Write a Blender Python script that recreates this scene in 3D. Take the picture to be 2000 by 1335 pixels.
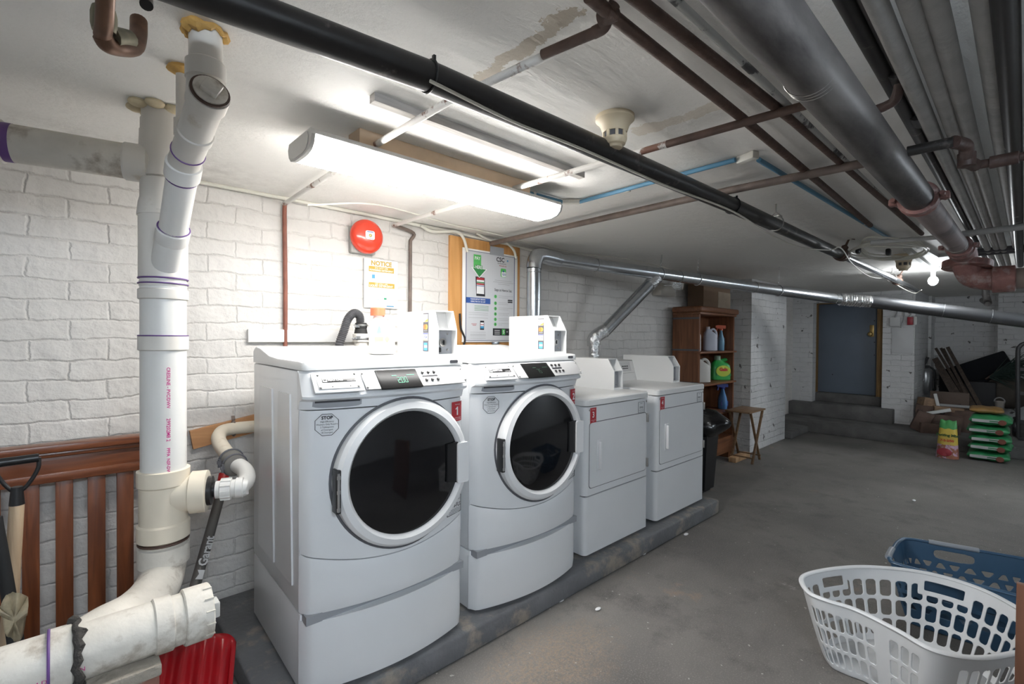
import bpy, bmesh, math, random
from mathutils import Vector, Matrix
random.seed(7)
for o in list(bpy.data.objects): bpy.data.objects.remove(o)
SC = bpy.context.scene
COL = SC.collection
PI = math.pi
# ---------------------------------------------------------------- camera
CH = 1.36                                    # eye height above the floor
FPX, YAW, PITCH, ROLL = 939.02, 0.815714, -0.0118485, 0.0077043
_F = Vector((math.cos(YAW)*math.cos(PITCH), math.sin(YAW)*math.cos(PITCH), math.sin(PITCH)))
_R0 = Vector((math.sin(YAW), -math.cos(YAW), 0))
_U0 = _R0.cross(_F)
_R = _R0*math.cos(ROLL)+_U0*math.sin(ROLL)
_U = -_R0*math.sin(ROLL)+_U0*math.cos(ROLL)
CAM = Vector((0, 0, CH))
cd = bpy.data.cameras.new('camera'); cam = bpy.data.objects.new('camera', cd); COL.objects.link(cam)
cd.sensor_width = 36; cd.lens = FPX/2000*36; cd.clip_start = 0.02
cam.matrix_world = Matrix(((_R.x, _U.x, -_F.x, 0), (_R.y, _U.y, -_F.y, 0), (_R.z, _U.z, -_F.z, CH), (0, 0, 0, 1)))
SC.camera = cam
# ---------------------------------------------------------------- world, exposure
SC.view_settings.view_transform = 'Standard'; SC.view_settings.look = 'None'
SC.view_settings.exposure = 0.12; SC.view_settings.gamma = 1.0; SC.view_settings.use_curve_mapping = False
wd = bpy.data.worlds.new('world'); SC.world = wd; wd.use_nodes = True
wd.node_tree.nodes['Background'].inputs[0].default_value = (0.6, 0.7, 0.85, 1)
wd.node_tree.nodes['Background'].inputs[1].default_value = 0.05
MAIN_LIGHT = 40.0      # emission of the long diffuser over the washers
FILL_LIGHT = 64.0       # emission of the fill fixtures added in the unseen half of the room
BULB_LIGHT = 330.0     # emission of the bare bulb near the steps

def at(x, y, X=None, Y=None, Z=None):
    """the point of the room that the photo shows at pixel x, y on the given plane"""
    d = _F + _R*((x-1000)/FPX) - _U*((y-667.5)/FPX)
    t = X/d.x if X is not None else (Y/d.y if Y is not None else (Z-CH)/d.z)
    return Vector((0, 0, CH)) + d*t
# ---------------------------------------------------------------- materials
MATS = {}
def mat(name, col, rough=0.5, metal=0.0, var=0.0, vscale=6.0, bump=0.0, bscale=40.0, emit=None, es=0.0,
        col2=None, c2scale=3.0, c2lo=0.55, c2hi=0.65, coat=0.0, spec=0.5, detail=4.0, stretch=None):
    if name in MATS: return MATS[name]
    m = bpy.data.materials.new(name); m.use_nodes = True; nt = m.node_tree; N = nt.nodes; L = nt.links
    b = N['Principled BSDF']; c = (*col, 1)
    b.inputs['Base Color'].default_value = c; b.inputs['Roughness'].default_value = rough
    b.inputs['Metallic'].default_value = metal; b.inputs['Specular IOR Level'].default_value = spec
    b.inputs['Coat Weight'].default_value = coat; b.inputs['Coat Roughness'].default_value = 0.08
    tc = N.new('ShaderNodeTexCoord'); vec = tc.outputs['Object']
    if stretch:
        mp = N.new('ShaderNodeMapping'); mp.inputs['Scale'].default_value = stretch
        L.new(vec, mp.inputs['Vector']); vec = mp.outputs['Vector']
    out = None
    if var > 0:
        n = N.new('ShaderNodeTexNoise'); n.inputs['Scale'].default_value = vscale; n.inputs['Detail'].default_value = detail
        L.new(vec, n.inputs['Vector'])
        r = N.new('ShaderNodeValToRGB'); r.color_ramp.elements[0].position = 0.3; r.color_ramp.elements[1].position = 0.7
        r.color_ramp.elements[0].color = (*[max(0, v*(1-var)) for v in col], 1)
        r.color_ramp.elements[1].color = (*[min(1, v*(1+var*0.6)) for v in col], 1)
        L.new(n.outputs['Fac'], r.inputs['Fac']); out = r.outputs['Color']
    if col2 is not None:
        n = N.new('ShaderNodeTexNoise'); n.inputs['Scale'].default_value = c2scale; n.inputs['Detail'].default_value = 8; n.inputs['Roughness'].default_value = 0.65
        L.new(vec, n.inputs['Vector'])
        r = N.new('ShaderNodeMapRange'); r.inputs['From Min'].default_value = c2lo; r.inputs['From Max'].default_value = c2hi
        L.new(n.outputs['Fac'], r.inputs['Value'])
        mx = N.new('ShaderNodeMix'); mx.data_type = 'RGBA'; L.new(r.outputs['Result'], mx.inputs['Factor'])
        if out: L.new(out, mx.inputs['A'])
        else: mx.inputs['A'].default_value = c
        mx.inputs['B'].default_value = (*col2, 1); out = mx.outputs['Result']
    if out: L.new(out, b.inputs['Base Color'])
    if bump > 0:
        n = N.new('ShaderNodeTexNoise'); n.inputs['Scale'].default_value = bscale; n.inputs['Detail'].default_value = 5
        L.new(vec, n.inputs['Vector'])
        bp = N.new('ShaderNodeBump'); bp.inputs['Strength'].default_value = bump; bp.inputs['Distance'].default_value = 0.01
        L.new(n.outputs['Fac'], bp.inputs['Height']); L.new(bp.outputs['Normal'], b.inputs['Normal'])
    if emit:
        b.inputs['Emission Color'].default_value = (*emit, 1); b.inputs['Emission Strength'].default_value = es
    MATS[name] = m; return m

def brick_mat(name, paint, mortar_dirt, flake=None, flake_lo=0.66, rough=0.55, depth=0.012, scale=1.0, dirt_amt=0.5, face=(0.5,0.3,0.22), raw=False):
    m = bpy.data.materials.new(name); m.use_nodes = True; nt = m.node_tree; N = nt.nodes; L = nt.links
    b = N['Principled BSDF']; b.inputs['Roughness'].default_value = rough; b.inputs['Specular IOR Level'].default_value = 0.35
    tc = N.new('ShaderNodeTexCoord'); sp = N.new('ShaderNodeSeparateXYZ'); L.new(tc.outputs['Object'], sp.inputs[0])
    ad = N.new('ShaderNodeMath'); ad.operation = 'ADD'; L.new(sp.outputs['X'], ad.inputs[0]); L.new(sp.outputs['Y'], ad.inputs[1])
    cb = N.new('ShaderNodeCombineXYZ'); L.new(ad.outputs[0], cb.inputs['X']); L.new(sp.outputs['Z'], cb.inputs['Y'])
    wn = N.new('ShaderNodeTexNoise'); wn.inputs['Scale'].default_value = 5.0; wn.inputs['Detail'].default_value = 6; wn.inputs['Roughness'].default_value = 0.7
    L.new(tc.outputs['Object'], wn.inputs['Vector'])
    sub = N.new('ShaderNodeVectorMath'); sub.operation = 'SUBTRACT'; sub.inputs[1].default_value = (0.5, 0.5, 0.5); L.new(wn.outputs['Color'], sub.inputs[0])
    sc = N.new('ShaderNodeVectorMath'); sc.operation = 'SCALE'; sc.inputs['Scale'].default_value = 0.05; L.new(sub.outputs[0], sc.inputs[0])
    av = N.new('ShaderNodeVectorMath'); av.operation = 'ADD'; L.new(cb.outputs[0], av.inputs[0]); L.new(sc.outputs[0], av.inputs[1])
    br = N.new('ShaderNodeTexBrick'); L.new(av.outputs[0], br.inputs['Vector'])
    br.inputs['Scale'].default_value = scale; br.inputs['Brick Width'].default_value = 0.235; br.inputs['Row Height'].default_value = 0.0795
    br.inputs['Mortar Size'].default_value = 0.0075; br.inputs['Mortar Smooth'].default_value = 1.0; br.inputs['Bias'].default_value = 0
    br.inputs['Color1'].default_value = (1, 1, 1, 1); br.inputs['Color2'].default_value = (0.75, 0.75, 0.75, 1); br.inputs['Mortar'].default_value = (0, 0, 0, 1)
    # height = bricks minus mortar, plus rough render
    n1 = N.new('ShaderNodeTexNoise'); n1.inputs['Scale'].default_value = 18; n1.inputs['Detail'].default_value = 8; L.new(tc.outputs['Object'], n1.inputs['Vector'])
    n2 = N.new('ShaderNodeTexNoise'); n2.inputs['Scale'].default_value = 7; n2.inputs['Detail'].default_value = 4; L.new(tc.outputs['Object'], n2.inputs['Vector'])
    m1 = N.new('ShaderNodeMath'); m1.operation = 'MULTIPLY_ADD'; m1.inputs[1].default_value = -0.31; L.new(br.outputs['Fac'], m1.inputs[0]); L.new(n1.outputs['Fac'], m1.inputs[2])
    m2 = N.new('ShaderNodeMath'); m2.operation = 'ADD'; L.new(m1.outputs[0], m2.inputs[0]); L.new(n2.outputs['Fac'], m2.inputs[1])
    bp = N.new('ShaderNodeBump'); bp.inputs['Strength'].default_value = 0.85; bp.inputs['Distance'].default_value = depth
    L.new(m2.outputs[0], bp.inputs['Height']); L.new(bp.outputs['Normal'], b.inputs['Normal'])
    # colour: paint, grime sitting broken in the joints, flaked spots
    n3 = N.new('ShaderNodeTexNoise'); n3.inputs['Scale'].default_value = 3.2; n3.inputs['Detail'].default_value = 9; n3.inputs['Roughness'].default_value = 0.7; L.new(tc.outputs['Object'], n3.inputs['Vector'])
    r3 = N.new('ShaderNodeMapRange'); r3.inputs['From Min'].default_value = 0.46; r3.inputs['From Max'].default_value = 0.66; L.new(n3.outputs['Fac'], r3.inputs['Value'])
    pw = N.new('ShaderNodeMath'); pw.operation = 'POWER'; pw.inputs[1].default_value = 3.0; L.new(br.outputs['Fac'], pw.inputs[0])
    mm = N.new('ShaderNodeMath'); mm.operation = 'MULTIPLY'; L.new(r3.outputs['Result'], mm.inputs[0]); L.new(pw.outputs[0], mm.inputs[1])
    mk = N.new('ShaderNodeMath'); mk.operation = 'MULTIPLY'; mk.inputs[1].default_value = dirt_amt; L.new(mm.outputs[0], mk.inputs[0])
    vr = N.new('ShaderNodeMix'); vr.data_type = 'RGBA'; vr.inputs['A'].default_value = (*paint, 1); vr.inputs['B'].default_value = (*[v*0.86 for v in paint], 1)
    L.new(n2.outputs['Fac'], vr.inputs['Factor'])
    base = vr.outputs['Result']
    if raw:
        rr = N.new('ShaderNodeMix'); rr.data_type = 'RGBA'; L.new(br.outputs['Fac'], rr.inputs['Factor']); rr.inputs['A'].default_value = (*face, 1); rr.inputs['B'].default_value = (*paint, 1); base = rr.outputs['Result']
    mx = N.new('ShaderNodeMix'); mx.data_type = 'RGBA'; L.new(mk.outputs[0], mx.inputs['Factor']); L.new(base, mx.inputs['A']); mx.inputs['B'].default_value = (*mortar_dirt, 1)
    out = mx.outputs['Result']
    if flake:
        n4 = N.new('ShaderNodeTexNoise'); n4.inputs['Scale'].default_value = 9; n4.inputs['Detail'].default_value = 6; L.new(tc.outputs['Object'], n4.inputs['Vector'])
        r4 = N.new('ShaderNodeMapRange'); r4.inputs['From Min'].default_value = flake_lo; r4.inputs['From Max'].default_value = flake_lo+0.02; L.new(n4.outputs['Fac'], r4.inputs['Value'])
        mf = N.new('ShaderNodeMix'); mf.data_type = 'RGBA'; L.new(r4.outputs['Result'], mf.inputs['Factor']); L.new(out, mf.inputs['A']); mf.inputs['B'].default_value = (*flake, 1); out = mf.outputs['Result']
    L.new(out, b.inputs['Base Color'])
    MATS[name] = m; return m

def wood_mat(name, c1, c2, rough=0.45, axis=2, scale=9.0, coat=0.0):
    m = bpy.data.materials.new(name); m.use_nodes = True; nt = m.node_tree; N = nt.nodes; L = nt.links
    b = N['Principled BSDF']; b.inputs['Roughness'].default_value = rough; b.inputs['Coat Weight'].default_value = coat
    tc = N.new('ShaderNodeTexCoord'); mp = N.new('ShaderNodeMapping'); s = [scale*1.6]*3; s[axis] = scale*0.12
    mp.inputs['Scale'].default_value = s; L.new(tc.outputs['Object'], mp.inputs['Vector'])
    n = N.new('ShaderNodeTexNoise'); n.inputs['Scale'].default_value = 2.2; n.inputs['Detail'].default_value = 7; n.inputs['Distortion'].default_value = 1.4
    L.new(mp.outputs['Vector'], n.inputs['Vector'])
    r = N.new('ShaderNodeValToRGB'); r.color_ramp.elements[0].position = 0.32; r.color_ramp.elements[1].position = 0.68
    r.color_ramp.elements[0].color = (*c1, 1); r.color_ramp.elements[1].color = (*c2, 1)
    L.new(n.outputs['Fac'], r.inputs['Fac']); L.new(r.outputs['Color'], b.inputs['Base Color'])
    bp = N.new('ShaderNodeBump'); bp.inputs['Strength'].default_value = 0.15; bp.inputs['Distance'].default_value = 0.004
    L.new(n.outputs['Fac'], bp.inputs['Height']); L.new(bp.outputs['Normal'], b.inputs['Normal'])
    MATS[name] = m; return m
# ---------------------------------------------------------------- mesh builder
def frame_of(d):
    d = d.normalized(); a = Vector((0, 0, 1)) if abs(d.z) < 0.9 else Vector((1, 0, 0))
    u = d.cross(a).normalized(); return u, d.cross(u).normalized()
class MB:
    def __init__(self): self.bm = bmesh.new(); self.mi = 0
    def face(self, vs, smooth=False):
        try: f = self.bm.faces.new(vs); f.material_index = self.mi; f.smooth = smooth; return f
        except ValueError: return None
    def poly(self, pts, smooth=False):
        return self.face([self.bm.verts.new(p) for p in pts], smooth)
    def merge(self, t, M=None):
        if M is not None: bmesh.ops.transform(t, matrix=M, verts=t.verts)
        mp = {v: self.bm.verts.new(v.co) for v in t.verts}
        for f in t.faces:
            g = self.face([mp[v] for v in f.verts], f.smooth)
        t.free(); return self
    def box(self, c, s, rot=None, bev=0.0, seg=2):
        t = bmesh.new(); bmesh.ops.create_cube(t, size=1.0)
        bmesh.ops.scale(t, vec=s, verts=t.verts)
        if bev > 0:
            bmesh.ops.bevel(t, geom=list(t.edges), offset=min(bev, min(s)*0.49), segments=seg, profile=0.5, affect='EDGES')
            for f in t.faces: f.smooth = True
        M = Matrix.Translation(Vector(c))
        if rot is not None: M = M @ (rot if isinstance(rot, Matrix) else Matrix.Rotation(rot, 4, 'Z'))
        return self.merge(t, M)
    def bx(self, x0, x1, y0, y1, z0, z1, bev=0.0, seg=2):
        return self.box(((x0+x1)/2, (y0+y1)/2, (z0+z1)/2), (abs(x1-x0), abs(y1-y0), abs(z1-z0)), None, bev, seg)
    def bar(self, p, q, w, h, bev=0.0, up=(0, 0, 1)):
        p = Vector(p); q = Vector(q); d = (q-p); L = d.length; d.normalize(); up = Vector(up)
        if abs(d.dot(up)) > 0.99: up = Vector((0, 1, 0))
        s = d.cross(up).normalized(); u = s.cross(d)
        M = Matrix(((d.x, s.x, u.x), (d.y, s.y, u.y), (d.z, s.z, u.z))).to_4x4()
        return self.box((p+q)/2, (L, w, h), M, bev)
    def tube(self, pts, r, seg=14, closed=False, cap=True, flat=1.0):
        pts = [Vector(p) for p in pts]; n = len(pts); rs = r if isinstance(r, (list, tuple)) else [r]*n
        rings = []; u = None
        for i, p in enumerate(pts):
            if closed: d = pts[(i+1) % n]-pts[i-1]
            else: d = pts[min(i+1, n-1)]-pts[max(i-1, 0)]
            if d.length < 1e-9: d = Vector((0, 0, 1))
            d.normalize()
            if u is None: u, v = frame_of(d)
            else:
                u = u-d*u.dot(d)
                if u.length < 1e-6: u, v = frame_of(d)
                u.normalize()
            v = d.cross(u)
            rings.append([self.bm.verts.new(p+(u*math.cos(a)+v*math.sin(a)*flat)*rs[i]) for a in [2*PI*k/seg for k in range(seg)]])
        m = n if closed else n-1
        for i in range(m):
            A, B = rings[i], rings[(i+1) % n]
            for k in range(seg): self.face([A[k], A[(k+1) % seg], B[(k+1) % seg], B[k]], True)
        if cap and not closed: self.face(rings[0][::-1]); self.face(rings[-1])
        return self
    def cyl(self, p, q, r, r2=None, seg=20, cap=True): return self.tube([p, q], [r, r if r2 is None else r2], seg, cap=cap)
    def lathe(self, prof, o, axis=(0, 0, 1), seg=32, cap=True, ell=1.0):
        """prof: (radius, height) pairs along the axis"""
        o = Vector(o); a = Vector(axis).normalized(); u, v = frame_of(a); rings = []
        for (r, h) in prof:
            rings.append([self.bm.verts.new(o+a*h+(u*math.cos(t)+v*math.sin(t)*ell)*max(r, 1e-5)) for t in [2*PI*k/seg for k in range(seg)]])
        for A, B in zip(rings, rings[1:]):
            for k in range(seg): self.face([A[k], A[(k+1) % seg], B[(k+1) % seg], B[k]], True)
        if cap: self.face(rings[0][::-1]); self.face(rings[-1])
        return self
    def prism(self, poly, plane, a0, a1, smooth=False):
        f = {'xy': lambda p, a: (p[0], p[1], a), 'xz': lambda p, a: (p[0], a, p[1]), 'yz': lambda p, a: (a, p[0], p[1])}[plane]
        A = [self.bm.verts.new(f(p, a0)) for p in poly]; B = [self.bm.verts.new(f(p, a1)) for p in poly]
        self.face(A[::-1]); self.face(B); n = len(poly)
        for i in range(n): self.face([A[i], A[(i+1) % n], B[(i+1) % n], B[i]], smooth)
        return self
    def sph(self, c, r, sc=(1, 1, 1), seg=20, rings=12, M=None):
        t = bmesh.new(); bmesh.ops.create_uvsphere(t, u_segments=seg, v_segments=rings, radius=r)
        for f in t.faces: f.smooth = True
        bmesh.ops.scale(t, vec=sc, verts=t.verts)
        T = Matrix.Translation(Vector(c)); return self.merge(t, T @ M if M is not None else T)
    def ring(self, c, axis, R, r, seg=28, s2=8, a0=0, a1=2*PI, flat=1.0):
        c = Vector(c); u, v = frame_of(Vector(axis)); full = abs(a1-a0-2*PI) < 1e-6
        n = seg if full else seg+1
        return self.tube([c+(u*math.cos(t)+v*math.sin(t))*R for t in [a0+(a1-a0)*k/seg for k in range(n)]], r, s2, closed=full, flat=flat)
    def grid(self, fn, nu, nv, keep=None, smooth=True):
        V = [[self.bm.verts.new(fn(i/nu, j/nv)) for j in range(nv+1)] for i in range(nu+1)]
        for i in range(nu):
            for j in range(nv):
                if keep is None or keep((i+.5)/nu, (j+.5)/nv): self.face([V[i][j], V[i+1][j], V[i+1][j+1], V[i][j+1]], smooth)
        return self
    def text(self, s, size, M, align='LEFT', depth=0.0, bold=0.0, sx=1.0, vary='CENTER'):
        cu = bpy.data.curves.new('t', 'FONT'); cu.body = s; cu.size = size; cu.align_x = align; cu.align_y = vary
        cu.extrude = depth; cu.offset = bold; cu.resolution_u = 2
        o = bpy.data.objects.new('t', cu); me = o.to_mesh(); t = bmesh.new(); t.from_mesh(me)
        o.to_mesh_clear(); bpy.data.objects.remove(o); bpy.data.curves.remove(cu)
        if sx != 1: bmesh.ops.scale(t, vec=(sx, 1, 1), verts=t.verts)
        return self.merge(t, M)
    def islands(self):
        bm = self.bm; seen = {}; out = []
        for v in bm.verts:
            if v in seen: continue
            st = [v]; seen[v] = 1; g = []
            while st:
                w = st.pop(); g.append(w)
                for e in w.link_edges:
                    q = e.other_vert(w)
                    if q not in seen: seen[q] = 1; st.append(q)
            out.append(g)
        return out
    def build_each(self, name, m, parent=None, local=False, gap=0.001, **k):
        """every separate piece becomes an object of its own; pieces that touch stay together"""
        G = []
        for g in self.islands():
            lo = [min(v.co[i] for v in g)-gap for i in range(3)]; hi = [max(v.co[i] for v in g)+gap for i in range(3)]
            G.append([lo, hi, list(g)])
        merged = True
        while merged:
            merged = False
            for i in range(len(G)):
                for j in range(i+1, len(G)):
                    if all(G[i][0][a] <= G[j][1][a] and G[j][0][a] <= G[i][1][a] for a in range(3)):
                        G[i] = [[min(G[i][0][a], G[j][0][a]) for a in range(3)], [max(G[i][1][a], G[j][1][a]) for a in range(3)], G[i][2]+G[j][2]]; del G[j]; merged = True; break
                if merged: break
        out = []
        for lo, hi, g in G:
            b = MB(); mp = {v: b.bm.verts.new(v.co) for v in g}; fs = {f for v in g for f in v.link_faces}
            for f in fs:
                nf = b.face([mp[v] for v in f.verts], f.smooth)
                if nf: nf.material_index = f.material_index
            out.append(b.build(name, m, parent, local, **k))
        self.bm.free(); return out
    def build(self, name, m, parent=None, local=False, sharp=38, solid=0.0, sub=0):
        me = bpy.data.meshes.new(name)
        bmesh.ops.recalc_face_normals(self.bm, faces=self.bm.faces)
        if parent is not None and not local: bmesh.ops.transform(self.bm, matrix=parent.matrix_basis.inverted(), verts=self.bm.verts)
        off = Vector((0, 0, 0))
        if parent is None and len(self.bm.verts):
            c = [v.co for v in self.bm.verts]
            off = Vector(((min(p.x for p in c)+max(p.x for p in c))/2, (min(p.y for p in c)+max(p.y for p in c))/2, min(p.z for p in c)))
            bmesh.ops.translate(self.bm, vec=-off, verts=self.bm.verts)
        self.bm.to_mesh(me); self.bm.free()
        for x in (m if isinstance(m, (list, tuple)) else [m]): me.materials.append(x)
        if sharp: me.set_sharp_from_angle(angle=math.radians(sharp))
        o = bpy.data.objects.new(name, me); COL.objects.link(o); o.location = off
        if parent is not None: o.parent = parent
        if solid: s = o.modifiers.new('thickness', 'SOLIDIFY'); s.thickness = solid; s.offset = 0
        if sub: s = o.modifiers.new('smooth', 'SUBSURF'); s.levels = sub; s.render_levels = sub
        return o
def tag(o, label=None, cat=None, group=None, kind=None):
    if label: o['label'] = label
    if cat: o['category'] = cat
    if group: o['group'] = group
    if kind: o['kind'] = kind
    return o
def thing(name, label, cat, loc=(0, 0, 0), rz=0.0, group=None):
    o = bpy.data.objects.new(name, None); COL.objects.link(o); o.empty_display_size = 0.05
    o.matrix_basis = Matrix.Translation(Vector(loc)) @ Matrix.Rotation(rz, 4, 'Z')
    return tag(o, label, cat, group)
def struct(o, label=None): o['kind'] = 'structure'; 
def st(mb, name, m, label=None, **k):
    o = mb.build(name, m, **k); o['kind'] = 'structure'
    if label: o['label'] = label
    return o
def bez(pts, n=8):
    """Catmull-Rom through the points"""
    P = [Vector(p) for p in pts]; P = [P[0]*2-P[1]]+P+[P[-1]*2-P[-2]]; out = []
    for i in range(1, len(P)-2):
        for k in range(n):
            t = k/n; a, b, c, d = P[i-1:i+3]
            out.append(0.5*((2*b)+(c-a)*t+(2*a-5*b+4*c-d)*t*t+(3*b-a-3*c+d)*t**3))
    out.append(P[-2]); return out
def xzM(x, y, z): return Matrix.Translation(Vector((x, y, z))) @ Matrix.Rotation(PI/2, 4, 'X')     # text facing -Y
def rrect(x0, x1, z0, z1, r, n=4):
    out = []
    for cx, cz, a in ((x1-r, z1-r, 0), (x0+r, z1-r, PI/2), (x0+r, z0+r, PI), (x1-r, z0+r, 3*PI/2)):
        for k in range(n+1): t = a+PI/2*k/n; out.append((cx+r*math.cos(t), cz+r*math.sin(t)))
    return out
# ---------------------------------------------------------------- shared materials
M_enamel = mat('white enamel', (0.80, 0.81, 0.82), 0.28, var=0.03, vscale=3, coat=0.3)
M_enamel2 = mat('white enamel lid', (0.82, 0.82, 0.81), 0.32)
M_plastic = mat('white plastic', (0.82, 0.82, 0.82), 0.35)
M_black = mat('black plastic', (0.012, 0.012, 0.013), 0.35)
M_blackmatte = mat('black matte', (0.02, 0.02, 0.02), 0.75)
M_glassdark = mat('dark door glass', (0.006, 0.006, 0.007), 0.06, spec=0.55)
M_disp = mat('display glass', (0.010, 0.010, 0.010), 0.28, spec=0.12)
M_screw = mat('screw steel', (0.45, 0.44, 0.42), 0.3, 0.9)
M_plate = mat('brushed panel', (0.66, 0.66, 0.66), 0.35, 0.35)
M_grey = mat('mid grey plastic', (0.33, 0.34, 0.36), 0.5)
M_darkgrey = mat('dark grey', (0.1, 0.1, 0.11), 0.5)
M_ink = mat('black ink', (0.02, 0.02, 0.025), 0.6)
M_inkg = mat('faded grey ink', (0.35, 0.35, 0.36), 0.7)
M_white = mat('white ink', (0.85, 0.85, 0.85), 0.6)
M_red = mat('sticker red', (0.45, 0.02, 0.03), 0.45)
M_pvc = mat('white pvc', (0.70, 0.665, 0.61), 0.38, var=0.07, vscale=5, col2=(0.45, 0.36, 0.24), c2scale=7, c2lo=0.62, c2hi=0.8)
M_pvcw = mat('bright pvc', (0.76, 0.745, 0.71), 0.35, var=0.04)
M_pvcc = mat('cream pvc fitting', (0.76, 0.68, 0.55), 0.4, var=0.08, col2=(0.45, 0.33, 0.2), c2scale=9, c2lo=0.62, c2hi=0.8)
M_pvcd = mat('dirty pvc', (0.68, 0.64, 0.57), 0.5, var=0.15, vscale=9, col2=(0.22, 0.16, 0.1), c2scale=11, c2lo=0.52, c2hi=0.74, bump=0.2)
M_purple = mat('purple primer', (0.13, 0.06, 0.22), 0.5)
M_rust = mat('rusty pipe', (0.09, 0.052, 0.038), 0.6, var=0.35, vscale=18, bump=0.3, bscale=60)
M_rustw = mat('painted rusty pipe', (0.72, 0.70, 0.66), 0.5, var=0.1, col2=(0.2, 0.1, 0.07), c2scale=8, c2lo=0.55, c2hi=0.6)
M_brownpipe = mat('brown conduit', (0.16, 0.12, 0.10), 0.5, var=0.3, vscale=15)
M_blackpipe = mat('black steel pipe', (0.022, 0.02, 0.019), 0.38, var=0.3, vscale=14, col2=(0.16, 0.14, 0.13), c2scale=12, c2lo=0.6, c2hi=0.72)
M_galv = mat('galvanised duct', (0.52, 0.54, 0.56), 0.24, 0.95, var=0.12, vscale=30)
M_foil = mat('crinkled foil', (0.7, 0.71, 0.72), 0.15, 1.0, bump=1.0, bscale=55)
M_cable = mat('white cable', (0.72, 0.70, 0.62), 0.5)
M_wood = wood_mat('pine wood', (0.42, 0.24, 0.12), (0.62, 0.40, 0.22), 0.55)
M_cherry = wood_mat('cherry wood', (0.095, 0.027, 0.010), (0.20, 0.062, 0.022), 0.35, 2, 9, 0.2)
M_cherryx = wood_mat('cherry wood rail', (0.095, 0.027, 0.010), (0.20, 0.062, 0.022), 0.35, 0, 9, 0.2)
M_cast = mat('cast iron red', (0.27, 0.13, 0.115), 0.55, var=0.35, vscale=20, col2=(0.42, 0.34, 0.32), c2scale=16, c2lo=0.5, c2hi=0.66, bump=0.6)
M_castd = mat('dark rusty fitting', (0.075, 0.045, 0.038), 0.5, var=0.35, vscale=20, bump=0.4)
M_concrete = mat('steps concrete', (0.13, 0.125, 0.12), 0.85, var=0.3, vscale=5, bump=0.5, bscale=50)
M_foam = mat('expanding foam', (0.62, 0.36, 0.10), 0.6, var=0.3, vscale=20, bump=0.6)
# ================================================================ the lamps of the room and added fill
CEIL = 2.06
M_diff = mat('lit diffuser', (0.9, 0.9, 0.9), 0.5, emit=(1.0, 0.985, 0.96), es=MAIN_LIGHT)
M_diff2 = mat('added fill diffuser', (0.9, 0.9, 0.9), 0.5, emit=(0.77, 0.88, 1.0), es=FILL_LIGHT)
M_diff3 = mat('added fill diffuser bright', (0.9, 0.9, 0.9), 0.5, emit=(0.80, 0.90, 1.0), es=FILL_LIGHT*0.7)
M_housing = mat('lamp housing', (0.55, 0.55, 0.54), 0.45)
def strip_light(x0, x1, yc, zb, label, lit, width=0.21, h=0.07, rz=0):
    L = x1-x0; bare = zb < 1.85      # added hung fixtures are bare tubes that also light the ceiling
    t = thing('ceiling_light', label, 'light', ((x0+x1)/2, yc, zb), rz)
    hw = width/2
    prof = [(-hw*0.9, h), (-hw, h*0.72), (-hw*0.93, h*0.36), (-hw*0.75, h*0.12), (-hw*0.4, 0.0), (hw*0.4, 0.0), (hw*0.75, h*0.12), (hw*0.93, h*0.36), (hw, h*0.72), (hw*0.9, h)]
    b = MB(); b.cyl((-L/2+0.012, 0, h+0.004), (L/2-0.012, 0, h+0.004), 0.008, seg=8) if bare else b.prism([(y, z) for y, z in [(-hw*0.88, h), (-hw, h*0.74), (-hw*0.96, h*0.70), (hw*0.96, h*0.70), (hw, h*0.74), (hw*0.88, h)]], 'yz', -L/2+0.012, L/2-0.012)
    b.build('housing', M_housing, t, local=True)
    b = MB(); b.cyl((-L/2+0.012, 0, h*0.5), (L/2-0.012, 0, h*0.5), hw*0.95, seg=24) if bare else b.prism([(-hw*0.955, h*0.69), (-hw*0.91, h*0.38), (-hw*0.74, h*0.15), (-hw*0.4, 0.004), (hw*0.4, 0.004), (hw*0.74, h*0.15), (hw*0.91, h*0.38), (hw*0.955, h*0.69)], 'yz', -L/2+0.012, L/2-0.012, True)
    b.build('diffuser', lit, t, local=True)
    if bare:
        b = MB(); b.cyl((-L*0.3, 0, h), (-L*0.3, 0, CEIL-zb), 0.006, seg=8); b.cyl((L*0.3, 0, h), (L*0.3, 0, CEIL-zb), 0.006, seg=8); b.build_each('hanging_rod', M_housing, t, local=True)
    for s in (-1, 1):
        b = MB(); b.prism(prof, 'yz', s*(L/2-0.012), s*L/2); b.prism([(y*0.8, z*0.8+h*0.1) for y, z in prof], 'yz', s*L/2, s*(L/2+0.003))
        b.build('end_cap', M_housing, t, local=True)
    return t
strip_light(0.565, 1.74, 1.61, 1.93, 'long lit white strip light over the two front-loading washers', M_diff)
# unseen fill lamps, added to brighten the machine fronts, ceiling and far end
strip_light(-0.6, 0.6, -0.75, 1.78, 'added unseen fill light hung below the ceiling behind the photographer, nearer the first washer', M_diff2, 0.10, 0.13)
strip_light(5.2, 6.4, -1.6, 1.78, 'added unseen fill light hung below the ceiling beyond the right edge, nearer the steps', M_diff3, 0.10, 0.13)
bt = thing('light_bulb', 'glowing bare bulb hanging from the ceiling near the steps', 'light bulb', (6.12, 0.60, 1.90))
M_bulb = mat('lit bulb', (1, 1, 1), 0.4, emit=(0.93, 0.97, 1.0), es=BULB_LIGHT)
b = MB(); b.sph((6.12, 0.60, 1.925), 0.038, (1, 1, 1.15)); b.build('glass_globe', M_bulb, bt)
b = MB(); b.lathe([(0.055, CEIL-1.36+1.36-0.0), (0.05, CEIL-0.03), (0.02, CEIL-0.045), (0.018, 1.965)], (6.12, 0.60, 0)); b.build('lamp_holder', mat('porcelain', (0.7, 0.7, 0.68), 0.4), bt)

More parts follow.
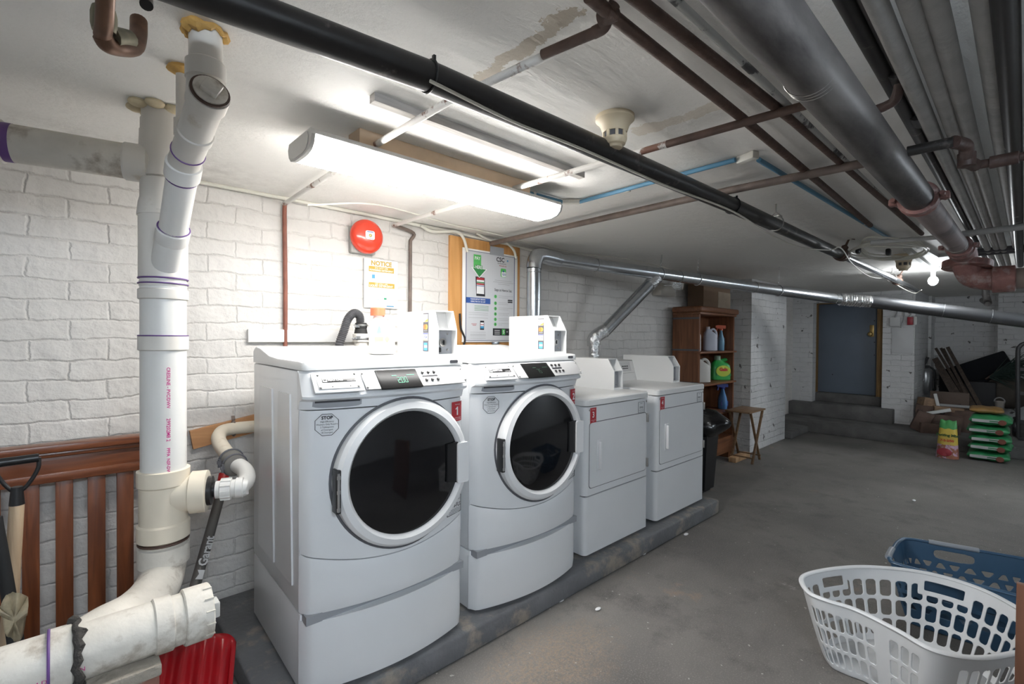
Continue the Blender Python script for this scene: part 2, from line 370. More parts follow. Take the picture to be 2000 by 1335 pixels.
# ================================================================ the room
def floor_mat():
    m = bpy.data.materials.new('basement floor'); m.use_nodes = True; nt = m.node_tree; N = nt.nodes; L = nt.links
    b = N['Principled BSDF']; b.inputs['Roughness'].default_value = 0.62; b.inputs['Specular IOR Level'].default_value = 0.35
    tc = N.new('ShaderNodeTexCoord')
    def noise(s, d=6, r=0.6):
        n = N.new('ShaderNodeTexNoise'); n.inputs['Scale'].default_value = s; n.inputs['Detail'].default_value = d; n.inputs['Roughness'].default_value = r
        L.new(tc.outputs['Object'], n.inputs['Vector']); return n.outputs['Fac']
    def ramp(f, lo, hi):
        r = N.new('ShaderNodeMapRange'); r.inputs['From Min'].default_value = lo; r.inputs['From Max'].default_value = hi; L.new(f, r.inputs['Value']); return r.outputs['Result']
    def mix(f, a, c):
        x = N.new('ShaderNodeMix'); x.data_type = 'RGBA'; L.new(f, x.inputs['Factor'])
        if isinstance(a, tuple): x.inputs['A'].default_value = (*a, 1)
        else: L.new(a, x.inputs['A'])
        x.inputs['B'].default_value = (*c, 1); return x.outputs['Result']
    c = mix(ramp(noise(0.9, 5), 0.35, 0.65), (0.125, 0.117, 0.108), (0.215, 0.20, 0.185))
    c = mix(ramp(noise(4.0, 8, 0.7), 0.52, 0.72), c, (0.105, 0.098, 0.092))
    c = mix(ramp(noise(2.3, 9, 0.75), 0.62, 0.70), c, (0.26, 0.20, 0.155))
    c = mix(ramp(noise(1.6, 10, 0.72), 0.655, 0.675), c, (0.34, 0.32, 0.30))
    # sawdust-coloured spill beside the pad in front of the second washer (object origin is world x 4.3, y -0.2)
    sp = N.new('ShaderNodeSeparateXYZ'); L.new(tc.outputs['Object'], sp.inputs[0])
    def mth(op, a, v):
        n = N.new('ShaderNodeMath'); n.operation = op
        for i, q in enumerate((a, v)):
            if isinstance(q, (int, float)): n.inputs[i].default_value = q
            else: L.new(q, n.inputs[i])
        return n.outputs[0]
    pc = at(1080, 1290, Z=0)
    dx = mth('MULTIPLY', mth('ADD', sp.outputs['X'], 4.3-pc.x), 2.6); dy = mth('MULTIPLY', mth('ADD', sp.outputs['Y'], -0.2-pc.y), 4.5)
    rr = mth('ADD', mth('MULTIPLY', dx, dx), mth('MULTIPLY', dy, dy)); rr = mth('ADD', rr, mth('MULTIPLY', mth('SUBTRACT', noise(16, 8, 0.8), 0.5), 3.0))
    c = mix(mth('MULTIPLY', mth('MULTIPLY', ramp(rr, 1.2, 0.0), ramp(noise(70, 6, 0.8), 0.42, 0.6)), 0.75), c, (0.33, 0.235, 0.155))
    c = mix(ramp(noise(150, 4, 0.7), 0.52, 0.72), c, (0.28, 0.26, 0.24))
    c = mix(ramp(noise(38, 3, 0.6), 0.715, 0.73), c, (0.5, 0.48, 0.44))
    L.new(c, b.inputs['Base Color'])
    bp = N.new('ShaderNodeBump'); bp.inputs['Strength'].default_value = 0.35; bp.inputs['Distance'].default_value = 0.008
    L.new(noise(30, 9, 0.75), bp.inputs['Height']); L.new(bp.outputs['Normal'], b.inputs['Normal'])
    return m
def ceiling_mat():
    m = bpy.data.materials.new('painted plaster ceiling'); m.use_nodes = True; nt = m.node_tree; N = nt.nodes; L = nt.links
    b = N['Principled BSDF']; b.inputs['Roughness'].default_value = 0.6; b.inputs['Specular IOR Level'].default_value = 0.25
    tc = N.new('ShaderNodeTexCoord'); co = tc.outputs['Object']
    def noise(s, d=6, r=0.6, st=(1, 1, 1)):
        mp = N.new('ShaderNodeMapping'); mp.inputs['Scale'].default_value = st; L.new(co, mp.inputs['Vector'])
        n = N.new('ShaderNodeTexNoise'); n.inputs['Scale'].default_value = s; n.inputs['Detail'].default_value = d; n.inputs['Roughness'].default_value = r
        L.new(mp.outputs['Vector'], n.inputs['Vector']); return n.outputs['Fac']
    def ramp(f, lo, hi):
        r = N.new('ShaderNodeMapRange'); r.inputs['From Min'].default_value = lo; r.inputs['From Max'].default_value = hi; L.new(f, r.inputs['Value']); return r.outputs['Result']
    def mix(f, a, c):
        x = N.new('ShaderNodeMix'); x.data_type = 'RGBA'; L.new(f, x.inputs['Factor'])
        if isinstance(a, tuple): x.inputs['A'].default_value = (*a, 1)
        else: L.new(a, x.inputs['A'])
        x.inputs['B'].default_value = (*c, 1); return x.outputs['Result']
    def math2(op, a, v):
        n = N.new('ShaderNodeMath'); n.operation = op
        for i, q in enumerate((a, v)):
            if isinstance(q, (int, float)): n.inputs[i].default_value = q
            else: L.new(q, n.inputs[i])
        return n.outputs[0]
    sp = N.new('ShaderNodeSeparateXYZ'); L.new(co, sp.inputs[0])
    c = mix(ramp(noise(0.8, 5), 0.35, 0.7), (0.87, 0.85, 0.81), (0.83, 0.81, 0.77))
    c = mix(ramp(noise(5, 9, 0.75), 0.66, 0.80), c, (0.42, 0.38, 0.33))
    # brown water stain: a band running from the black pipe towards the corner pipe (object origin is world x 4.3, y -0.2)
    dx = math2('ADD', sp.outputs['X'], 4.3); dy = math2('ADD', sp.outputs['Y'], -0.2)
    wob = noise(7, 6, 0.7); wob = math2('MULTIPLY', math2('SUBTRACT', wob, 0.5), 0.16)
    def band(x0, y0, x1, y1, w):
        Ld = math.hypot(x1-x0, y1-y0); ux, uy = (x1-x0)/Ld, (y1-y0)/Ld
        u = math2('ADD', math2('MULTIPLY', dx, ux), math2('ADD', math2('MULTIPLY', dy, uy), -(x0*ux+y0*uy)))
        v = math2('ADD', math2('MULTIPLY', dx, -uy), math2('ADD', math2('MULTIPLY', dy, ux), (x0*uy-y0*ux)))
        v = math2('ABSOLUTE', math2('ADD', v, wob), 0)
        m1 = math2('LESS_THAN', v, w); m2 = math2('GREATER_THAN', u, 0.0); m3 = math2('LESS_THAN', math2('ADD', u, wob), Ld)
        return math2('MULTIPLY', math2('MULTIPLY', m1, m2), m3)
    p, q = at(925, 165, Z=CEIL), at(1120, 22, Z=CEIL)
    s1 = math2('MULTIPLY', band(p.x, p.y, q.x, q.y, 0.022), 0.75)
    c = mix(s1, c, (0.46, 0.38, 0.27))
    p, q = at(1240, 262, Z=CEIL), at(1420, 200, Z=CEIL)
    c = mix(math2('MULTIPLY', band(p.x, p.y, q.x, q.y, 0.03), 0.45), c, (0.55, 0.46, 0.33))
    # unpainted, scraped strip along the long wall above the drain stack
    nearwall = ramp(math2('ADD', dy, wob), 2.15, 2.35)
    leftpart = ramp(dx, 0.9, 0.3)
    gr = math2('MULTIPLY', math2('MULTIPLY', nearwall, leftpart), ramp(noise(9, 8, 0.75), 0.42, 0.62))
    c = mix(math2('MULTIPLY', gr, 0.6), c, (0.45, 0.42, 0.39))
    # white patched area of newer paint towards the far end
    L.new(c, b.inputs['Base Color'])
    bp = N.new('ShaderNodeBump'); bp.inputs['Strength'].default_value = 0.8; bp.inputs['Distance'].default_value = 0.012
    hgt = math2('ADD', noise(3.5, 7, 0.6, (1, 3, 1)), math2('MULTIPLY', noise(14, 9, 0.7), 0.5))
    L.new(hgt, bp.inputs['Height']); L.new(bp.outputs['Normal'], b.inputs['Normal'])
    return m
M_floor = floor_mat(); M_ceil = ceiling_mat()
M_brick = brick_mat('white painted brick', (0.70, 0.675, 0.64), (0.16, 0.145, 0.13), dirt_amt=0.55)
M_brickfar = brick_mat('old white painted brick', (0.66, 0.655, 0.65), (0.10, 0.095, 0.09), flake=(0.13, 0.12, 0.115), flake_lo=0.665, dirt_amt=0.9)
M_wallplain = mat('plain painted wall', (0.72, 0.72, 0.72), 0.8)
XL, XR, YN, YW = -2.0, 10.6, -3.0, 2.6
b = MB(); b.bx(XL, XR, YN, YW, -0.1, 0.0); st(b, 'floor', M_floor)
b = MB(); b.bx(XL, XR, YN, YW, CEIL, CEIL+0.1); st(b, 'ceiling', M_ceil)
b = MB(); b.bx(XL, XR, YW, YW+0.15, -0.1, CEIL+0.1); st(b, 'wall_left', M_brick)
b = MB(); b.bx(XR, XR+0.15, YN, YW+0.15, -0.1, CEIL+0.1); st(b, 'wall_back', M_brickfar)
b = MB(); b.bx(XL, XR, YN-0.15, YN, -0.1, CEIL+0.1); st(b, 'wall_right', M_wallplain)
b = MB(); b.bx(XL-0.15, XL, YN-0.15, YW+0.15, -0.1, CEIL+0.1); st(b, 'wall_front', M_wallplain)
# brick pier half way along the long wall
b = MB(); b.bx(5.95, 7.17, 2.2, YW, 0, CEIL); st(b, 'wall_pier', M_brickfar)
# wall round the door: jamb on each side and the head over it
XD = 8.80
yl = at(1587, 700, X=XD).y; yr = at(1723, 700, X=XD).y; yp = at(1786, 700, X=XD).y
b = MB(); b.bx(XD, XD+0.55, yl, YW, 0.1, CEIL); b.bx(XD, XD+0.55, yp, yr, 0.1, CEIL); b.bx(XD, XD+0.55, yr, yl, 1.93, CEIL)
b.bx(XD+0.55, XR, yp, yp+0.12, 0.1, CEIL)
st(b, 'wall_doorway', M_brickfar)
b = MB(); y0 = at(1790, 700, X=10.2).y
b.bx(10.2, XR, at(1818, 700, X=10.2).y, y0, 0.1, CEIL); st(b, 'wall_recess', M_brickfar)
b = MB(); b.bx(10.35, XR, at(1992, 700, X=10.35).y-2, at(1948, 700, X=10.35).y, 0.1, CEIL); st(b, 'wall_alcove', M_brickfar)
# steps and platform
b = MB(); b.bx(7.95, XR, YN, YW, 0, 0.145, 0.012); st(b, 'concrete_platform', M_concrete)
b = MB(); b.bx(8.63, XD+0.3, at(1743, 800, X=8.63).y, YW, 0.145, 0.35, 0.012); st(b, 'concrete_step', M_concrete)
b = MB(); b.bx(8.97, 9.35, yr, yl, 0.35, 0.49, 0.012); st(b, 'concrete_step', M_concrete)
b = MB(); b.bx(7.18, 7.97, at(1543, 850, Z=0.05).y-0.02, YW, 0, 0.09, 0.02); st(b, 'concrete_curb', M_concrete)
# door
M_door = mat('blue grey painted steel', (0.135, 0.165, 0.21), 0.5, var=0.08, vscale=2)
XDD = 9.1
dl = at(1597, 766, X=XDD); dr = at(1714, 770, X=XDD)
d = thing('door_1', None, None, (XDD, dl.y, 0.49)); d['kind'] = 'structure'; d['label'] = 'blue grey steel door at the top of the concrete steps'; 
b = MB(); b.bx(XDD, XDD+0.045, dr.y, dl.y, 0.495, 1.92, 0.003); b.build('door_leaf', M_door, d)
for (px, py) in ((1708, 626), (1708, 668), (1708, 693), (1626, 731)):
    p = at(px, py, X=XDD); b = MB(); b.lathe([(0.0, 0), (0.008, 0), (0.008, 0.006), (0.0, 0.007)], (XDD, p.y, p.z), (-1, 0, 0), 10); b.build('bolt', M_black, d)
p = at(1703, 646, X=XDD)
M_brass = mat('brass', (0.52, 0.36, 0.14), 0.32, 0.9)
b = MB(); b.box((XDD-0.006, p.y, p.z), (0.012, 0.055, 0.18), None, 0.005); b.build('lock_plate', M_brass, d)
p = at(1701, 652, X=XDD)
b = MB(); b.lathe([(0.02, 0), (0.012, 0.012), (0.012, 0.03), (0.03, 0.042), (0.033, 0.055), (0.025, 0.068), (0.0, 0.072)], (XDD-0.01, p.y, p.z), (-1, 0, 0), 18); b.build('door_knob', M_brass, d)
M_frame = wood_mat('old yellow wood', (0.16, 0.09, 0.03), (0.36, 0.21, 0.07), 0.6)
b = MB(); b.bx(XDD-0.12, XDD+0.05, dl.y, yl, 0.49, 1.93); b.bx(XDD-0.12, XDD+0.05, yr, dr.y, 0.49, 1.93); b.bx(XDD-0.12, XDD+0.05, yr, yl, 1.92, 1.95); st(b, 'trim_1', M_frame)
# concrete pad under the machines
M_pad = mat('painted pad', (0.155, 0.157, 0.163), 0.7, var=0.2, vscale=6, col2=(0.30, 0.26, 0.215), c2scale=5, c2lo=0.52, c2hi=0.64, bump=0.5, bscale=45)
PADZ = 0.105
b = MB(); b.bx(0.5, 3.73, 1.60, YW, 0, PADZ, 0.014, 3); st(b, 'concrete_pad', M_pad)
# ================================================================ washers
M_groove = mat('dark seam and painted shadow', (0.05, 0.05, 0.055), 0.7)
M_chromeflap = mat('hinge steel', (0.5, 0.5, 0.5), 0.3, 0.9)
def patch(b, x0, x1, z0, z1, yf, eps=0.0012, nu=6):
    b.grid(lambda u, v: Vector((x0+(x1-x0)*u, yf(x0+(x1-x0)*u)-eps, z0+(z1-z0)*v)), nu, 1)
def washer(x, y, rz, w, label, num, tag_num, display, dep=0.66):
    T = thing('washing_machine', label, 'washing machine', (x, y, PADZ), rz)
    hw = w/2; B = 0.06; R = 0.035
    def pf(px):                                   # front surface of the bulged panels
        u = (px-hw)/hw; e = abs(px-hw)-(hw-R); y = -B*(1-min(1, u*u))
        if e > 0: y += R-math.sqrt(max(0, R*R-e*e))
        return y
    def bulged(zlo, zhi, name, lipz=0.006, m=M_enamel, nv=6):
        b = MB()
        b.grid(lambda u, v: Vector((w*u, pf(w*u)+(lipz if v in (0, 1) else 0), zlo(w*u)+(zhi(w*u)-zlo(w*u))*v)), 40, nv)
        for f, zz in ((0, zlo), (1, zhi)):        # close top and bottom back to the cabinet
            b.grid(lambda u, v: Vector((w*u, (pf(w*u)+lipz)*(1-v)+0.04*v, zz(w*u))), 40, 1)
        for s in (0, w): b.grid(lambda u, v: Vector((s, (pf(s)+0.0)*(1-u)+0.04*u, zlo(s)+(zhi(s)-zlo(s))*v)), 1, nv)
        return b.build(name, m, T, local=True, sharp=50)
    # cabinet and pedestal
    b = MB(); b.bx(0.002, w-0.002, 0.03, dep, 0.284, 1.128, 0.006)
    b.build('cabinet', M_enamel, T, local=True)
    b = MB()                                      # pressed panels in the side wall
    for (ya, yb, za, zb) in ((0.10, 0.30, 0.36, 1.04), (0.33, 0.56, 0.36, 1.04)):
        for s in (0.0, w):
            b.prism([(ya+0.03, zb), (yb-0.03, zb), (yb, za), (ya, za)], 'yz', s-0.004, s+0.004)
    b.build_each('pressed_side', M_enamel, T, local=True)
    b = MB(); b.bx(0.003, w-0.003, 0.03, dep, 0.015, 0.281, 0.004); b.build('pedestal', M_enamel, T, local=True)
    b = MB()
    for fx in (0.06, w-0.06):
        for fy in (0.1, dep-0.08): b.cyl((fx, fy, 0), (fx, fy, 0.03), 0.02)
    b.build_each('levelling_foot', M_black, T, local=True)
    arc = lambda px: 0.44+0.058*((px-hw)/hw)**2
    bulged(lambda q: 0.018+0*q, lambda q: 0.262+0*q, 'pedestal_drawer')
    bulged(lambda q: 0.288+0*q, lambda q: arc(q)-0.004, 'lower_panel')
    bulged(arc, lambda q: 0.993, 'front_panel')
    b = MB(); b.bx(0.01, w-0.01, -0.015, 0.04, 0.26, 0.29); b.build('drawer_gap', M_grey, T, local=True)
    # control fascia: sloping face that overhangs the door panel
    prof = [(0.012, 1.130, 0.0), (-0.002, 1.122, 0.12), (-0.034, 1.052, 0.5), (-0.040, 1.045, 0.55), (-0.038, 1.036, 0.6), (-0.012, 1.026, 0.8), (-0.002, 0.998, 1.0)]
    def fas(u, k):
        px = -0.004+(w+0.008)*u; y, z, t = prof[k]
        e = abs(px-hw)-(hw-R); bul = -B*(1-min(1, ((px-hw)/hw)**2))*t*0.9 + ((R-math.sqrt(max(0, R*R-min(e, R)**2)))*0.8 if e > 0 else 0)
        return Vector((px, y+bul, z))
    b = MB(); n = len(prof)-1
    b.grid(lambda u, v: fas(u, int(round(v*n))), 44, n)
    for s in (0, 1): b.poly([fas(s, k) for k in range(n+1)]+[Vector((fas(s, n).x, 0.04, 0.998)), Vector((fas(s, 0).x, 0.04, 1.130))])
    b.grid(lambda u, v: Vector((fas(u, n).x, fas(u, n).y*(1-v)+0.04*v, 0.998)), 44, 1)
    b.build('control_fascia', M_enamel, T, local=True, sharp=30)
    # frame lying on the sloping face: a along x, c down the slope, n out of it
    p0 = Vector((0, -0.004, 1.122)); dn = Vector((0, -0.052, -0.07)).normalized(); nn = Vector((0, -0.07, 0.052)).normalized()
    def FM(px, c, out=0.0): return Matrix.Translation(Vector((px, -c, out+0.002)))     # flat, bent onto the face by wrap()
    def wrap(b):
        x0 = 0.02
        while x0 < w:
            bmesh.ops.bisect_plane(b.bm, geom=list(b.bm.verts)+list(b.bm.edges)+list(b.bm.faces), plane_co=(x0, 0, 0), plane_no=(1, 0, 0)); x0 += 0.02
        for v in b.bm.verts:
            px, c, o = v.co.x, -v.co.y, v.co.z
            t = 0.12+0.38*c/0.085; v.co = p0+dn*c+nn*o+Vector((px, -B*0.9*t*(1-min(1, ((px-hw)/hw)**2)), 0))
        return b
    s = w/0.675
    def plate(name, xa, xb, c0, c1, m, th=0.003, out=0.0, par=T, bev=0.001):
        b = MB(); b.box((0, 0, 0), (xb-xa, c1-c0, th), None, bev)
        bmesh.ops.transform(b.bm, matrix=FM((xa+xb)/2, (c0+c1)/2, out), verts=b.bm.verts)
        return wrap(b).build(name, m, par, local=True)
    # soap drawer front with its grip recess
    sd = plate('dispenser_drawer', 0.022*s, 0.192*s, 0.002, 0.082, M_enamel, 0.010, 0.0, bev=0.006)
    pl = plate('maker_plate', 0.036*s, 0.178*s, 0.010, 0.070, M_plate, 0.003, 0.0065)
    b = MB(); 
    for px, c in ((0.042, 0.015), (0.170, 0.015), (0.042, 0.065), (0.170, 0.065)):
        M = FM(px*s, c, 0.009)
        t = bmesh.new(); bmesh.ops.create_uvsphere(t, u_segments=10, v_segments=6, radius=0.0042); b.merge(t, M)
    for px, c in ((0.201, 0.012), (0.203, 0.070), (0.640, 0.012), (0.643, 0.066)):
        t = bmesh.new(); bmesh.ops.create_uvsphere(t, u_segments=10, v_segments=6, radius=0.0042); b.merge(t, FM(px*s, c, 0.005))
    wrap(b).build_each('screw', M_screw, T, local=True)
    nb = plate('name_strip', 0.052*s, 0.168*s, 0.028, 0.045, M_black, 0.001, 0.0085)
    b = MB(); b.text('MAYTAG', 0.0125, FM(0.072*s, 0.036, 0.0095), bold=0.0004); b.text('COMMERCIAL', 0.0048, FM(0.136*s, 0.041, 0.0095))
    t = bmesh.new(); bmesh.ops.create_cube(t, size=1); bmesh.ops.scale(t, vec=(0.014, 0.013, 0.0004), verts=t.verts); b.merge(t, FM(0.0615*s, 0.0365, 0.0093))
    wrap(b).build('name_lettering', M_white, T, local=True)
    b = MB(); b.text('M', 0.012, FM(0.0570*s, 0.0365, 0.0101), bold=0.0003)
    for c in (0.017,): 
        t = bmesh.new(); bmesh.ops.create_cube(t, size=1); bmesh.ops.scale(t, vec=(0.08, 0.0008, 0.0003), verts=t.verts); b.merge(t, FM(0.11*s, c, 0.0083))
    for xx in (0.082, 0.143):
        t = bmesh.new(); bmesh.ops.create_uvsphere(t, u_segments=8, v_segments=5, radius=0.0018); b.merge(t, FM(xx*s, 0.062, 0.0083))
    wrap(b).build('plate_print', M_ink, T, local=True)
    def fy_(px, z):
        u = (px+0.004)/(w+0.008); a, c = fas(u, 5), fas(u, 6); return a.y+(c.y-a.y)*max(-0.6, min(1, (1.026-z)/0.028))-0.0015
    b = MB(); b.grid(lambda u, v: Vector((0.028*s+0.162*s*u, fy_(0.028*s+0.162*s*u, 1.003+0.028*v)-0.001, 1.003+0.028*v+(0.006*(abs(2*u-1)**6)*(1-v)))), 16, 4); b.build('grip_recess', M_grey, T, local=True)
    b = MB(); b.grid(lambda u, v: Vector((0.034*s+0.15*s*u, fy_(0.034*s+0.15*s*u, 1.021+0.009*v)-0.002, 1.021+0.009*v)), 16, 2); b.build('painted_recess_shadow', M_groove, T, local=True)  # dark strip paints the shadow along the top of the recess
    # control plate, display, buttons
    plate('control_plate', 0.198*s, 0.648*s, 0.004, 0.078, M_plate, 0.003, 0.001)
    dp = plate('display', 0.252*s, 0.424*s, 0.002, 0.082, M_disp, 0.007, 0.003, bev=0.002)
    dcol = mat('led green lit', (0.02, 0.1, 0.06), 0.5, emit=(0.15, 0.75, 0.45), es=0.7) if display else mat('led dim', (0.02, 0.04, 0.03), 0.5, emit=(0.1, 0.25, 0.15), es=0.25)
    b = MB()
    segs = {'2': 'abged', '0': 'abcdef', '7': 'abc', '5': 'afgcd', '1': 'bc'}
    def seg7(ch, x0, c0, hh, ww):
        P = {'a': ((0, 0), (1, 0)), 'b': ((1, 0), (1, .5)), 'c': ((1, .5), (1, 1)), 'd': ((0, 1), (1, 1)), 'e': ((0, .5), (0, 1)), 'f': ((0, 0), (0, .5)), 'g': ((0, .5), (1, .5))}
        for k in segs[ch]:
            (a, c), (a2, c2) = P[k]; t = bmesh.new(); bmesh.ops.create_cube(t, size=1)
            bmesh.ops.scale(t, vec=(abs(a2-a)*ww*0.9+0.0018, abs(c2-c)*hh*0.9+0.0018, 0.0004), verts=t.verts)
            b.merge(t, FM(x0+(a+a2)/2*ww, c0+(c+c2)/2*hh, 0.0072))
    xx = 0.328*s
    for ch in display or '75':
        if ch == '.':
            t = bmesh.new(); bmesh.ops.create_cube(t, size=0.002); b.merge(t, FM(xx-0.003, 0.061, 0.0072)); continue
        seg7(ch, xx, 0.038, 0.022, 0.009); xx += 0.0145
    for xa, ln in ((0.31, 0.02), (0.372, 0.034)):
        t = bmesh.new(); bmesh.ops.create_cube(t, size=1); bmesh.ops.scale(t, vec=(ln, 0.003, 0.0004), verts=t.verts); b.merge(t, FM((xa+ln/2)*s, 0.029, 0.0072))
    wrap(b).build('display_digits', dcol, T, local=True)
    for i in range(3):
        for j in range(2):
            M = FM((0.448+0.027*i+0.004*j)*s, 0.020+0.034*j, 0.006)
            t = bmesh.new(); bmesh.ops.create_cube(t, size=1); bmesh.ops.scale(t, vec=(0.013, 0.011, 0.008), verts=t.verts)
            bmesh.ops.bevel(t, geom=list(t.edges), offset=0.0025, segments=2, affect='EDGES')
            b = MB(); b.merge(t, M); wrap(b).build('button', M_black, T, local=True)
    b = MB(); t = bmesh.new(); bmesh.ops.create_cube(t, size=1); bmesh.ops.scale(t, vec=(0.072, 0.008, 0.0006), verts=t.verts); b.merge(t, FM(0.477*s, 0.0365, 0.003))
    for i in range(3):
        for j in range(2):
            t = bmesh.new(); bmesh.ops.create_cube(t, size=1); bmesh.ops.scale(t, vec=(0.012, 0.0012, 0.0005), verts=t.verts); b.merge(t, FM((0.448+0.027*i+0.004*j)*s, 0.029+0.034*j, 0.003))
    wrap(b).build('control_print', M_ink, T, local=True)
    # lid with raised rear rim
    b = MB(); t = bmesh.new()
    prof2 = [(0.0, 1.132), (0.0, 1.152), (0.006, 1.161), (0.05, 1.164), (0.30, 1.164), (0.42, 1.170), (0.50, 1.186), (0.56, 1.198), (0.63, 1.202), (dep, 1.190), (dep, 1.132)]
    nn2 = 10
    def lidx(k): return [0.0, 0.003, 0.010, 0.022, 0.05][k]
    def lidy(k): return [0.020, 0.010, 0.003, 0.0, 0.0][k]
    cols = [(lidx(k), lidy(k), 0.010 if k == 0 else 0.003 if k == 1 else 0) for k in range(5)]
    cols = cols+[(w-c[0], c[1], c[2]) for c in cols[::-1]]
    V = [[b.bm.verts.new((cx, yy+(cy if yy < 0.02 else 0), zz-(cz if zz > 1.14 else 0))) for (yy, zz) in prof2] for (cx, cy, cz) in cols]
    for i in range(len(V)-1):
        for j in range(len(prof2)): b.face([V[i][j], V[i+1][j], V[i+1][(j+1) % len(prof2)], V[i][(j+1) % len(prof2)]], True)
    b.face(V[0][::-1]); b.face(V[-1])
    b.build('lid', M_enamel2, T, local=True, sharp=35)
    b = MB(); b.prism(rrect(w-0.075, w-0.035, 1.140, 1.153, 0.005), 'xz', -0.0008, 0.0004); b.build('lid_badge', M_darkgrey, T, local=True)
    # door
    cx, cz, r = 0.368*s, 0.738, 0.277
    D = MB()
    def gk(u, v):
        t = 2*PI*u; rr = r-0.012+0.021*v; px = cx+rr*math.cos(t); return Vector((px, pf(min(max(px, 0.01), w-0.01))-0.0022+0.002*v, cz+rr*math.sin(t)))
    D.grid(gk, 72, 2); D.build('door_shadow_ring', M_darkgrey, T, local=True)  # dark band paints the shadowed groove round the door
    D = MB(); D.lathe([(r-0.008, -0.03), (r, -0.02), (r-0.001, 0.030), (r-0.012, 0.045), (r-0.034, 0.052), (r-0.042, 0.042), (r-0.046, 0.036), (r-0.048, 0.026)], (cx, -0.036, cz), (0, -1, 0), 72, cap=False)
    door = D.build('door', M_plastic, T, local=True, sharp=30)
    D = MB(); D.lathe([(r-0.046, 0.032), (r-0.07, 0.036), (r-0.14, 0.041), (0.08, 0.044), (0.0, 0.045)], (cx, -0.036, cz), (0, -1, 0), 64, cap=False)
    g = D.build('door_window', M_glassdark, door, local=True, sharp=0); 
    # grip with the dark finger pocket beside it
    hx = cx+r-0.064
    D = MB(); D.prism([(hx-0.046, cz-0.070), (hx-0.046, cz+0.082), (hx+0.006, cz+0.086), (hx+0.006, cz-0.080)], 'xz', -0.0815, -0.06); D.build('grip_pocket', M_black, door, local=True)
    D = MB()
    D.prism(rrect(hx+0.000, hx+0.054, cz-0.082, cz+0.082, 0.008), 'xz', -0.090, -0.040, True); D.build('door_handle', M_plastic, door, local=True)
    D = MB(); D.bx(cx-r-0.003, cx-r+0.014, -0.082, -0.04, cz-0.095, cz+0.055, 0.003); D.build('hinge_pocket', M_black, door, local=True)
    D = MB(); D.cyl((cx-r+0.005, -0.080, cz-0.088), (cx-r+0.005, -0.080, cz+0.045), 0.005)
    for q in (-0.06, 0.0, 0.05): D.cyl((cx-r+0.005, -0.080, cz+q-0.006-0.02), (cx-r+0.005, -0.080, cz+q+0.006-0.02), 0.0065)
    D.build('hinge', M_chromeflap, door, local=True)
    # stickers
    b = MB(); xa, xb, za, zb = w-0.082, w-0.012, 0.895, 0.978
    patch(b, xa, xb, za, zb, pf); b.build('number_sticker', M_red, T, local=True)
    ym = pf(w-0.045)-0.004
    def fl(px, pz, ang=0.42): return Matrix.Translation(Vector((px, pf(px)-0.003, pz))) @ Matrix.Rotation(ang, 4, 'Z') @ Matrix.Rotation(PI/2, 4, 'X')
    b = MB(); b.text(str(num), 0.048, fl(w-0.048, 0.937, 0.22), 'CENTER', bold=0.0012)
    if num == 1: b.merge(MB().bar((-0.011, 0.0095, 0), (0.0, 0.0165, 0), 0.004, 0.0002, 0, (0, 0, 1)).bm, fl(w-0.048, 0.937, 0.22))
    b.text('MACHINE', 0.0065, fl(w-0.048, 0.966, 0.22), 'CENTER'); b.text('USE THIS NUMBER', 0.0052, fl(w-0.047, 0.910, 0.22), 'CENTER', sx=0.9); b.text('TO PAY BY PHONE', 0.0052, fl(w-0.047, 0.903, 0.22), 'CENTER', sx=0.9)
    b.build('sticker_lettering', M_white, T, local=True)
    ox, oz, orr = 0.075*s, 0.944, 0.040
    b = MB(); yy = pf(ox)
    tl = lambda px, pz: Matrix.Translation(Vector((px, pf(px)-0.002, pz))) @ Matrix.Rotation(-0.24, 4, 'Z') @ Matrix.Rotation(PI/2, 4, 'X')
    oc = [(ox+orr*math.cos(PI/8+k*PI/4), oz+orr*math.sin(PI/8+k*PI/4)) for k in range(8)]
    for k in range(8):
        (xa, za), (xb, zb) = oc[k], oc[(k+1) % 8]
        b.bar((xa, pf(xa)-0.001, za), (xb, pf(xb)-0.001, zb), 0.0015, 0.0015)
    b.text('STOP', 0.0155, tl(ox, oz+0.024), 'CENTER', bold=0.0006)
    for i, sx in enumerate(('High-Efficiency', 'Washers Only Require', '2 Tablespoons', 'of Detergent')): b.text(sx, 0.0082, tl(ox, oz+0.011-0.0095*i), 'CENTER', sx=0.92)
    b.text('HE Detergent', 0.008, tl(ox, oz-0.027), 'CENTER', sx=0.85)
    b.build('stop_sticker', M_ink, T, local=True)
    # service label low on the right
    b = MB(); xa, xb, za, zb = w-0.105, w-0.014, 0.505, 0.575
    for (p, q) in (((xa, za), (xb, za)), ((xb, za), (xb, zb)), ((xa+0.015, zb), (xb, zb)), ((xa, za), (xa, za+0.035))):
        b.bar((p[0], pf(p[0])-0.001, p[1]), (q[0], pf(q[0])-0.001, q[1]), 0.0016, 0.0016)
    b.text(tag_num, 0.0235, fl(w-0.056, 0.542, 0.25), 'CENTER', bold=0.0004, sx=0.78); b.text('SERVICE', 0.0075, fl(w-0.040, 0.564, 0.3), 'CENTER')
    for k in range(3): b.bar((xa+0.01, pf(xa+0.01)-0.001, 0.525-k*0.006), (xb-0.01, pf(xb-0.01)-0.001, 0.525-k*0.006), 0.001, 0.001)
    b.build('service_label', M_ink, T, local=True)
    return T
washer(0.600, 1.675, -0.038, 0.672, 'leftmost white front-loading washer, red number 1 sticker, display lit', 1, '598-FLS', '2.00')
washer(1.345, 1.672, -0.030, 0.695, 'second white front-loading washer, red number 2 sticker, dark display', 2, '584-FLS', '')
